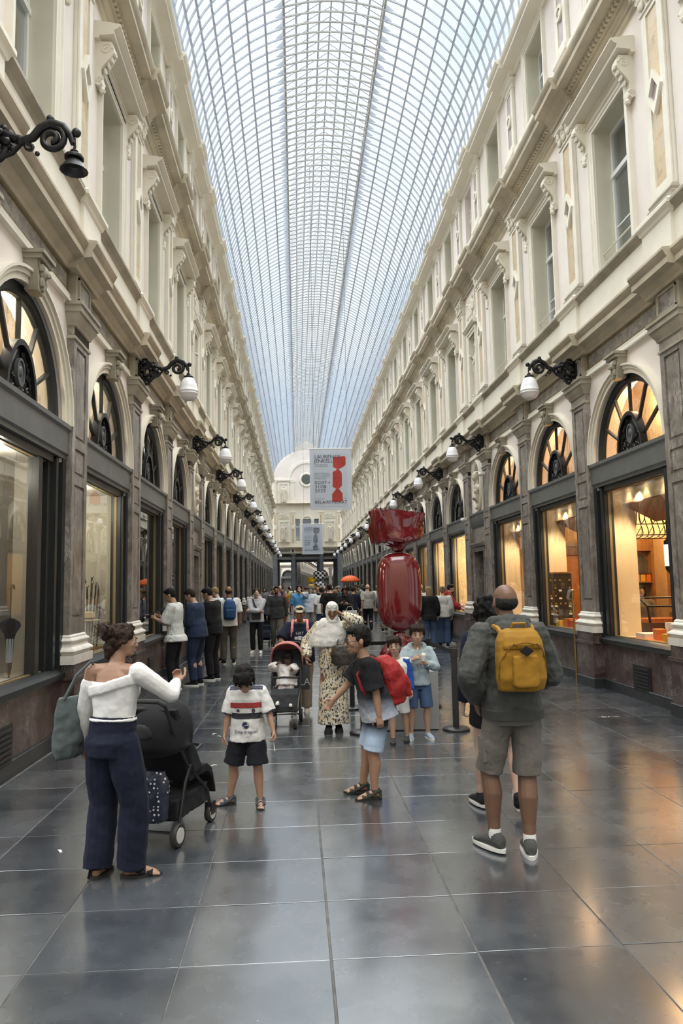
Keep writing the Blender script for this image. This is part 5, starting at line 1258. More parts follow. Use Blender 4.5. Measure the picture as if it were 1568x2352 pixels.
def blotch(name, base, cols, sc=22, th=.36):
    m, nt, b = nodes('cloth_'+name); p = pos(nt, True); col = None
    for i, c in enumerate(cols):
        v = nt.nodes.new('ShaderNodeTexVoronoi'); v.inputs['Scale'].default_value = sc*(1+.23*i)
        mp = nt.nodes.new('ShaderNodeMapping'); mp.inputs['Location'].default_value = (i*3.1,i*1.7,i*.9); mp.inputs['Scale'].default_value = (1,1,.62); nt.links.new(p, mp.inputs['Vector']); nt.links.new(mp.outputs[0], v.inputs['Vector'])
        f = ramp(nt, v.outputs['Distance'], [(th-.02*i,(1,1,1)),(th+.03-.02*i,(0,0,0))]); col = mixc(nt, f, base if col is None else col, c)
    nt.links.new(col, b.inputs['Base Color']); b.inputs['Roughness'].default_value = .85; return m
DEC = []
def decal(name, pts_faces, mt, target, root, origin, direction, off=.003):
    # flat print laid on the cloth: every point is carried along `direction` onto the cloth once it is grown
    DEC.append((name, pts_faces, mt, target, root, V(direction).normalized(), off))
def run_decals():
    cache = {}
    for name, (vs_, fs), mt, target, root, d, off in DEC:
        if target.name not in cache:
            me = target.data; cache[target.name] = BVHTree.FromPolygons([v.co for v in me.vertices], [tuple(p.vertices) for p in me.polygons])
        bv = cache[target.name]; out = []
        for p in vs_:
            hit = bv.ray_cast(V(p)-d*.5, d, 1.2)
            out.append(hit[0]-d*off if hit[0] is not None else V(p))
        me = D.meshes.new(name); me.from_pydata([tuple(p) for p in out], [], fs); me.materials.append(mt); obj(name, me, parent=root)
    DEC.clear()
def grid(c, ux, uz, w, h, nx=10, nz=6, shape=None):        # flat patch in the plane ux,uz
    c, ux, uz = V(c), V(ux), V(uz); vs_ = [c+ux*(w*(i/nx-.5))+uz*(h*(j/nz-.5)) for j in range(nz+1) for i in range(nx+1)]
    return vs_, [(j*(nx+1)+i, j*(nx+1)+i+1, (j+1)*(nx+1)+i+1, (j+1)*(nx+1)+i) for j in range(nz) for i in range(nx)]
def text_patch(sx, size, c, ux, uz):
    me = text_mesh(sx, size, blackm, 'lettering', 'CENTER', 0); bmx = bmesh.new(); bmx.from_mesh(me); bmesh.ops.triangulate(bmx, faces=bmx.faces); bmesh.ops.remove_doubles(bmx, verts=bmx.verts, dist=1e-5)
    vs_ = [V(c)+V(ux)*v.co.x+V(uz)*v.co.y for v in bmx.verts]; fs = [tuple(v.index for v in f.verts) for f in bmx.faces]; bmx.free(); return vs_, fs
def disc_patch(c, ux, uz, r, n=20, rz=None, a0=0, a1=360):
    vs_ = [V(c)]+[V(c)+V(ux)*r*math.cos(R(a0+(a1-a0)*t/n))+V(uz)*(rz or r)*math.sin(R(a0+(a1-a0)*t/n)) for t in range(n+1)]
    return vs_, [(0,t+1,t+2) for t in range(n)]
navy = cloth('navy',(.009,.012,.027)); black_c = cloth('black',(.011,.011,.013)); white_c = cloth('white',(.72,.72,.70)); charc = cloth('charcoal',(.04,.042,.045)); greyc = cloth('mid_grey',(.22,.22,.215)); lgrey = cloth('light_grey',(.50,.51,.52)); beige = cloth('beige',(.34,.285,.22)); denim = cloth('denim',(.06,.10,.19)); ldenim = cloth('pale_denim',(.16,.25,.38)); khaki = cloth('dark_khaki',(.085,.078,.062)); skyb = cloth('sky_blue',(.13,.38,.70)); redj = cloth('dark_red',(.30,.03,.028)); brownj = cloth('brown',(.13,.075,.045))
pinkc = cloth('pink',(.66,.26,.26)); greenc = cloth('olive',(.10,.11,.06)); creamc = cloth('cream',(.62,.57,.46)); mauve = cloth('mauve',(.30,.20,.26)); rust = cloth('rust',(.32,.11,.04)); teal = cloth('teal',(.03,.13,.15)); yelc = cloth('mustard',(.50,.31,.05))
def bag_strap(pts, w, mt, name, root): return obj(name, MB().tube(pts, w, 6), mt, root)

# 1 woman with the stroller
f1 = mk('woman in a white off-shoulder top and navy wide-leg trousers beside a black stroller', -1.16, 4.80, -22)
s1 = skel(1.545, 0, 3, feet=[(-.055,-.01,0,8),(.075,.03,0,-62)], hands=[(-.17,.05,.50),(.150,.235,.735)], poles=[(-.5,-1,0),(.8,-.5,-.7)], head=(-48,6,0))
body(s1, skin('skin_warm_brown',(.33,.19,.125)), f1, .94, vx(4.8), (.5,.75), True, grip=(None,V((-.3,.2,.9))), fat=1.12)
face(s1, f1, h_dark)
def sh1():
    s, h, mb = s1, s1['h'], MB(); torso(mb, s, .98, .011, .082, .222, bust=.045)
    ring = []
    for a in range(18):
        t = 2*PI*a/18; x = math.cos(t); tt = .214+.022*x+.012*max(x,0); r_ = (.100,.070)
        ring.append(s['P']+s['S']*tt*h+s['X']*x*r_[0]*h*1.0+s['F']*math.sin(t)*r_[1]*h*1.0)
    for dz,r_ in ((0,.013),(.012,.012),(-.011,.012)): mb.tube([p+s['S']*dz*h for p in ring]+[ring[0]+s['S']*dz*h], r_*h, 6, (0,0))
    mb.loft([[p-s['S']*.02*h for p in ring], ring])
    mb.tube(ringt(s,.088,.086*.96+.010,.064*.96+.010)+ringt(s,.088,.086*.96+.010,.064*.96+.010)[:1], .007*h, 6, (0,0))
    for i in (0,1):
        S_, E, W_ = s['sh'][i], s['el'][i], s['wr'][i]
        a = mid(S_,E,.35) if i == 0 else S_
        limb(mb, [a, mid(a,E), E], [.040*h,.037*h,.032*h], 12); limb(mb, [E, mid(E,W_,.4), mid(E,W_,.95)], [.031*h,.030*h,.021*h], 12)
        for q in (.62,.74,.86): mb.ball(mid(E,W_,q),(.026*h,.026*h,.008*h),10,5)
    return rm('blouse', mb, vx(4.8), cloth('white_jersey',(.70,.70,.69)), f1, 4, (.012,.085))
sh1()
trousers(s1, f1, navy, 1.06, vx(4.8), .010, 2.02, .018, (.016,.10), waist=.10)
h_chest = hairm('chestnut',(.040,.020,.012)); hair(s1, f1, h_chest, 'bun', vx(4.8), .035)
m = MB(); rg = random.Random(11)
for q in range(22):
    a = rg.uniform(-1,1); p0 = hp(s1,.25*a,-.45,.2+.15*rg.random()); m.tube([p0, p0+(s1['hx']*a*.2-s1['hf']*(.1+.15*rg.random())+s1['hz']*rg.uniform(-.15,.25))*s1['hh'], p0+(s1['hx']*a*.35-s1['hf']*(.2+.3*rg.random())+s1['hz']*rg.uniform(-.4,.2))*s1['hh']], [.018*s1['hh'],.014*s1['hh'],.004*s1['hh']], 5)
obj('hair_strand', m, h_chest, f1, kind='stuff')
m = MB()
for k in (-1,1):
    for q in range(4): m.tube([hp(s1,k*.02,-.60,.38-.09*q),hp(s1,k*.13,-.62,.36-.09*q),hp(s1,k*.16,-.50,.33-.09*q)],.016*s1['hh'],5)
m.tube([hp(s1,0,-.60,.42),hp(s1,0,-.63,.05)],.03*s1['hh'],6); obj('hair_clip', m, plain('grey_claw_clip',(.42,.42,.42),.35,var=0), f1)
mb = MB(); M = Matrix((s1['hx'],s1['hf'],s1['hz'])).transposed()
for c,r_ in (((0,-.34,-.22),(.30,.20,.30)),((-.12,-.36,-.42),(.16,.14,.2)),((.1,-.5,.22),(.25,.2,.25)),((-.15,-.52,.35),(.2,.18,.2))): mb.ball(hp(s1,*c),[q*s1['hh'] for q in r_],12,8,M)
rm('loose_hair', mb, .008, h_chest, f1, 2, (.03,.03)); sandals(s1, f1, black_c, soleB)
tb = worn('tote_bag', f1, 'slouchy grey-green tote bag hanging from the shoulder of the woman in white', 'bag')
m = MB(); m.loft([[(x*w-.30, y_*.13-.03, z) for x,y_ in [(math.cos(2*PI*a/14), math.sin(2*PI*a/14)) for a in range(14)]] for z,w in ((.70,.02),(.72,.055),(.80,.075),(.92,.06),(1.02,.035),(1.08,.015))])
rm('bag_body', m, .010, cloth('grey_green_canvas',(.085,.105,.105)), tb, 2, (.03,.09))
m = MB(); m.tube([(-.30,-.1,1.05),(-.22,-.07,1.22),(-.155,-.02,1.30),(-.16,.04,1.26),(-.29,.07,1.05)],.012,6); obj('strap', m, cloth('grey_green_canvas',(.085,.105,.105)), tb)

# 2 bald man with the yellow backpack
f2 = mk('bald man in a grey hooded jacket and grey shorts wearing the mustard backpack', 1.41, 4.93, 3)
s2 = skel(1.755, 0, 2, feet=[(-.075,.035,.006,22,0),(.035,-.03,0,-14)], hands=[(-.128,.035,.545),(.085,.13,.60)], poles=[(-.7,-.8,-.1),(.8,-.7,-.25)], head=(8,4,0), sw=.98)
body(s2, skin('skin_deep_brown',(.165,.088,.054)), f2, .95, vx(4.9), (.6,.7), fat=1.08)
jk = cloth('grey_jacket',(.058,.061,.058),.7); shirt(s2, f2, jk, .98, vx(4.9), .020, 1.93, -.012, (.026,.07), 'jacket', .004, True, cuffr=.026)
obj('jacket_hem', MB().loft([ringt(s2,t,.098*.93+o,.075*.97+o) for t,o in ((-.03,.018),(-.032,.024),(.0,.026),(.004,.02))]), cloth('dark_rib',(.05,.052,.05)), f2)
st = cloth('grey_cotton',(.165,.155,.14)); trousers(s2, f2, st, .96, vx(4.9), .008, .97, .002, (.018,.09), 'shorts', .05)
m = MB()
for i,k in ((0,-1),(1,1)):
    p = mid(s2['hip'][i],s2['knee'][i],.6)+V((k*.043*s2['h'],-.0,0)); m.box(p.x-.010,p.x+.010,p.y-.06,p.y+.06,p.z-.08,p.z+.07)
obj('cargo_pocket', m, st, f2, kind='stuff')
m = MB()
for x,z in ((-.10,.90),(.12,.91)): m.ball((x,-.128,z),(.012,.006,.012),8,5)
obj('button', m, blackm, f2, kind='stuff')
hair(s2, f2, hairm('black_grey_stubble',(.03,.028,.027)), 'bald', vx(4.9), .004)
shoes(s2, f2, cloth('grey_sneaker',(.075,.078,.078)), soleW, .007, big=1.1)
for i in (0,1): obj('sock', MB().lathe([(.042,-.01),(.041,.06),(.039,.065)],14,tuple(s2['ankle'][i]),(0,0)), white_c, f2)
bk = worn('backpack', f2, 'mustard yellow backpack with a dark diamond patch on the bald man', 'backpack')
mus = cloth('mustard_nylon',(.30,.155,.016),.65)
B0 = s2['P']+s2['S']*.19*s2['h']-s2['F']*.195; BX, BY, BZ = s2['X'], s2['F'], s2['S']
def bpt(x,y_,z): return B0+BX*x+BY*y_+BZ*z
def packloft(prof, n=20, e=3.2):
    mb = MB(); mb.loft([[bpt(math.copysign(abs(math.cos(t))**(2/e),math.cos(t))*w, yo+math.copysign(abs(math.sin(t))**(2/e),math.sin(t))*d_, z) for t in [2*PI*a/n for a in range(n)]] for z,w,d_,yo in prof]); return mb
rm('pack_body', packloft([(-.205,.10,.05,.01),(-.195,.145,.075,.01),(-.12,.158,.092,0),(.03,.158,.092,0),(.12,.148,.082,.006),(.175,.12,.062,.012),(.195,.08,.04,.016)]), .007, mus, bk, 3, (.012,.08))
rm('front_pocket', packloft([(-.17,.07,.03,-.088),(-.155,.085,.034,-.088),(.02,.082,.030,-.088),(.03,.075,.02,-.086)], e=5), .006, mus, bk, 2, (.008,.06))
rm('top_flap', packloft([(.065,.13,.05,-.045),(.09,.135,.055,-.042),(.14,.12,.05,-.03),(.18,.09,.04,-.01)], e=3.5), .006, mus, bk, 2, (.006,.05))
m = MB()
for k in (-1,1): m.tube([bpt(k*.045,-.10,.085),bpt(k*.075,-.112,.10),bpt(k*.115,-.10,.06),bpt(k*.15,-.05,-.02),bpt(k*.16,-.03,-.12)],.0045,5)
m.tube([bpt(-.1,-.103,.088),bpt(0,-.112,.108),bpt(.1,-.103,.088)],.0045,5); obj('zip', m, cloth('dark_mustard',(.20,.105,.015)), bk, kind='stuff')
m = MB(); m.tube([bpt(-.05,.01,.185),bpt(-.04,-.01,.225),bpt(.04,-.01,.225),bpt(.05,.01,.185)],.010,6); obj('carry_handle', m, mus, bk)
q = [bpt(-.048,-.126,.055),bpt(0,-.128,.022),bpt(.048,-.126,.055),bpt(0,-.122,.088)]; m = MB(); m.loft([q,[p-BY*.006 for p in q]]); obj('diamond_patch', m, black_c, bk, ang=0)
m = MB()
for k in (-1,1): m.tube([bpt(k*.10,.02,.15),bpt(k*.115,.07,.195),bpt(k*.125,.15,.215),bpt(k*.135,.25,.17),bpt(k*.145,.29,.05)],.018,6)
obj('shoulder_strap', m, mus, bk, kind='stuff')

# 3 woman half hidden in front of him
f3 = mk('woman with big dark curly hair and black sneakers, half hidden by the bald man', 1.52, 5.80, 6)
s3 = skel(1.64, 0, 2, feet=[(-.05,.10,0,4),(.075,-.06,.035,-28,-50)])
body(s3, sk_fair, f3, 1., .010, fat=.95); shirt(s3, f3, navy, 1.02, .010, .014, 1.9, -.03); trousers(s3, f3, black_c, 1.0, .010, .012, .5, .01, name='shorts')
hair(s3, f3, h_black, 'afro', .010, .03); shoes(s3, f3, cloth('black_knit',(.018,.018,.022)), soleW, .007, big=1.05)
for o in [c for c in f3.children if c.name.startswith('shoe')][1:2]:
    m = MB(); m.tube([(-.034,.10,-.035),(-.040,.055,-.045),(-.037,.03,-.038),(-.033,-.015,-.010)],[.004,.009,.007,.002],5); obj('tick_mark', m, white_c, o)

# 4 boy in the white football shirt
f4 = mk('boy in a white striped football shirt and black shorts looking down at the floor', -.42, 6.22, 176)
s4 = skel(1.19, 1, 4, feet=[(-.085,.02,0,10),(.125,-.03,0,-58)], hands=[(-.185,.07,.495),(.152,.03,.475)], head=(6,50,6), sw=.94)
body(s4, sk_tan, f4, 1.05, vx(6), (.7,.5), True, fat=1.0); face(s4, f4, h_black)
jer = cloth('white_polyester',(.72,.72,.705),.7)
sh4 = shirt(s4, f4, jer, 1.08, vx(6), .014, .92, -.045, (.018,.07), 'football_shirt', .012)
trousers(s4, f4, cloth('black_shorts',(.013,.014,.020)), 1.06, vx(6), .012, .92, .014, (.02,.09), 'shorts', .05)
hair(s4, f4, h_black, 'fringe', vx(6), .022); sandals(s4, f4, cloth('blue_grey_webbing',(.07,.085,.10)), soleB)
z4 = lambda f: f*1.19
blk = plain('black_print',(.016,.016,.022),.7,var=0); rdp = plain('red_print',(.33,.035,.035),.7,var=0); nvp = plain('navy_print',(.02,.025,.07),.7,var=0)
X4, Z4 = V((-1,0,0)), V((0,0,1)); DY = (0,-1,0)
decal('red_band', grid((0,.2,.806),X4,Z4,.252,.042,18,3), rdp, sh4, f4, 0, DY, .004)
decal('black_band', grid((0,.2,.722),X4,Z4,.256,.044,18,3), blk, sh4, f4, 0, DY, .004)
decal('lettering', text_patch('Snapdragon', .040, (-.0,.2,.585), X4, Z4), nvp, sh4, f4, 0, DY, .004)
for q in (-1,0,1): decal('shirt_badge', disc_patch(V((-1,0,0))*-.062*-1*-1+V((.0,.2,.762))+X4*.0*q+X4*(-.006*q)+V((.0,0,0)), X4*1, Z4, .007 if q else .008, 10, .014), nvp, sh4, f4, 0, DY, .005)
for q in range(3): decal('shirt_badge', grid(V((.062,.2,.755-.004*q)),X4,Z4,.022,.0016,3,1), jer, sh4, f4, 0, DY, .006)
decal('crest', disc_patch((-.062,.2,.762),X4,Z4,.014,12,.018), nvp, sh4, f4, 0, DY, .005); decal('crest', disc_patch((-.062,.2,.762),X4,Z4,.007,8,.010), rdp, sh4, f4, 0, DY, .006)
decal('roundel', disc_patch((0,.2,.652),X4,Z4,.030,24), plain('pale_print',(.42,.44,.47),.7,var=0), sh4, f4, 0, DY, .004)
decal('roundel', disc_patch((0.006,.2,.650),X4,Z4,.023,16,.026,20,200), nvp, sh4, f4, 0, DY, .005); decal('roundel', disc_patch((-.004,.2,.646),X4,Z4,.021,16,.022,180,350), nvp, sh4, f4, 0, DY, .005)
sm4 = []
for i,k in ((0,-1),(1,1)):
    a, b_ = s4['N']-s4['S']*.01*1.19+V((k*.035,0,0)), s4['sh'][i]+V((k*.015,0,0)); u = (b_-a).normalized()
    for q in (-1,0,1): decal('shoulder_stripe', grid(mid(a,b_)+V((0,.30+.0*q,.30+.021*q)), u, V((0,-.7,.7)), (b_-a).length*1.1, .010, 10, 1), nvp, sh4, f4, 0, (0,-.7,-.7), .004)
    E = mid(s4['sh'][i],s4['el'][i],.92); dd = (s4['el'][i]-s4['sh'][i]).normalized(); n0 = dd.orthogonal().normalized(); b0 = dd.cross(n0); r_ = .0505
    obj('sleeve_cuff', MB().loft([[E+dd*t+n0*math.cos(a)*rr+b0*math.sin(a)*rr for a in [2*PI*q/16 for q in range(16)]] for t,rr in ((-.014,r_),(-.010,r_+.004),(.006,r_+.004),(.008,r_-.004))],(0,0)), blk, f4)
N_ = s4['N']; obj('collar', MB().tube([N_+V((.052*math.cos(t),.046*math.sin(t)+.006,.006-.014*math.sin(t))) for t in [2*PI*q/18 for q in range(19)]],.011,6,(0,0)), blk, f4)
st4 = worn('lollipop_stick', f4, 'short pale stick held in the hand of the boy in the football shirt', 'stick')
w4 = s4['wr'][0]; obj('stick', MB().tube([w4+V((0.0,.01,-.07)),w4+V((-.01,.02,-.14))],.004,6), white_c, st4); obj('tip', MB().ball(w4+V((-.01,.02,-.142)),.006,6,4), whitec, st4)

# 5 boy in profile with the red backpack
f5 = mk('boy with glasses in a black-to-white shirt leaning forward under a red backpack', .60, 6.36, 92)
s5 = skel(1.43, .75, 13, feet=[(-.055,-.01,0,12),(.07,.045,0,6)], hands=[(-.135,-.045,.42),(.12,.215,.525)], poles=[(-.2,-1,0),(.3,-1,.0)], head=(4,8,0), shift=(0,-.045))
body(s5, sk_tan, f5, 1.1, vx(6), (.45,.45), True, fat=1.05); face(s5, f5, h_black, glasses=blackm)
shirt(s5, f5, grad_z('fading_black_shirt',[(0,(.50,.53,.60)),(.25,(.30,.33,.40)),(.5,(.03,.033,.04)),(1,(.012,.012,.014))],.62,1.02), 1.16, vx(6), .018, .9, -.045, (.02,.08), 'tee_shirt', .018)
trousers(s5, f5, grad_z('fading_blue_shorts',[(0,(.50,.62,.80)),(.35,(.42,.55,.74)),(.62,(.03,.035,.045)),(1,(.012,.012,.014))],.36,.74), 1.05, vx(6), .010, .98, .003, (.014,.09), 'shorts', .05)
hair(s5, f5, h_black, 'short', vx(6), .02); sandals(s5, f5, cloth('camouflage_webbing',(.05,.055,.045)), soleB)
b5 = worn('backpack', f5, 'red nylon backpack on the leaning boy with glasses', 'backpack')
redn = cloth('red_nylon',(.30,.022,.022),.55); B0 = s5['P']+s5['S']*.15*1.43-s5['F']*.175; BX, BY, BZ = s5['X'], s5['F'], s5['S']
rm('pack_body', packloft([(-.21,.07,.05,.03),(-.19,.125,.085,.01),(-.09,.14,.115,-.01),(.05,.135,.11,-.01),(.15,.115,.08,.01),(.205,.07,.045,.03)], e=2.6), .007, redn, b5, 3, (.03,.09))
rm('front_pocket', packloft([(-.16,.09,.03,-.10),(-.06,.10,.035,-.115),(.02,.09,.025,-.108)], e=3), .007, redn, b5, 2, (.015,.06))
m = MB()
for i,k in ((0,-1),(1,1)): m.tube([bpt(k*.07,.06,.17),bpt(k*.085,.13,.225),bpt(k*.09,.20,.21),bpt(k*.105,.275,.12),bpt(k*.115,.27,.0),bpt(k*.12,.18,-.1),bpt(k*.1,.06,-.15)],.019,6)
obj('shoulder_strap', m, redn, b5, kind='stuff'); obj('pull_cord', MB().tube([bpt(-.135,.26,-.02),bpt(-.14,.265,-.12),bpt(-.138,.25,-.2)],.006,5), redn, b5)

# 6 two boys in front of the plinth
f6 = mk('smiling small boy in a white sports shirt with royal blue sleeves and white shorts', 1.10, 8.42, 176)
s6 = skel(1.17, 1, 0, head=(-12,2,4), feet=[(-.09,-.06,0,-10),(.05,.03,0,-4)]); body(s6, sk_mid, f6, 1.05, .008); face(s6, f6, h_dark, smile=True)
sh6 = shirt(s6, f6, white_c, 1.08, .008, .014, .01, -.05, name='shirt'); trousers(s6, f6, cloth('white_shorts',(.60,.60,.60)), 1.0, .008, .008, .9, .006, name='shorts')
roy = cloth('royal_blue',(.025,.08,.36)); mb = MB(); h = s6['h']
for i in (0,1):
    S_, E, W_ = s6['sh'][i], s6['el'][i], s6['wr'][i]; limb(mb, [s6['N']-s6['S']*.02*h+(S_-s6['N'])*.35, S_, mid(S_,E), E], [.040*h,.048*h,.045*h,.040*h], 12); mb.tube([E, mid(E,W_,.9)], [.040*h,.032*h], 12)
rm('sleeve', mb, .008, roy, f6, 3, (.012,.07))
hair(s6, f6, h_dark, 'fringe', .008, .012); shoes(s6, f6, cloth('dark_grey_shoe',(.05,.05,.05)), soleB, .008)
decal('chest_mark', grid((-.055,.2,.735),X4,Z4,.04,.010,4,2), nvp, sh6, f6, 0, DY, .004)
for q in range(3): decal('chest_mark', grid((-.05+.014*q-.014,.2,.752+.004*q),V((-.6,0,-.8)),V((-.8,0,.6)),.006,.028+.0*q,1,3), nvp, sh6, f6, 0, DY, .004)
decal('lettering', text_patch('adidas', .026, (-.055,.2,.712), X4, Z4), nvp, sh6, f6, 0, DY, .005)
decal('zip', grid((.004,.2,.79),X4,Z4,.006,.11,1,6), nvp, sh6, f6, 0, DY, .004)
f7 = mk('boy in a pale blue-grey hoodie and denim shorts eating ice cream from a cup', 1.37, 8.60, 180)
s7 = skel(1.29, .9, -1, hands=[(-.055,.125,.665),(.06,.135,.70)], poles=[(-1,-.4,-.9),(1,-.4,-.9)], head=(-4,4,0), feet=[(-.075,0,0,16),(.075,.0,0,-14)])
body(s7, sk_mid, f7, 1.08, .008, (.8,.9)); face(s7, f7, h_dark, smile=True)
shirt(s7, f7, cloth('pale_blue_fleece',(.36,.44,.47)), 1.04, .008, .013, 1.92, -.02, (.02,.06), 'hoodie', .006, True); trousers(s7, f7, denim, 1.02, .008, .008, .95, .005, name='shorts'); hair(s7, f7, h_dark, 'fringe', .008, .012)
shoes(s7, f7, cloth('pale_blue_shoe',(.34,.42,.52)), soleW, .008); obj('zip', MB().tube([s7['P']+s7['F']*.108+s7['S']*t*1.29 for t in (0,.1,.2)],.004,5), lgrey, f7)
obj('bracelet', MB().lathe([(.036,-.012),(.04,0),(.036,.012)],12,tuple(mid(s7['el'][0],s7['wr'][0],.25)),(0,0)), plain('lime_yellow',(.55,.62,.05),.5,var=0), f7)
ic = worn('ice_cream_cup', f7, 'small white tub of ice cream held by the boy in the hoodie', 'cup'); c7 = s7['wr'][0]+V((.035,.05,.03))
obj('cup', MB().lathe([(.026,0),(.036,.06),(.034,.06),(.025,.005)],14,tuple(c7)), white_c, ic); obj('scoop', MB().ball(c7+V((0,0,.065)),(.033,.033,.028),10,6), plain('vanilla',(.72,.66,.55),.4), ic)
sp = worn('spoon', f7, 'small pale spoon raised to the mouth of the boy in the hoodie', 'spoon'); w7 = s7['wr'][1]; obj('stem', MB().tube([w7+V((-.02,.03,.06)),w7+V((-.045,.045,.12))],.004,5), whitec, sp); obj('tip', MB().ball(w7+V((-.048,.047,.126)),(.010,.008,.014),6,4), whitec, sp)

# 7 woman in white headscarf and leaf-print dress
f8 = mk('woman in a white headscarf and long leaf-print dress raising one hand to her brow', .42, 9.18, 178)
s8 = skel(1.57, 0, 2, hands=[(-.075,.10,.895),(.20,.06,.56)], poles=[(-1,.2,-.6),(.7,-1,0)], head=(0,16,0), feet=[(-.036,-.02,0,4),(.038,.03,0,-6)])
body(s8, sk_brown, f8, 1.05, .009, (.4,.5), ears=False); face(s8, f8, h_black)
lf = blotch('leaf_print',(.62,.58,.48),[(.03,.035,.05),(.45,.28,.07),(.10,.12,.10)],33,.33)
def dr(mb, s):
    h = s['h']; fy = .0
    mb.loft([ringt(s,t,rx,ry,yo,24) for t,rx,ry,yo in ((-.46,.125,.115,.012),(-.44,.122,.112,.012),(-.3,.115,.105,.012),(-.1,.098,.078,0),(0,.098,.076,0),(.1,.09,.07,0),(.2,.093,.066,0))])
shirt(s8, f8, lf, 1.0, .010, .014, 1.9, -.04, (.03,.12), 'dress', .008, extra=dr, cuffr=.034)
def hijab():
    s, h, hh, mb = s8, s8['h'], s8['hh'], MB(); M = Matrix((s['hx'],s['hf'],s['hz'])).transposed()
    mb.ball(hp(s,0,-.07,.13),[.385*hh,.45*hh,.42*hh],16,10,M); mb.ball(hp(s,0,-.20,-.15),[.37*hh,.33*hh,.42*hh],14,10,M)
    for k in (-1,1): limb(mb,[hp(s,k*.24,.20,.36),hp(s,k*.325,.20,.05),hp(s,k*.29,.24,-.25),hp(s,k*.14,.30,-.45)],[.10*hh,.09*hh,.09*hh,.10*hh],8)
    limb(mb,[hp(s,-.18,.3,-.5),hp(s,0,.33,-.52),hp(s,.18,.3,-.5)],.12*hh,8)
    mb.loft([ringt(s,t,rx,ry,yo,20,2.2,xo) for t,rx,ry,yo,xo in ((.345,.052,.055,.006,0),(.30,.075,.07,.004,0),(.275,.115,.078,0,.01),(.23,.135,.092,.0,.02),(.17,.135,.096,.0,.035),(.13,.12,.092,0,.05),(.12,.10,.08,0,.055))])
    limb(mb,[s['N']+s['X']*.06*h+s['F']*.03*h, s['N']+s['X']*.14*h-s['S']*.10*h, s['N']+s['X']*.19*h-s['S']*.20*h],[.05*h,.045*h,.02*h],8)
    return rm('headscarf', mb, .008, cloth('white_chiffon',(.72,.72,.70)), f8, 4, (.016,.06))
hijab(); shoes(s8, f8, black_c, soleB, .009, big=1.1)
sg = worn('sunglasses', f8, 'thin round glasses pushed up on the white headscarf', 'glasses'); m = MB()
for k in (-1,1):
    c = hp(s8,k*.17,.36,.38); m.tube([c+(s8['hx']*math.cos(t)*.135+(s8['hz']*.8-s8['hf']*.35)*math.sin(t)*.12)*s8['hh'] for t in [2*PI*q/14 for q in range(15)]],.013*s8['hh'],5,(0,0))
m.tube([hp(s8,-.04,.38,.39),hp(s8,.04,.38,.39)],.013*s8['hh'],5); obj('frame', m, blackm, sg)
hb_ = worn('handbag', f8, 'large dark brown shoulder bag at the hip of the woman in the leaf-print dress', 'bag'); dkb = plain('dark_brown_leather',(.035,.026,.022),.4,var=.2,obj_space=True)
m = MB(); m.loft([[(-.13+w*math.cos(t)*1.0, .19+d_*math.sin(t), z) for t in [2*PI*a/16 for a in range(16)]] for z,w,d_ in ((.80,.10,.03),(.83,.15,.06),(.93,.165,.065),(1.03,.13,.045),(1.05,.08,.03))]); rm('bag_body', m, .010, dkb, hb_, 2, (.02,.08))
obj('strap', MB().tube([(-.22,.17,1.02),(-.2,.12,1.2),(-.17,.03,1.30),(-.10,.08,1.24),(-.05,.16,1.03)],.009,6), dkb, hb_)

# 8 carer in navy with the pink stroller
f9 = mk('person in a beige cap and navy tee with pink rucksack straps pushing a pink stroller', .03, 10.48, 178)
s9 = skel(1.50, 0, 8, hands=[(-.14,.26,.665),(.14,.26,.665)], head=(0,12,0), feet=[(-.05,-.06,0,2),(.06,.05,0,-4)])
body(s9, sk_brown, f9, 1.14, .010, (1.1,1.1), fat=1.1, grip=(V((0,0,-1)),V((0,0,-1)))); face(s9, f9, h_black); sh9 = shirt(s9, f9, navy, 1.2, .010, .016, .85, -.05, name='tee_shirt', loose=.015, belly=.02); trousers(s9, f9, beige, 1.1, .010, .012, 1.95, .01); hair(s9, f9, h_black, 'short', .010, .01); shoes(s9, f9, cloth('pale_beige_shoe',(.50,.45,.36)), soleW, .010)
def cap(s, root, mt, vox=.009):
    hh, mb = s['hh'], MB(); M = Matrix((s['hx'],s['hf'],s['hz'])).transposed(); mb.ball(hp(s,0,-.04,.26),[.39*hh,.44*hh,.30*hh],14,9,M); mb.ball(hp(s,0,.40,.22),[.28*hh,.26*hh,.045*hh],12,6,M); return rm('cap', mb, vox, mt, root, 1)
cap(s9, f9, cloth('beige_cap',(.42,.36,.26)))
decal('chest_print', text_patch('HAT', .055, (0,.25,1.09), X4, Z4), plain('pale_print',(.42,.44,.47),.7,var=0), sh9, f9, 0, DY, .004)
for q in range(3): decal('chest_print', grid((-.05+.05*q,.25,1.045),X4,Z4,.045,.04 if q != 1 else .055,3,3), plain('pale_print',(.42,.44,.47),.7,var=0), sh9, f9, 0, DY, .004)
pk = worn('backpack', f9, 'pink rucksack whose straps cross the shoulders of the person in navy', 'backpack'); B0 = s9['P']+s9['S']*.2*1.5-s9['F']*.20; BX, BY, BZ = s9['X'], s9['F'], s9['S']
rm('pack_body', packloft([(-.2,.09,.05,0),(-.1,.14,.08,0),(.08,.14,.08,0),(.17,.08,.05,0)]), .012, pinkc, pk, 2)
for k in (-1,1): obj('shoulder_strap', MB().tube([bpt(k*.09,.08,.13),bpt(k*.095,.14,.185),bpt(k*.10,.20,.18),bpt(k*.105,.295,.10),bpt(k*.11,.31,.0),bpt(k*.13,.25,-.1)],.021,8), pinkc, pk)

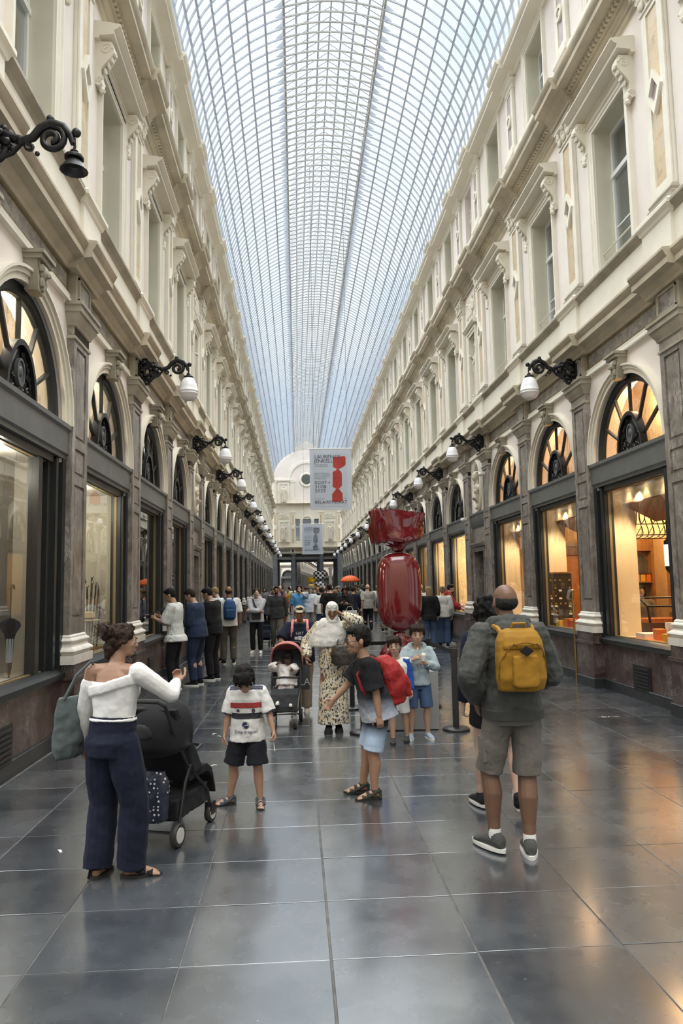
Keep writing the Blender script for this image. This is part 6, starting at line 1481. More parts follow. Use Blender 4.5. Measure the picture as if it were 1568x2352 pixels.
# strollers
def stroller(name, x, y, facing, lab, shell, canopy, frame, hubm, vox, hood=0.0, w=.17, bag=None):
    r_ = empty(name, (x,y,0), R(facing), lab, 'stroller')
    for (wx, wy, rad) in ((-w,-.22,.078),(w,-.22,.078),(-w*.8,.34,.066),(w*.8,.34,.066)):
        wl = empty('wheel', (wx,wy,rad)); wl.parent = r_
        m = MB(); prof = [(rad*.55,-.018),(rad*.92,-.022),(rad,-.012),(rad,.012),(rad*.92,.022),(rad*.55,.018)]; m.lathe(prof, 20).xf(Matrix.Rotation(PI/2,4,'Y')); obj('tyre', m, soleB, wl)
        obj('hub', MB().lathe([(rad*.66,-.024),(rad*.66,.024)],16).xf(Matrix.Rotation(PI/2,4,'Y')), hubm if wx > 0 else frame, wl)
    for k in (-1,1):
        obj('frame_tube', MB().tube([(k*w,-.22,.09),(k*w*1.02,-.12,.40),(k*w*1.05,-.02,.56)],.012,8), frame, r_)
        obj('frame_tube', MB().tube([(k*w*.8,.34,.08),(k*w*.95,.24,.26),(k*w*1.02,-.10,.52),(k*w*1.05,-.30,.78),(k*w*1.02,-.40,.97)],.012,8), frame, r_)
        obj('fork', MB().box(k*w*.8-.028,k*w*.8+.028,.30,.37,.06,.15), frame, r_, ang=0)
    obj('axle', MB().tube([(-w,-.22,.085),(w,-.22,.085)],.011,8), frame, r_); obj('handle_bar', MB().tube([(-w*1.02,-.40,.97),(-w*.8,-.43,1.0),(w*.8,-.43,1.0),(w*1.02,-.40,.97)],.017,8), soleB, r_)
    mb = MB(); mb.loft([[(k_*w*1.0, y_+ey, z) for k_,ey in ((-1,-.03),(1,-.03),(1.02,.03),(-1.02,.03))] for y_,z in ((-.02,.40),(-.14,.62),(-.24,.92))])
    mb.loft([[(k_*w, y_, z+ez) for k_,ez in ((-1,-.03),(1,-.03),(1,.03),(-1,.03))] for y_,z in ((-.05,.42),(.22,.43),(.30,.38),(.36,.24))])
    for k in (-1,1): mb.loft([[(k*w*1.02, -.03,.44),(k*w*1.02,.12,.45),(k*w*1.02,.02,.60),(k*w*1.02,-.20,.86)],[(k*w*1.12, -.03,.44),(k*w*1.12,.12,.45),(k*w*1.12,.02,.60),(k*w*1.12,-.20,.86)]])
    rm('seat', mb, vox, shell, r_, 3, (.012,.08))
    mb = MB(); n = 14; rings = []
    for j in range(9):
        a = R(-8+118*j/8); d_ = V((0, -math.cos(a), math.sin(a)))        # hoop sweeping from the back over the head
        rings.append([V((0,-.10,.66+hood))+d_*(.30*math.sin(PI*q/n)**.55)*(1 if j else .96)+V((math.cos(PI*q/n)*w*1.18,0,0)) for q in range(n+1)])
    mb.loft(rings,(0,0),closed=False); c_ = obj('canopy', mb, canopy, r_); md = c_.modifiers.new('t','SOLIDIFY'); md.thickness = .012
    obj('bumper_bar', MB().tube([(-w*1.05,-.02,.58),(-w*.9,.16,.60),(0,.2,.61),(w*.9,.16,.60),(w*1.05,-.02,.58)],.014,8), soleB, r_)
    mb = MB(); mb.loft([[(w*.95*cx,y_,z) for cx,y_,z in ((-1,-.22,z0),(1,-.22,z0),(1,.24,z0+.02),(-1,.24,z0+.02))] for z0 in (.16,.30)]); rm('basket', mb, vox, shell, r_, 4, (.02,.08))
    return r_
blkfab = cloth('black_stroller_fabric',(.012,.012,.014)); dkfr = plain('dark_stroller_frame',(.02,.02,.022),.4,.4,var=.1)
st1 = stroller('stroller', -.92, 5.56, -20, 'black folding stroller with raised canopy beside the woman in the white top', blkfab, blkfab, dkfr, plain('pale_hub',(.55,.54,.50),.5,var=0), .008)
obj('canopy_window', MB().ball((0,-.405,.79),(.075,.012,.06),10,6,Matrix.Rotation(R(20),3,'X')), plain('grey_mesh',(.07,.07,.072),.6,var=0), st1)
m_, nt_2, b_2 = nodes('cloth_polka_dots'); vz = nt_2.nodes.new('ShaderNodeTexVoronoi'); vz.inputs['Scale'].default_value = 34; vz.inputs['Randomness'].default_value = .35; nt_2.links.new(pos(nt_2,True), vz.inputs['Vector'])
nt_2.links.new(ramp(nt_2, vz.outputs['Distance'], [(.22,(.62,.62,.62)),(.27,(.012,.016,.035))]), b_2.inputs['Base Color']); dotm = m_
pb = empty('changing_bag', (-.92,5.56,0), R(-20), 'navy bag with white polka dots slung under the black stroller', 'bag')
m = MB(); m.loft([[(x_*w_*.15,-.30+y_*d_*.06,z) for x_,y_ in [(math.cos(2*PI*a/16),math.sin(2*PI*a/16)) for a in range(16)]] for z,w_,d_ in ((.17,.5,.5),(.20,.95,1),(.34,1,1.1),(.46,.95,.9),(.52,.8,.4))]); rm('bag_body', m, .010, dotm, pb, 2, (.02,.08)); obj('strap', MB().tube([(-.12,-.3,.5),(-.14,-.31,.7),(-.14,-.36,.88)],.008,5).xf(Matrix.Identity(4)), navy, pb)
st2 = stroller('stroller', -.16, 9.74, 176, 'stroller with a dusty pink canopy holding a child in a white puffer jacket', charc, cloth('dusty_pink',(.55,.22,.20)), plain('grey_stroller_frame',(.35,.35,.35),.4,.3,var=0), plain('pale_hub',(.55,.54,.50),.5,var=0), .010, hood=.07)
f10 = empty('person', (-.16,9.74,0), R(176), 'toddler in a white puffer jacket reclining in the pink stroller', 'person')
s10 = skel(.88, 1, -28, drop=-.06, shift=(0,-.06), feet=[(-.09,.36,.30,5),(.09,.36,.33,-5)], hands=[(-.10,.10,.78),(.13,.02,.86)], poles=[(-1,0,-.5),(1,0,-.2)], head=(10,30,0))
body(s10, sk_dark, f10, 1.1, .008); face(s10, f10, h_black); shirt(s10, f10, cloth('white_puffer',(.72,.71,.69),.6), 1.25, .008, .035, 1.9, -.03, (.04,.06), 'puffer_jacket', .02, cuffr=.04); trousers(s10, f10, blotch('grey_floral_leggings',(.42,.38,.38),[(.20,.12,.13),(.55,.50,.50)],30), 1.1, .008, .012, 1.9); hair(s10, f10, h_black, 'curly', .008, .01); shoes(s10, f10, white_c, soleW, .008)
sb = empty('shopping_bag', (.08,9.95,0), R(176), 'dark carrier bag with large pale letters hanging on the pink stroller', 'bag'); m = MB(); m.loft([[(x_*.07*w_,y_*.035*w_,z) for x_,y_ in ((-1,-1),(1,-1),(1,1),(-1,1))] for z,w_ in ((.40,.9),(.42,1),(.70,1))]); obj('bag_body', m, plain('dark_bag_plastic',(.05,.055,.06),.35,var=.2,obj_space=True), sb)
wall_text('LA', .13, plain('pale_print',(.42,.44,.47),.7,var=0), sb, 0, -.038, .46).rotation_euler = (PI/2,0,0)
wt = wall_text('LA', .13, plain('pale_print',(.42,.44,.47),.7,var=0), sb, 0, .038, .46); wt.rotation_euler = (PI/2,0,PI)
obj('handle', MB().tube([(-.05,0,.70),(-.03,0,.80),(.03,0,.80),(.05,0,.70)],.006,5), blackm, sb)
# ------------------------------------------------------------------ everyone else in the arcade
POSE = {
 'stand': {}, 'walk': dict(feet=[(-.05,.12,0,2),(.05,-.11,.015,-4)], hands=[(-.15,-.06,.50),(.15,.09,.51)]),
 'walk2': dict(feet=[(-.05,-.11,.015,4),(.05,.12,0,-2)], hands=[(-.15,.09,.51),(.15,-.06,.50)]),
 'phone': dict(hands=[(-.05,.19,.69),(.06,.18,.70)], head=(0,22,0)), 'look': dict(head=(8,26,0), hands=[(-.06,.16,.62),(.06,.16,.62)], lean=4),
 'cross': dict(hands=[(.075,.115,.655),(-.07,.135,.645)], poles=[(-1,.1,-.6),(1,.1,-.6)], head=(25,-6,0)),
 'mouth': dict(hands=[(-.03,.12,.865),(.15,.0,.5)], poles=[(-1,.2,-.8),(.3,-1,0)]),
 'reach': dict(hands=[(-.10,.26,.62),(.13,.20,.58)], head=(0,14,0), lean=5)}
def pp(label, x, y, face_, h, sk, hs, hm, top, sl, bot, bl=1.95, pose='stand', ch=0., b=1., flare=.004, sh=None, group=None, hem=-.045, loose=.006, infl=.013, feat=True, sole=None, tname='shirt', bname='trousers', hood=False, sw=1., belly=0.):
    r_ = mk(label, x, y, face_, group); s = skel(h, ch, sw=sw, **{k: v for k, v in {**{'lean':1}, **POSE[pose]}.items()}); vox = vx(y)
    body(s, sk, r_, b, vox, fat=b, hands=True)
    if feat and 100 < abs(face_) < 260: face(s, r_, hm if hm else h_dark)
    shirt(s, r_, top, b*1.04, vox, infl, sl, hem, (.018,.09), tname, loose, hood, belly)
    trousers(s, r_, bot, b*1.0, vox, .005, bl, flare, (.014,.10), bname)
    if hs: hair(s, r_, hm, hs, vox, .012)
    shoes(s, r_, sh or black_c, sole or soleW, max(.009, vox*.8))
    return r_, s
p13, s13 = pp('man in a pale checked shirt bending over his camera by the left shop windows', -2.14, 13.24, 78, 1.79, sk_tan, 'short', h_black, plaid('pale_check',(.66,.68,.66),(.36,.40,.40),58), .95, black_c, pose='phone', loose=.03, hem=-.06)
cam_ = worn('camera', p13, 'black camera held by the man in the checked shirt', 'camera'); w = (s13['wr'][0]+s13['wr'][1])/2+V((0,.10,.03)); obj('body', MB().box(w.x-.065,w.x+.065,w.y-.03,w.y+.03,w.z-.045,w.z+.045), blackm, cam_, ang=0); obj('lens', MB().tube([w+V((0,.03,0)),w+V((0,.11,0))],.032,12), blackm, cam_)
obj('neck_strap', MB().tube([w+V((-.06,0,.04)),s13['N']+V((-.06,.05,0)),s13['N']+V((0,-.06,.02)),s13['N']+V((.06,.05,0)),w+V((.06,0,.04))],.008,5), blackm, cam_)
pp('man in navy jacket and trousers looking down beside the man in the checked shirt', -1.84, 13.80, 70, 1.78, sk_mid, 'short', h_dark, cloth('dark_blue',(.022,.034,.07)), 1.93, cloth('dark_blue',(.022,.034,.07)), pose='look', b=1.12, loose=.012, tname='jacket')
pp('man in black standing just behind the man in the navy jacket', -1.62, 14.55, 66, 1.80, sk_mid, 'short', h_black, black_c, 1.93, black_c, pose='look', tname='jacket')
p16, s16 = pp('man in a white polo shirt with a blue backpack, seen from behind', -1.60, 17.46, 12, 1.80, sk_brown, 'bald', h_dark, white_c, .9, khaki, pose='stand', b=1.02, loose=.01)
bb = worn('backpack', p16, 'blue backpack on the man in the white polo shirt', 'backpack'); blun = cloth('blue_nylon',(.022,.07,.17),.6); B0 = s16['P']+s16['S']*.17*1.8-s16['F']*.20; BX, BY, BZ = s16['X'], s16['F'], s16['S']
rm('pack_body', packloft([(-.24,.10,.06,0),(-.2,.14,.09,0),(.05,.15,.10,0),(.18,.12,.07,.01),(.23,.06,.03,.02)], e=2.4), .012, blun, bb, 2); rm('front_pocket', packloft([(-.19,.10,.03,-.09),(-.02,.11,.03,-.095),(.0,.09,.02,-.09)]), .012, blun, bb, 1)
for k in (-1,1): obj('shoulder_strap', MB().tube([bpt(k*.05,.06,.18),bpt(k*.09,.12,.27),bpt(k*.11,.20,.27),bpt(k*.12,.28,.14)],.018,6), blun, bb)
p17, s17 = pp('fair-haired man in a pale blue shirt looking down next to the blue backpack', -1.86, 18.0, 60, 1.80, sk_fair, 'short', h_blond, cloth('pale_blue_shirt',(.40,.47,.56)), 1.5, cloth('pale_pink_trousers',(.50,.38,.33)), pose='look')
rb = worn('drawstring_bag', p17, 'crumpled red bag held low by the fair-haired man', 'bag'); m = MB(); w = s17['wr'][0]; m.loft([[(w.x+.02+.10*q*math.cos(t), w.y+.06*q*math.sin(t)+.04, w.z+z) for t in [2*PI*a/10 for a in range(10)]] for z,q in ((-.36,.3),(-.33,.9),(-.2,1),(-.08,.5),(-.03,.25))]); rm('bag_body', m, .014, redj, rb, 1, (.03,.06)); obj('cord', MB().tube([w+V((.02,.04,-.03)),w+V((0,.02,.0))],.008,5), redj, rb)
p18, s18 = pp('woman with folded arms in a pale grey sweatshirt and black trousers', -1.10, 20.1, 172, 1.72, sk_fair, 'bun', h_brown, cloth('pale_grey_sweat',(.50,.51,.54)), 1.93, black_c, pose='cross', loose=.012, sh=white_c, hood=True, tname='sweatshirt')
cbg = worn('crossbody_bag', p18, 'dark crossbody bag under the folded arms of the woman in pale grey', 'bag'); obj('bag_body', MB().box(-.14,.10,.155,.20,.90,1.08), charc, cbg, ang=0); obj('strap', MB().tube([(-.10,.17,1.08),(.02,.17,1.28),(.09,.08,1.44)],.02,6), charc, cbg)
p19, s19 = pp('bearded man in a charcoal jacket and olive-grey trousers walking toward the camera', -.60, 21.4, 178, 1.79, sk_brown, 'short', h_black, charc, 1.93, cloth('olive_grey',(.13,.125,.105)), pose='walk', b=1.1, loose=.012, tname='jacket')
mb = MB(); M = Matrix((s19['hx'],s19['hf'],s19['hz'])).transposed(); mb.ball(hp(s19,0,.22,-.36),[.22*s19['hh'],.2*s19['hh'],.14*s19['hh']],10,7,M); rm('beard', mb, .014, h_black, p19, 1)
stroller('stroller', -.98, 22.6, 178, 'dark blue stroller half hidden between the folded-arms woman and the bearded man', navy, navy, dkfr, dkfr, .016)
pp('long-haired man in a sky blue tee with a hand at his mouth', .06, 25.0, 176, 1.80, sk_mid, 'bob', h_dark, skyb, .95, greyc, 1.0, pose='mouth', loose=.016, hem=-.06, bname='shorts', flare=.012)
p21, s21 = pp('man in a grey cap and white and pale blue shirt behind the sky blue tee', .42, 26.0, 178, 1.77, sk_mid, 'short', h_dark, cloth('white_blue_shirt',(.58,.64,.72)), .95, greyc, loose=.014); cap(s21, p21, cloth('grey_cap',(.12,.13,.14)), .014)
pp('man in a dark open jacket and pale shorts standing in mid-arcade', .72, 26.4, 172, 1.80, sk_tan, 'short', h_brown, black_c, 1.9, cloth('pale_shorts',(.48,.46,.40)), .95, pose='stand', loose=.014, hem=-.10, tname='jacket', bname='shorts', flare=.012)
pp('man in a black tee seen from behind in mid-arcade', 1.03, 24.0, 4, 1.82, sk_fair, 'short', h_dark, black_c, .9, denim, b=1.08, loose=.02, pose='stand')
pp('person in a white tee just behind the man in the black tee', .80, 24.9, 10, 1.72, sk_mid, 'short', h_dark, white_c, .9, denim, loose=.012)
p24, s24 = pp('woman with long dark hair in a black coat looking at her phone', 1.40, 22.2, 176, 1.74, sk_brown, 'long', h_black, black_c, 1.9, black_c, pose='phone', loose=.02, hem=-.22, tname='coat')
w = (s24['wr'][0]+s24['wr'][1])/2+V((0,.09,.04)); ph = worn('phone', p24, 'phone held up by the woman in the black coat', 'phone'); obj('body', MB().box(w.x-.04,w.x+.04,w.y-.005,w.y+.005,w.z-.07,w.z+.08), blackm, ph, ang=0); obj('screen', MB().box(w.x-.035,w.x+.035,w.y-.008,w.y-.005,w.z-.06,w.z+.07), glow('phone_glow',(.5,.6,.7),.6), ph, ang=0)
wb_ = empty('shopping_bag', (1.52,21.85,0), R(176), 'white paper shopping bag with a small black figure beside the black coat', 'bag'); wb_['label'] = 'white paper shopping bag with a small black figure beside the black coat'
obj('bag_body', MB().box(-.21,.21,-.06,.06,.66,1.02), white_c, wb_, ang=0); m = MB(); m.tube([(-.1,.0,1.02),(-.06,0,1.13),(.06,0,1.13),(.1,0,1.02)],.007,5); obj('handle', m, white_c, wb_)
m = MB(); m.plate([(-.03,.74),(-.005,.74),(-.005,.80),(.01,.80),(.01,.74),(.035,.74),(.03,.86),(.04,.9),(.0,.94),(-.04,.9),(-.03,.86)],.06,.064); obj('printed_figure', m, blackm, wb_, ang=0)
pp('woman with a fair bob seen from behind beside the black tee', 1.42, 28.0, 2, 1.62, sk_fair, 'bob', h_blond, charc, 1.9, black_c)
pp('person in a navy coat walking away past the phone user', 2.06, 27.6, 0, 1.72, sk_mid, 'short', h_dark, navy, 1.9, creamc, pose='walk', tname='coat', hem=-.10)
p26, s26 = pp('woman in a white blouse and pale jeans walking away with a blue shoulder bag', 3.26, 36.5, 0, 1.64, sk_tan, 'bun', h_dark, white_c, 1.4, ldenim, pose='walk', loose=.014, flare=.02)
sb2 = worn('shoulder_bag', p26, 'blue shoulder bag of the woman in pale jeans', 'bag'); obj('bag_body', MB().box(-.26,-.16,-.12,.12,.98,1.18), cloth('blue_canvas',(.05,.14,.30)), sb2, ang=0); obj('strap', MB().tube([(-.21,-.1,1.18),(-.15,0,1.36),(-.21,.1,1.18)],.012,5), cloth('blue_canvas',(.05,.14,.30)), sb2)
pp('grey-haired man in a grey shirt and black trousers walking away hand in hand', 2.66, 28.2, 0, 1.80, sk_fair, 'bald', h_grey, cloth('soft_grey',(.33,.33,.31)), .95, black_c, pose='walk', b=1.08, loose=.014)
pp('fair-haired woman in a denim jacket and mottled trousers walking away', 3.24, 27.8, 0, 1.72, sk_fair, 'bob', h_blond, cloth('denim_jacket',(.055,.11,.20)), 1.9, blotch('mottled_trousers',(.10,.08,.055),[(.20,.16,.10),(.035,.03,.025)],18,.4), pose='walk2', loose=.012, tname='jacket', flare=.012)
pp('woman with long fair hair in a black coat and blue jeans, seen from behind', 3.62, 20.4, 2, 1.70, sk_fair, 'long', h_blond, black_c, 1.93, denim, pose='stand', loose=.018, hem=-.08, tname='coat', flare=.014)
pp('man in a pale shirt half hidden ahead of the long-haired woman', 3.70, 22.3, 0, 1.78, sk_fair, 'bald', h_grey, cloth('pale_lilac_shirt',(.50,.47,.50)), .95, greyc)
p30, s30 = pp('woman in a white cardigan and wide blue jeans with her hair up', 4.06, 20.7, -12, 1.70, sk_fair, 'bun', h_blond, cloth('off_white_knit',(.58,.57,.54)), 1.93, denim, loose=.018, flare=.022)
sb3 = worn('shoulder_bag', p30, 'grey shoulder bag of the woman in the white cardigan', 'bag'); obj('bag_body', MB().loft([[(.22+.05*q*math.cos(t), .12*q*math.sin(t), z) for t in [2*PI*a/10 for a in range(10)]] for z,q in ((.84,.5),(.87,1),(1.05,.9),(1.1,.3))]), greyc, sb3); obj('strap', MB().tube([(.22,-.08,1.06),(.17,-.02,1.40),(.22,.08,1.06)],.01,5), greyc, sb3)
pp('man in a red hooded jacket and black trousers pointing at the shop window', 4.36, 21.6, -88, 1.76, sk_fair, 'short', h_black, redj, 1.93, black_c, pose='reach', b=1.08, loose=.018, hood=True, tname='jacket', sh=lgrey)
pp('dark-haired shop assistant in a grey top behind the chocolate shop counter', 6.52, 13.85, 170, 1.66, sk_mid, 'bob', h_dark, greyc, 1.9, black_c, feat=False)
# the dense crowd farther down: built once in eight ways, then copied with colours of their own
PROTO = []
for k,(pose,hs,sl,bl,b,h) in enumerate((('walk','short',.95,1.95,1.05,1.76),('walk2','long',1.9,1.95,.95,1.66),('stand','bun',.95,.95,.95,1.66),('walk','bald',1.9,1.95,1.1,1.78),('phone','short',1.9,.95,1.0,1.74),('walk2','bob',.95,1.95,.95,1.64),('stand','short',1.9,1.95,1.05,1.80),('walk','pony',.95,.97,.95,1.62))):
    s = skel(h, 0, 1, **POSE[pose]); r_ = mk('x', 0, 0, 0); vox = .018
    body(s, sk_mid, r_, b, vox, fat=b, hands=False, ears=False); shirt(s, r_, white_c, b*1.04, vox, .014, sl, -.05, None, 'shirt', .01); trousers(s, r_, black_c, b*1.04, vox, .011, bl, .006, None); hair(s, r_, h_dark, hs, vox, 0); shoes(s, r_, black_c, soleW, .014); PROTO.append(r_)
TOPS = [('black',black_c),('white',white_c),('navy',navy),('grey',greyc),('beige',beige),('rust',rust),('pink',pinkc),('olive',greenc),('cream',creamc),('mauve',mauve),('teal',teal),('mustard',yelc),('pale blue',cloth('pale_blue_shirt',(.40,.47,.56)))]
BOTS = [('black',black_c),('denim',denim),('beige',beige),('pale denim',ldenim),('grey',greyc)]
HAIRS = [('black',h_black),('brown',h_brown),('fair',h_blond),('dark',h_dark),('grey',h_grey)]
SKS = [sk_fair, sk_mid, sk_tan, sk_brown, sk_dark, sk_fair, sk_mid]
def crowd():
    rg = random.Random(21); used = set(); pts = []; used_lab = set()
    n = 0; tries = 0
    while n < 62 and tries < 4000:
        tries += 1; y = rg.uniform(29.5, 79) if n > 20 else rg.uniform(29.5, 50); x = rg.uniform(-2.1, 4.2)
        if n < 34 and not (-.045*y < x < .085*y): continue
        if 40.1 < y < 43.4 and .6 < x < 2.2: continue
        if 58 < y < 62 and .6 < x < 2.2: continue
        if any((x-a)**2+(y-b_)**2 < .75 for a,b_ in pts) or (abs(x-3.26) < .8 and abs(y-36.5) < 1): continue
        t, bt, hr = rg.choice(TOPS), rg.choice(BOTS), rg.choice(HAIRS)
        if (t[0],bt[0]) in used: continue
        used.add((t[0],bt[0])); pts.append((x,y)); pr = PROTO[n%8]; toward = rg.random() < .5
        c = copy_tree(pr, (x,y,0), R((180 if toward else 0)+rg.uniform(-20,20)))
        c.scale = (rg.uniform(.95,1.04),)*3
        tag(c, '%s-haired person in a %s top and %s bottoms %s in the crowd'%(hr[0],t[0],bt[0],'facing this way' if toward else 'walking away'), 'person', 'people in the distant crowd')
        skm = rg.choice(SKS)
        for ch in c.children:
            nme = ch.name.split('.')[0]; mt = {'body':skm,'shirt':t[1],'trousers':bt[1],'hair':hr[1]}.get(nme)
            if mt: ch.material_slots[0].link = 'OBJECT'; ch.material_slots[0].material = mt
        n += 1
    for p in PROTO:
        def rmv(o):
            for q in list(o.children): rmv(q)
            D.objects.remove(o)
        rmv(p)

# ------------------------------------------------------------------ wrapped-sweet sculptures, plinth and barrier
def lacquer(name, c, rough=.10):
    m, nt, b = nodes(name); b.inputs['Base Color'].default_value = rgb(c); b.inputs['Roughness'].default_value = rough; b.inputs['Coat Weight'].default_value = .8; b.inputs['Coat Roughness'].default_value = .03; return m
def sweet(name, x, y, z0, k, mt, lab, face_=0., n=64):
    r_ = empty(name, (x,y,z0), R(face_), lab, 'sculpture'); mb = MB()
    prof = [ # z, half width, half depth, squareness, ripple, twist, shift x, tilt
     (.0,.285,.19,3,.06,0,.02,.0),(.03,.30,.20,3,.07,.0,.02,0),(.15,.285,.19,3,.08,.1,.01,0),(.25,.24,.165,2.6,.10,.2,0,0),(.32,.165,.125,2.3,.14,.5,-.005,0),(.37,.105,.09,2,.18,1.0,-.01,0),(.41,.075,.07,2,.16,1.6,-.01,0),(.44,.075,.07,2,.12,2.1,-.01,0)]
    body_ = [(.445,.09,.085,2,.05,2.3,0,0),(.47,.15,.125,2.3,.03,2.4,0,0),(.52,.215,.165,2.6,.015,2.4,0,0),(.60,.262,.195,2.8,0,2.4,0,0),(.70,.285,.21,3,0,2.4,0,0),(.95,.292,.215,3,0,2.4,0,0),(1.20,.288,.213,3,0,2.4,0,0),(1.32,.268,.20,2.8,.0,2.4,0,0),(1.40,.225,.175,2.6,.015,2.5,0,0),(1.445,.16,.13,2.3,.03,2.6,0,0),(1.468,.10,.09,2,.06,2.8,0,0)]
    top = [(1.475,.085,.08,2,.12,3.0,.0,0),(1.50,.082,.078,2,.16,3.5,.01,0),(1.535,.09,.08,2,.20,4.0,.02,.0),(1.57,.12,.09,2,.20,4.4,.02,.02),(1.592,.22,.12,2.6,.14,4.7,.0,.03),(1.605,.30,.14,3.4,.10,4.9,-.005,.03),(1.64,.335,.15,4.2,.08,5.0,-.01,.02),(1.76,.335,.15,4.2,.07,5.1,-.01,.01),(1.88,.345,.155,4.2,.08,5.2,0,-.01),(2.0,.352,.165,4.2,.09,5.3,.005,-.02),(2.025,.352,.165,4.2,.09,5.3,.005,-.02),(2.02,.335,.15,4.2,.09,5.3,.005,-.02),(1.85,.30,.11,4.,.08,5.2,0,-.01),(1.72,.2,.06,3,.08,5.1,0,0)]
    def rings(pf):
        out = []
        for z,a,b_,e,rp,tw,sx,tl in pf:
            ring = []
            for q in range(n):
                t = 2*PI*q/n; w = 1+rp*(math.cos(3*t+tw)+.6*math.cos(5*t-1.7*tw+1))
                px_ = math.copysign(abs(math.cos(t))**(2/e), math.cos(t))*a*w+sx; py_ = math.copysign(abs(math.sin(t))**(2/e), math.sin(t))*b_*w
                if z > 1.6 or z < .3: py_ += .10*rp/.08*math.sin(px_*9+z*3)*.55
                ring.append((px_*k, py_*k, (z+tl*px_/.35)*k))
            out.append(ring)
        return out
    for nme, pf, cp in (('lower_wrapper',prof,(1,1)),('sweet_body',body_,(1,1)),('upper_wrapper',top,(1,1))):
        o = obj(nme, MB().loft(rings(pf), cp), mt, r_, ang=70); md = o.modifiers.new('s','SUBSURF'); md.levels = 1; md.render_levels = 1
        if nme != 'sweet_body': dm = o.modifiers.new('d','DISPLACE'); dm.texture = cloudtex(.16); dm.strength = .085*k; dm.mid_level = .5; dm.texture_coords = 'LOCAL'
    m = MB(); m.tube([((-.03+.10*t)*k, (-.175-.01*math.sin(t*3))*k, (2.0-.46*t)*k) for t in [q/10 for q in range(0,4)]], .006*k, 5); obj('seam', m, mt, r_)
    return r_
redl = lacquer('red_lacquer', (.135,.006,.009), .16)
pl = empty('plinth', (1.33,9.72,0), 0, 'plain grey box plinth under the red sweet sculpture', 'plinth')
plm = plain('grey_plinth_paint',(.27,.275,.28),.55,var=.04); obj('body', MB().loft([[(sx*(.36-e),sy*(.66-e),z) for sx,sy in ((-1,-1),(1,-1),(1,1),(-1,1))] for z,e in ((.012,0),(.69,0),(.70,.01))]), plm, pl, ang=0); obj('foot', MB().box(-.34,.34,-.64,.64,0,.012), blackm, pl, ang=0)
sweet('sweet_sculpture', 1.33, 9.72, .702, 1.0, redl, 'large glossy red wrapped-sweet sculpture standing on the grey plinth', 0)
def checker(name):
    m, nt, b = nodes(name); c = nt.nodes.new('ShaderNodeTexChecker'); c.inputs['Scale'].default_value = 8; c.inputs['Color1'].default_value = (.78,.78,.78,1); c.inputs['Color2'].default_value = (.012,.012,.02,1)
    mp = nt.nodes.new('ShaderNodeMapping'); mp.inputs['Location'].default_value = (.03,.06,.03); mp.inputs['Scale'].default_value = (1,.0,1); nt.links.new(pos(nt,True), mp.inputs['Vector']); nt.links.new(mp.outputs[0], c.inputs['Vector']); nt.links.new(c.outputs['Color'], b.inputs['Base Color']); b.inputs['Roughness'].default_value = .12; return m
for nme,x,y,k,mt,lab,zz in (('sweet_sculpture',1.26,41.8,1.0,checker('checker_lacquer'),'black and white checked wrapped-sweet sculpture among the crowd',.55),('sweet_sculpture',1.12,60.0,.95,lacquer('yellow_lacquer',(.72,.42,.015)),'glossy yellow wrapped-sweet sculpture far down the arcade',.55),('sweet_sculpture',5.0,84.5,.8,lacquer('white_lacquer',(.75,.75,.75)),'small white wrapped-sweet sculpture beyond the end columns',.5)):
    q = empty('plinth', (x,y,0), 0, 'grey box plinth under the %s'%lab.split(' wrapped')[0].replace('glossy ','')+' sweet sculpture', 'plinth'); obj('body', MB().box(-.34,.34,-.34,.34,.012,zz), plm, q, ang=0); obj('foot', MB().box(-.32,.32,-.32,.32,0,.012), blackm, q, ang=0)
    sweet(nme, x, y, zz+.002, k, mt, lab, 0, 48)
postm = plain('black_barrier_metal',(.018,.018,.02),.4,.2,var=.1)
def post(x, y, lab, belts):
    r_ = empty('barrier_post', (x,y,0), 0, lab, 'post', 'belt barrier posts round the red sculpture')
    obj('foot', MB().lathe([(.165,0),(.165,.022),(.15,.034),(.05,.042)],24), postm, r_); obj('pole', MB().box(-.034,.034,-.024,.024,.035,.96), postm, r_, ang=0); obj('head', MB().box(-.038,.038,-.03,.03,.86,.97), postm, r_, ang=0)
    for dx,dy in belts:
        L = math.hypot(dx,dy); a = math.atan2(dy,dx); o = obj('belt', MB().box(.035,L-.035,-.002,.002,.89,.94), blkfab, r_, rot=a, ang=0)
post(1.88, 9.00, 'black belt barrier post at the front corner nearest the mustard backpack', [(.0,1.75)])
post(1.88, 10.75, 'black belt barrier post at the back corner beside the right walkway', [(-1.12,0)])
post(.76, 8.96, 'black belt barrier post behind the leaning boy', [(0,1.79)])
post(.76, 10.75, 'black belt barrier post at the back corner beside the woman in the headscarf', [])
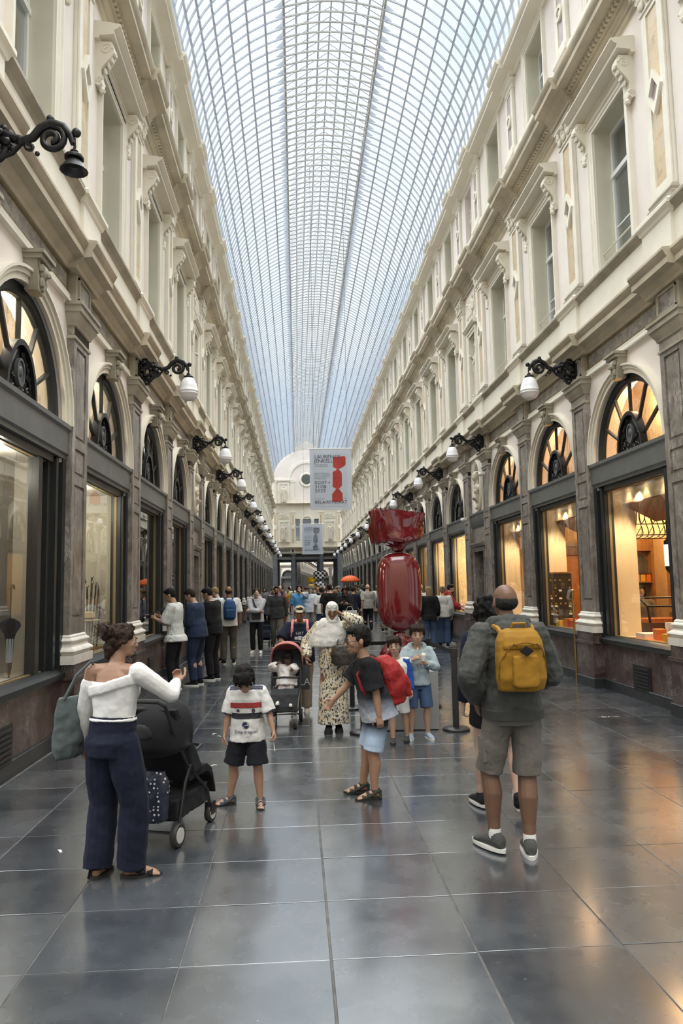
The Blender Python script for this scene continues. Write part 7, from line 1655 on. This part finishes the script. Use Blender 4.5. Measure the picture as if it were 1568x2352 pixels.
# ------------------------------------------------------------------ hanging banners
bnm = plain('lilac_white_banner',(.56,.61,.70),.8,var=.02); bn2 = plain('pale_banner_panel',(.50,.56,.66),.8,var=.02); inkm = plain('slate_ink',(.06,.065,.085),.8,var=0); inkl = plain('soft_slate_ink',(.24,.27,.33),.8,var=0)
def banner(x, y, z1, lab, art):
    W_, H_ = 1.54, 2.28; r_ = empty('hanging_banner', (x,y,z1), 0, lab, 'banner')
    def P(px_, py_): return ((px_-485)/375*W_-W_/2, -(py_-180)/550*H_)
    obj('cloth', MB().box(-W_/2,W_/2,-.004,.004,-H_,0), bnm, r_, ang=0); a, b_ = P(512,225), P(820,700); obj('printed_panel', MB().box(a[0],b_[0],-.007,.007,b_[1],a[1]), bn2, r_, ang=0)
    for z in (0,-H_): obj('rod', MB().tube([(-W_/2-.03,0,z),(W_/2+.03,0,z)],.014,6), chromem, r_)
    for k in (-1,1): obj('cable', MB().tube([(k*.62,0,0),(k*.62,0,17.78-z1)],.006,4), iron, r_)
    back = MB()
    def T(s, px_, py_, hpx, wpx, mt):
        X_, Z_ = P(px_, py_+hpx); size = hpx/550*H_/.72; wall_text(s, size, mt, r_, X_, -.008, Z_, 'LEFT', wpx/375*W_)
    T('LAURENCE',527,238,32,228,inkm); T('JENKELL',525,275,32,172,inkm)
    T('THE GENUINE',526,319,11,120,inkl); T('COLLECTION',526,334,11,120,inkl)
    for q,(s,wd) in enumerate((('BEST-SELLERS',132),('FROM ARTMECE',142),('COLLECTION',122),('2009-2020',102))): T(s,526,397+16*q,10,wd,inkl)
    T('02/07',527,471,29,105,inkm); T('31/08',527,508,29,100,inkm); T('2025',527,544,29,94,inkm)
    a = P(640,485); m = MB(); m.box(a[0],a[0]+.105,-.010,-.008,a[1]-.006,a[1]+.006)
    for k in (-1,1): m.add([(a[0]+.105,-.010,a[1]),(a[0]+.065,-.010,a[1]+k*.045),(a[0]+.053,-.010,a[1]+k*.037),(a[0]+.09,-.010,a[1])],[(0,1,2,3)])
    obj('printed_arrow', m, inkm, r_, ang=0)
    for x0,x1 in ((527,615),(780,815)): a, b_ = P(x0,629), P(x1,632); obj('printed_rule', MB().box(a[0],b_[0],-.009,-.007,b_[1],a[1]), inkl, r_, ang=0)
    for nme, poly in (('printed_sweet',[(696,255),(800,250),(806,262),(807,322),(795,340),(748,366),(738,362),(718,360),(694,348),(694,270)]),('printed_sweet',[(722,362),(745,364),(748,375),(722,378)]),('printed_sweet',[(690,390),(716,378),(752,376),(772,402),(770,515),(748,540),(722,542),(686,525)]),('printed_sweet',[(718,542),(742,542),(775,585),(776,650),(730,662),(682,656),(681,590)])):
        obj(nme, MB().plate([P(*p) for p in poly],-.010,-.006), art, r_, ang=0)
    T('BELAIRFINEART',527,645,28,284,inkm)
    return r_
banner(1.27, 26.9, 6.79, 'nearer white hanging banner with dark lettering and a red wrapped sweet', plain('red_sweet_print',(.42,.05,.04),.8,var=.15,scale=5))
banner(1.17, 56.0, 6.45, 'farther white hanging banner with dark lettering and a grey wrapped sweet', plain('grey_sweet_print',(.22,.24,.28),.8,var=.35,scale=5))
# orange umbrella over the crowd
um = empty('umbrella', (3.15,44.5,0), 0, 'orange umbrella with white marks held up over the crowd', 'umbrella'); orm = plain('orange_umbrella_cloth',(.80,.13,.02),.7,var=.05)
m = MB(); rr = [[(.60*math.sin(R(a))*math.cos(2*PI*q/24)*(1-.03*math.cos(8*2*PI*q/24)), .60*math.sin(R(a))*math.sin(2*PI*q/24), 1.93+.42*math.cos(R(a))) for q in range(24)] for a in (86,70,50,30,12,2)]; m.loft(rr,(0,1)); o = obj('canopy', m, orm, um); md = o.modifiers.new('t','SOLIDIFY'); md.thickness = .008
obj('shaft', MB().tube([(0,0,1.05),(0,0,2.42)],.011,6), chromem, um)
m = MB(); m.tube([(-.08,-.50,2.06),(.10,-.44,2.17)],.02,6); obj('white_slash', m, white_c, um); m = MB(); m.ball((-.10,-.46,2.16),(.035,.02,.035),8,5); obj('white_dot', m, white_c, um); obj('white_dot', MB().ball((.12,-.49,2.07),(.035,.02,.035),8,5), white_c, um)
pp('person in a dark grey coat carrying the orange umbrella', 3.05, 44.75, 178, 1.70, sk_fair, 'short', h_dark, cloth('dark_grey_coat',(.06,.06,.065)), 1.9, black_c, pose='phone', feat=False)
# small white cameras on the walls, scraps of paper on the floor
for side, Y, z, lab in ((1,18.95,4.62,'white dome security camera high on the pier left of the oval bust'),(1,21.2,3.62,'white security camera low on the pier beside the narrow doorway'),(-1,42.95,3.8,'white security camera on a far pier of the left facade')):
    c = empty('security_camera', (XC+side*(HW-.12),Y,z), side*PI/2, lab, 'camera'); obj('mount', MB().box(-.04,.04,-.03,.06,-.04,.04), whitem, c, ang=0); obj('dome', MB().ball((0,.10,-.03),.06,10,7), plain('white_plastic',(.75,.75,.74),.4,var=0), c)
rg = random.Random(8)
for px_, py_, lab in ((-1.02,9.2,'crumpled white scrap of paper left of the football-shirt boy'),(-.95,9.05,'thin white drinking straw on the slabs'),(-.85,7.6,'torn white scrap of paper near the black stroller'),(-1.62,5.3,'small white scrap on the slabs left of the woman in white'),(2.2,9.4,'flat white scrap near the barrier post foot')):
    o = empty('paper_scrap', (px_,py_,.001), rg.uniform(0,3), lab, 'litter'); mm = MB(); mm.loft([[(-.03,-.008,.0),(.0,-.012,.007),(.036,-.006,.002)],[(-.028,.008,.002),(.003,.011,.009),(.033,.009,.003)]],(0,0),closed=False); q = obj('scrap', mm, white_c, o); md = q.modifiers.new('t','SOLIDIFY'); md.thickness = .002

# ------------------------------------------------------------------ statues and busts
stonem = plain('carved_pale_stone',(.66,.61,.50),.75,var=.12,scale=6)
def statue_proto(var):
    r_ = empty('statue', (0,0,0), 0, 'x', 'statue'); h = 1.62
    s = skel(h, 0, 0, side=3*(1 if var else -1), twist=10*(1 if var else -1), head=(20*(1 if var else -1),10,0), hands=[(-.08,.12,.66),(.15,.08,.5)] if var else [(-.14,.06,.52),(.06,.14,.72)], poles=[(-1,-.2,-.4),(1,-.2,-.4)]); mb = MB()
    torso(mb, s, 1.05, .015, 0)
    for i in (0,1):
        limb(mb,[s['N']-s['S']*.02*h, s['sh'][i]],.035*h); limb(mb,[s['sh'][i],s['el'][i],s['wr'][i]],[.034*h,.028*h,.02*h]); mb.ball(s['wr'][i]+V((0,.02,-.03)),(.02*h,.02*h,.03*h),8,6)
        limb(mb,[s['ankle'][i],s['ankle'][i]+V((0,.11*h,-.03*h))],[.03*h,.02*h])
    rings = []
    for t,rx,ry in ((-.49,.115,.085),(-.3,.11,.085),(-.12,.105,.08),(0,.10,.075),(.1,.085,.066)):
        rings.append([p for p in ringt(s,t,rx,ry,.01,30)])
    rings = [[p+(p-s['P'])*0+V((0,0,0))+(V((p.x,p.y,0)).normalized()*.014*math.sin(9*math.atan2(p.y,p.x)+j)) for p in r] for j,r in enumerate(rings)]; mb.loft(rings)
    limb(mb,[s['sh'][0],s['P']+V((.05,.13,.1)),s['P']+V((.13,.1,-.2))],[.05*h,.04*h,.03*h]); limb(mb,[s['N'],s['HB']+s['hz']*.1*s['hh']],.035*h)
    M = Matrix((s['hx'],s['hf'],s['hz'])).transposed(); hh = s['hh']
    for c,rd in (((0,-.04,.10),(.36,.44,.42)),((0,.12,-.1),(.28,.30,.34)),((0,.42,-.05),(.06,.07,.12)),((0,-.35,.1),(.2,.2,.2)),((-.3,-.05,.1),(.12,.25,.25)),((.3,-.05,.1),(.12,.25,.25))): mb.ball(hp(s,*c),[q*hh for q in rd],12,8,M)
    rm('carved_figure', mb, .017, stonem, r_, 2, (.02,.07)); obj('block', MB().box(-.27,.27,-.16,.18,-.10,.012), stonem, r_, ang=0); return r_
def bust_proto():
    r_ = empty('bust', (0,0,0), 0, 'x', 'bust'); mb = MB(); M = Matrix.Identity(4)
    for c,rd in (((0,.06,.60),(.095,.115,.125)),((0,.10,.54),(.075,.085,.10)),((0,.165,.585),(.018,.022,.035)),((0,.02,.68),(.12,.11,.05)),((0,.03,.40),(.065,.06,.12)),((0,.02,.27),(.20,.11,.10)),((-.15,.02,.22),(.09,.09,.09)),((.15,.02,.22),(.09,.09,.09)),((0,.04,.17),(.17,.10,.09)),((0,.02,.06),(.09,.08,.08))): mb.ball(c,rd,12,8)
    rm('carved_figure', mb, .014, stonem, r_, 2, (.015,.05))
    m = MB(); m.ext([(-.02,-.36),(.04,-.36),(.10,-.30),(.09,-.22),(.06,-.16),(.10,-.08),(.17,-.03),(.17,.0),(-.02,.0)],-.11,.11)
    for k in (-1,1): m.tube([(k*.12,.10+p[0],p[2]) for p in spiral(0,-.05,.055,.01,0,1.4,10)],.016,5); m.tube([(k*.12,.05+p[0],p[2]) for p in spiral(0,-.27,.05,.01,0,1.4,10)],.016,5)
    obj('scroll_console', m, stonem, r_); return r_
SP = [statue_proto(0), statue_proto(1)]; BP = bust_proto()
def niches():
    n = 0
    for side in (1,-1):
        sd = 'right' if side == 1 else 'left'
        for k, Y in enumerate(db):
            for z, d, sc, fl in ((6.98,-.16,1.0,'first-floor'),(11.52,-.2,.80,'attic')):
                c = copy_tree(SP[n%2], (XC+side*(HW-d),Y,z), side*PI/2); c.scale = (sc,)*3; n += 1
                tag(c, 'carved stone figure in the %s niche above the %s %s-hand narrow door'%(fl,ORD[k],sd), 'statue', 'carved figures in the niches')
            c = copy_tree(BP, (XC+side*(HW+.01),Y,4.12), side*PI/2); tag(c, 'carved bust on a scroll in the oval niche over the %s %s-hand door'%(ORD[k],sd), 'bust', 'busts in the oval niches')
    for i,x in enumerate((-2.55,2.55)):
        for z,fl in ((6.96,'lower'),(11.2,'upper')):
            c = copy_tree(SP[n%2], (XC+x,END-.24,z), PI); n += 1; c.scale = (1.05,)*3
            tag(c, 'carved stone figure in the %s %s niche of the end wall'%(fl,('left','right')[i]), 'statue', 'carved figures in the niches')
    for p in SP+[BP]:
        for q in list(p.children): D.objects.remove(q)
        D.objects.remove(p)
run_jobs(); run_decals(); crowd(); niches()
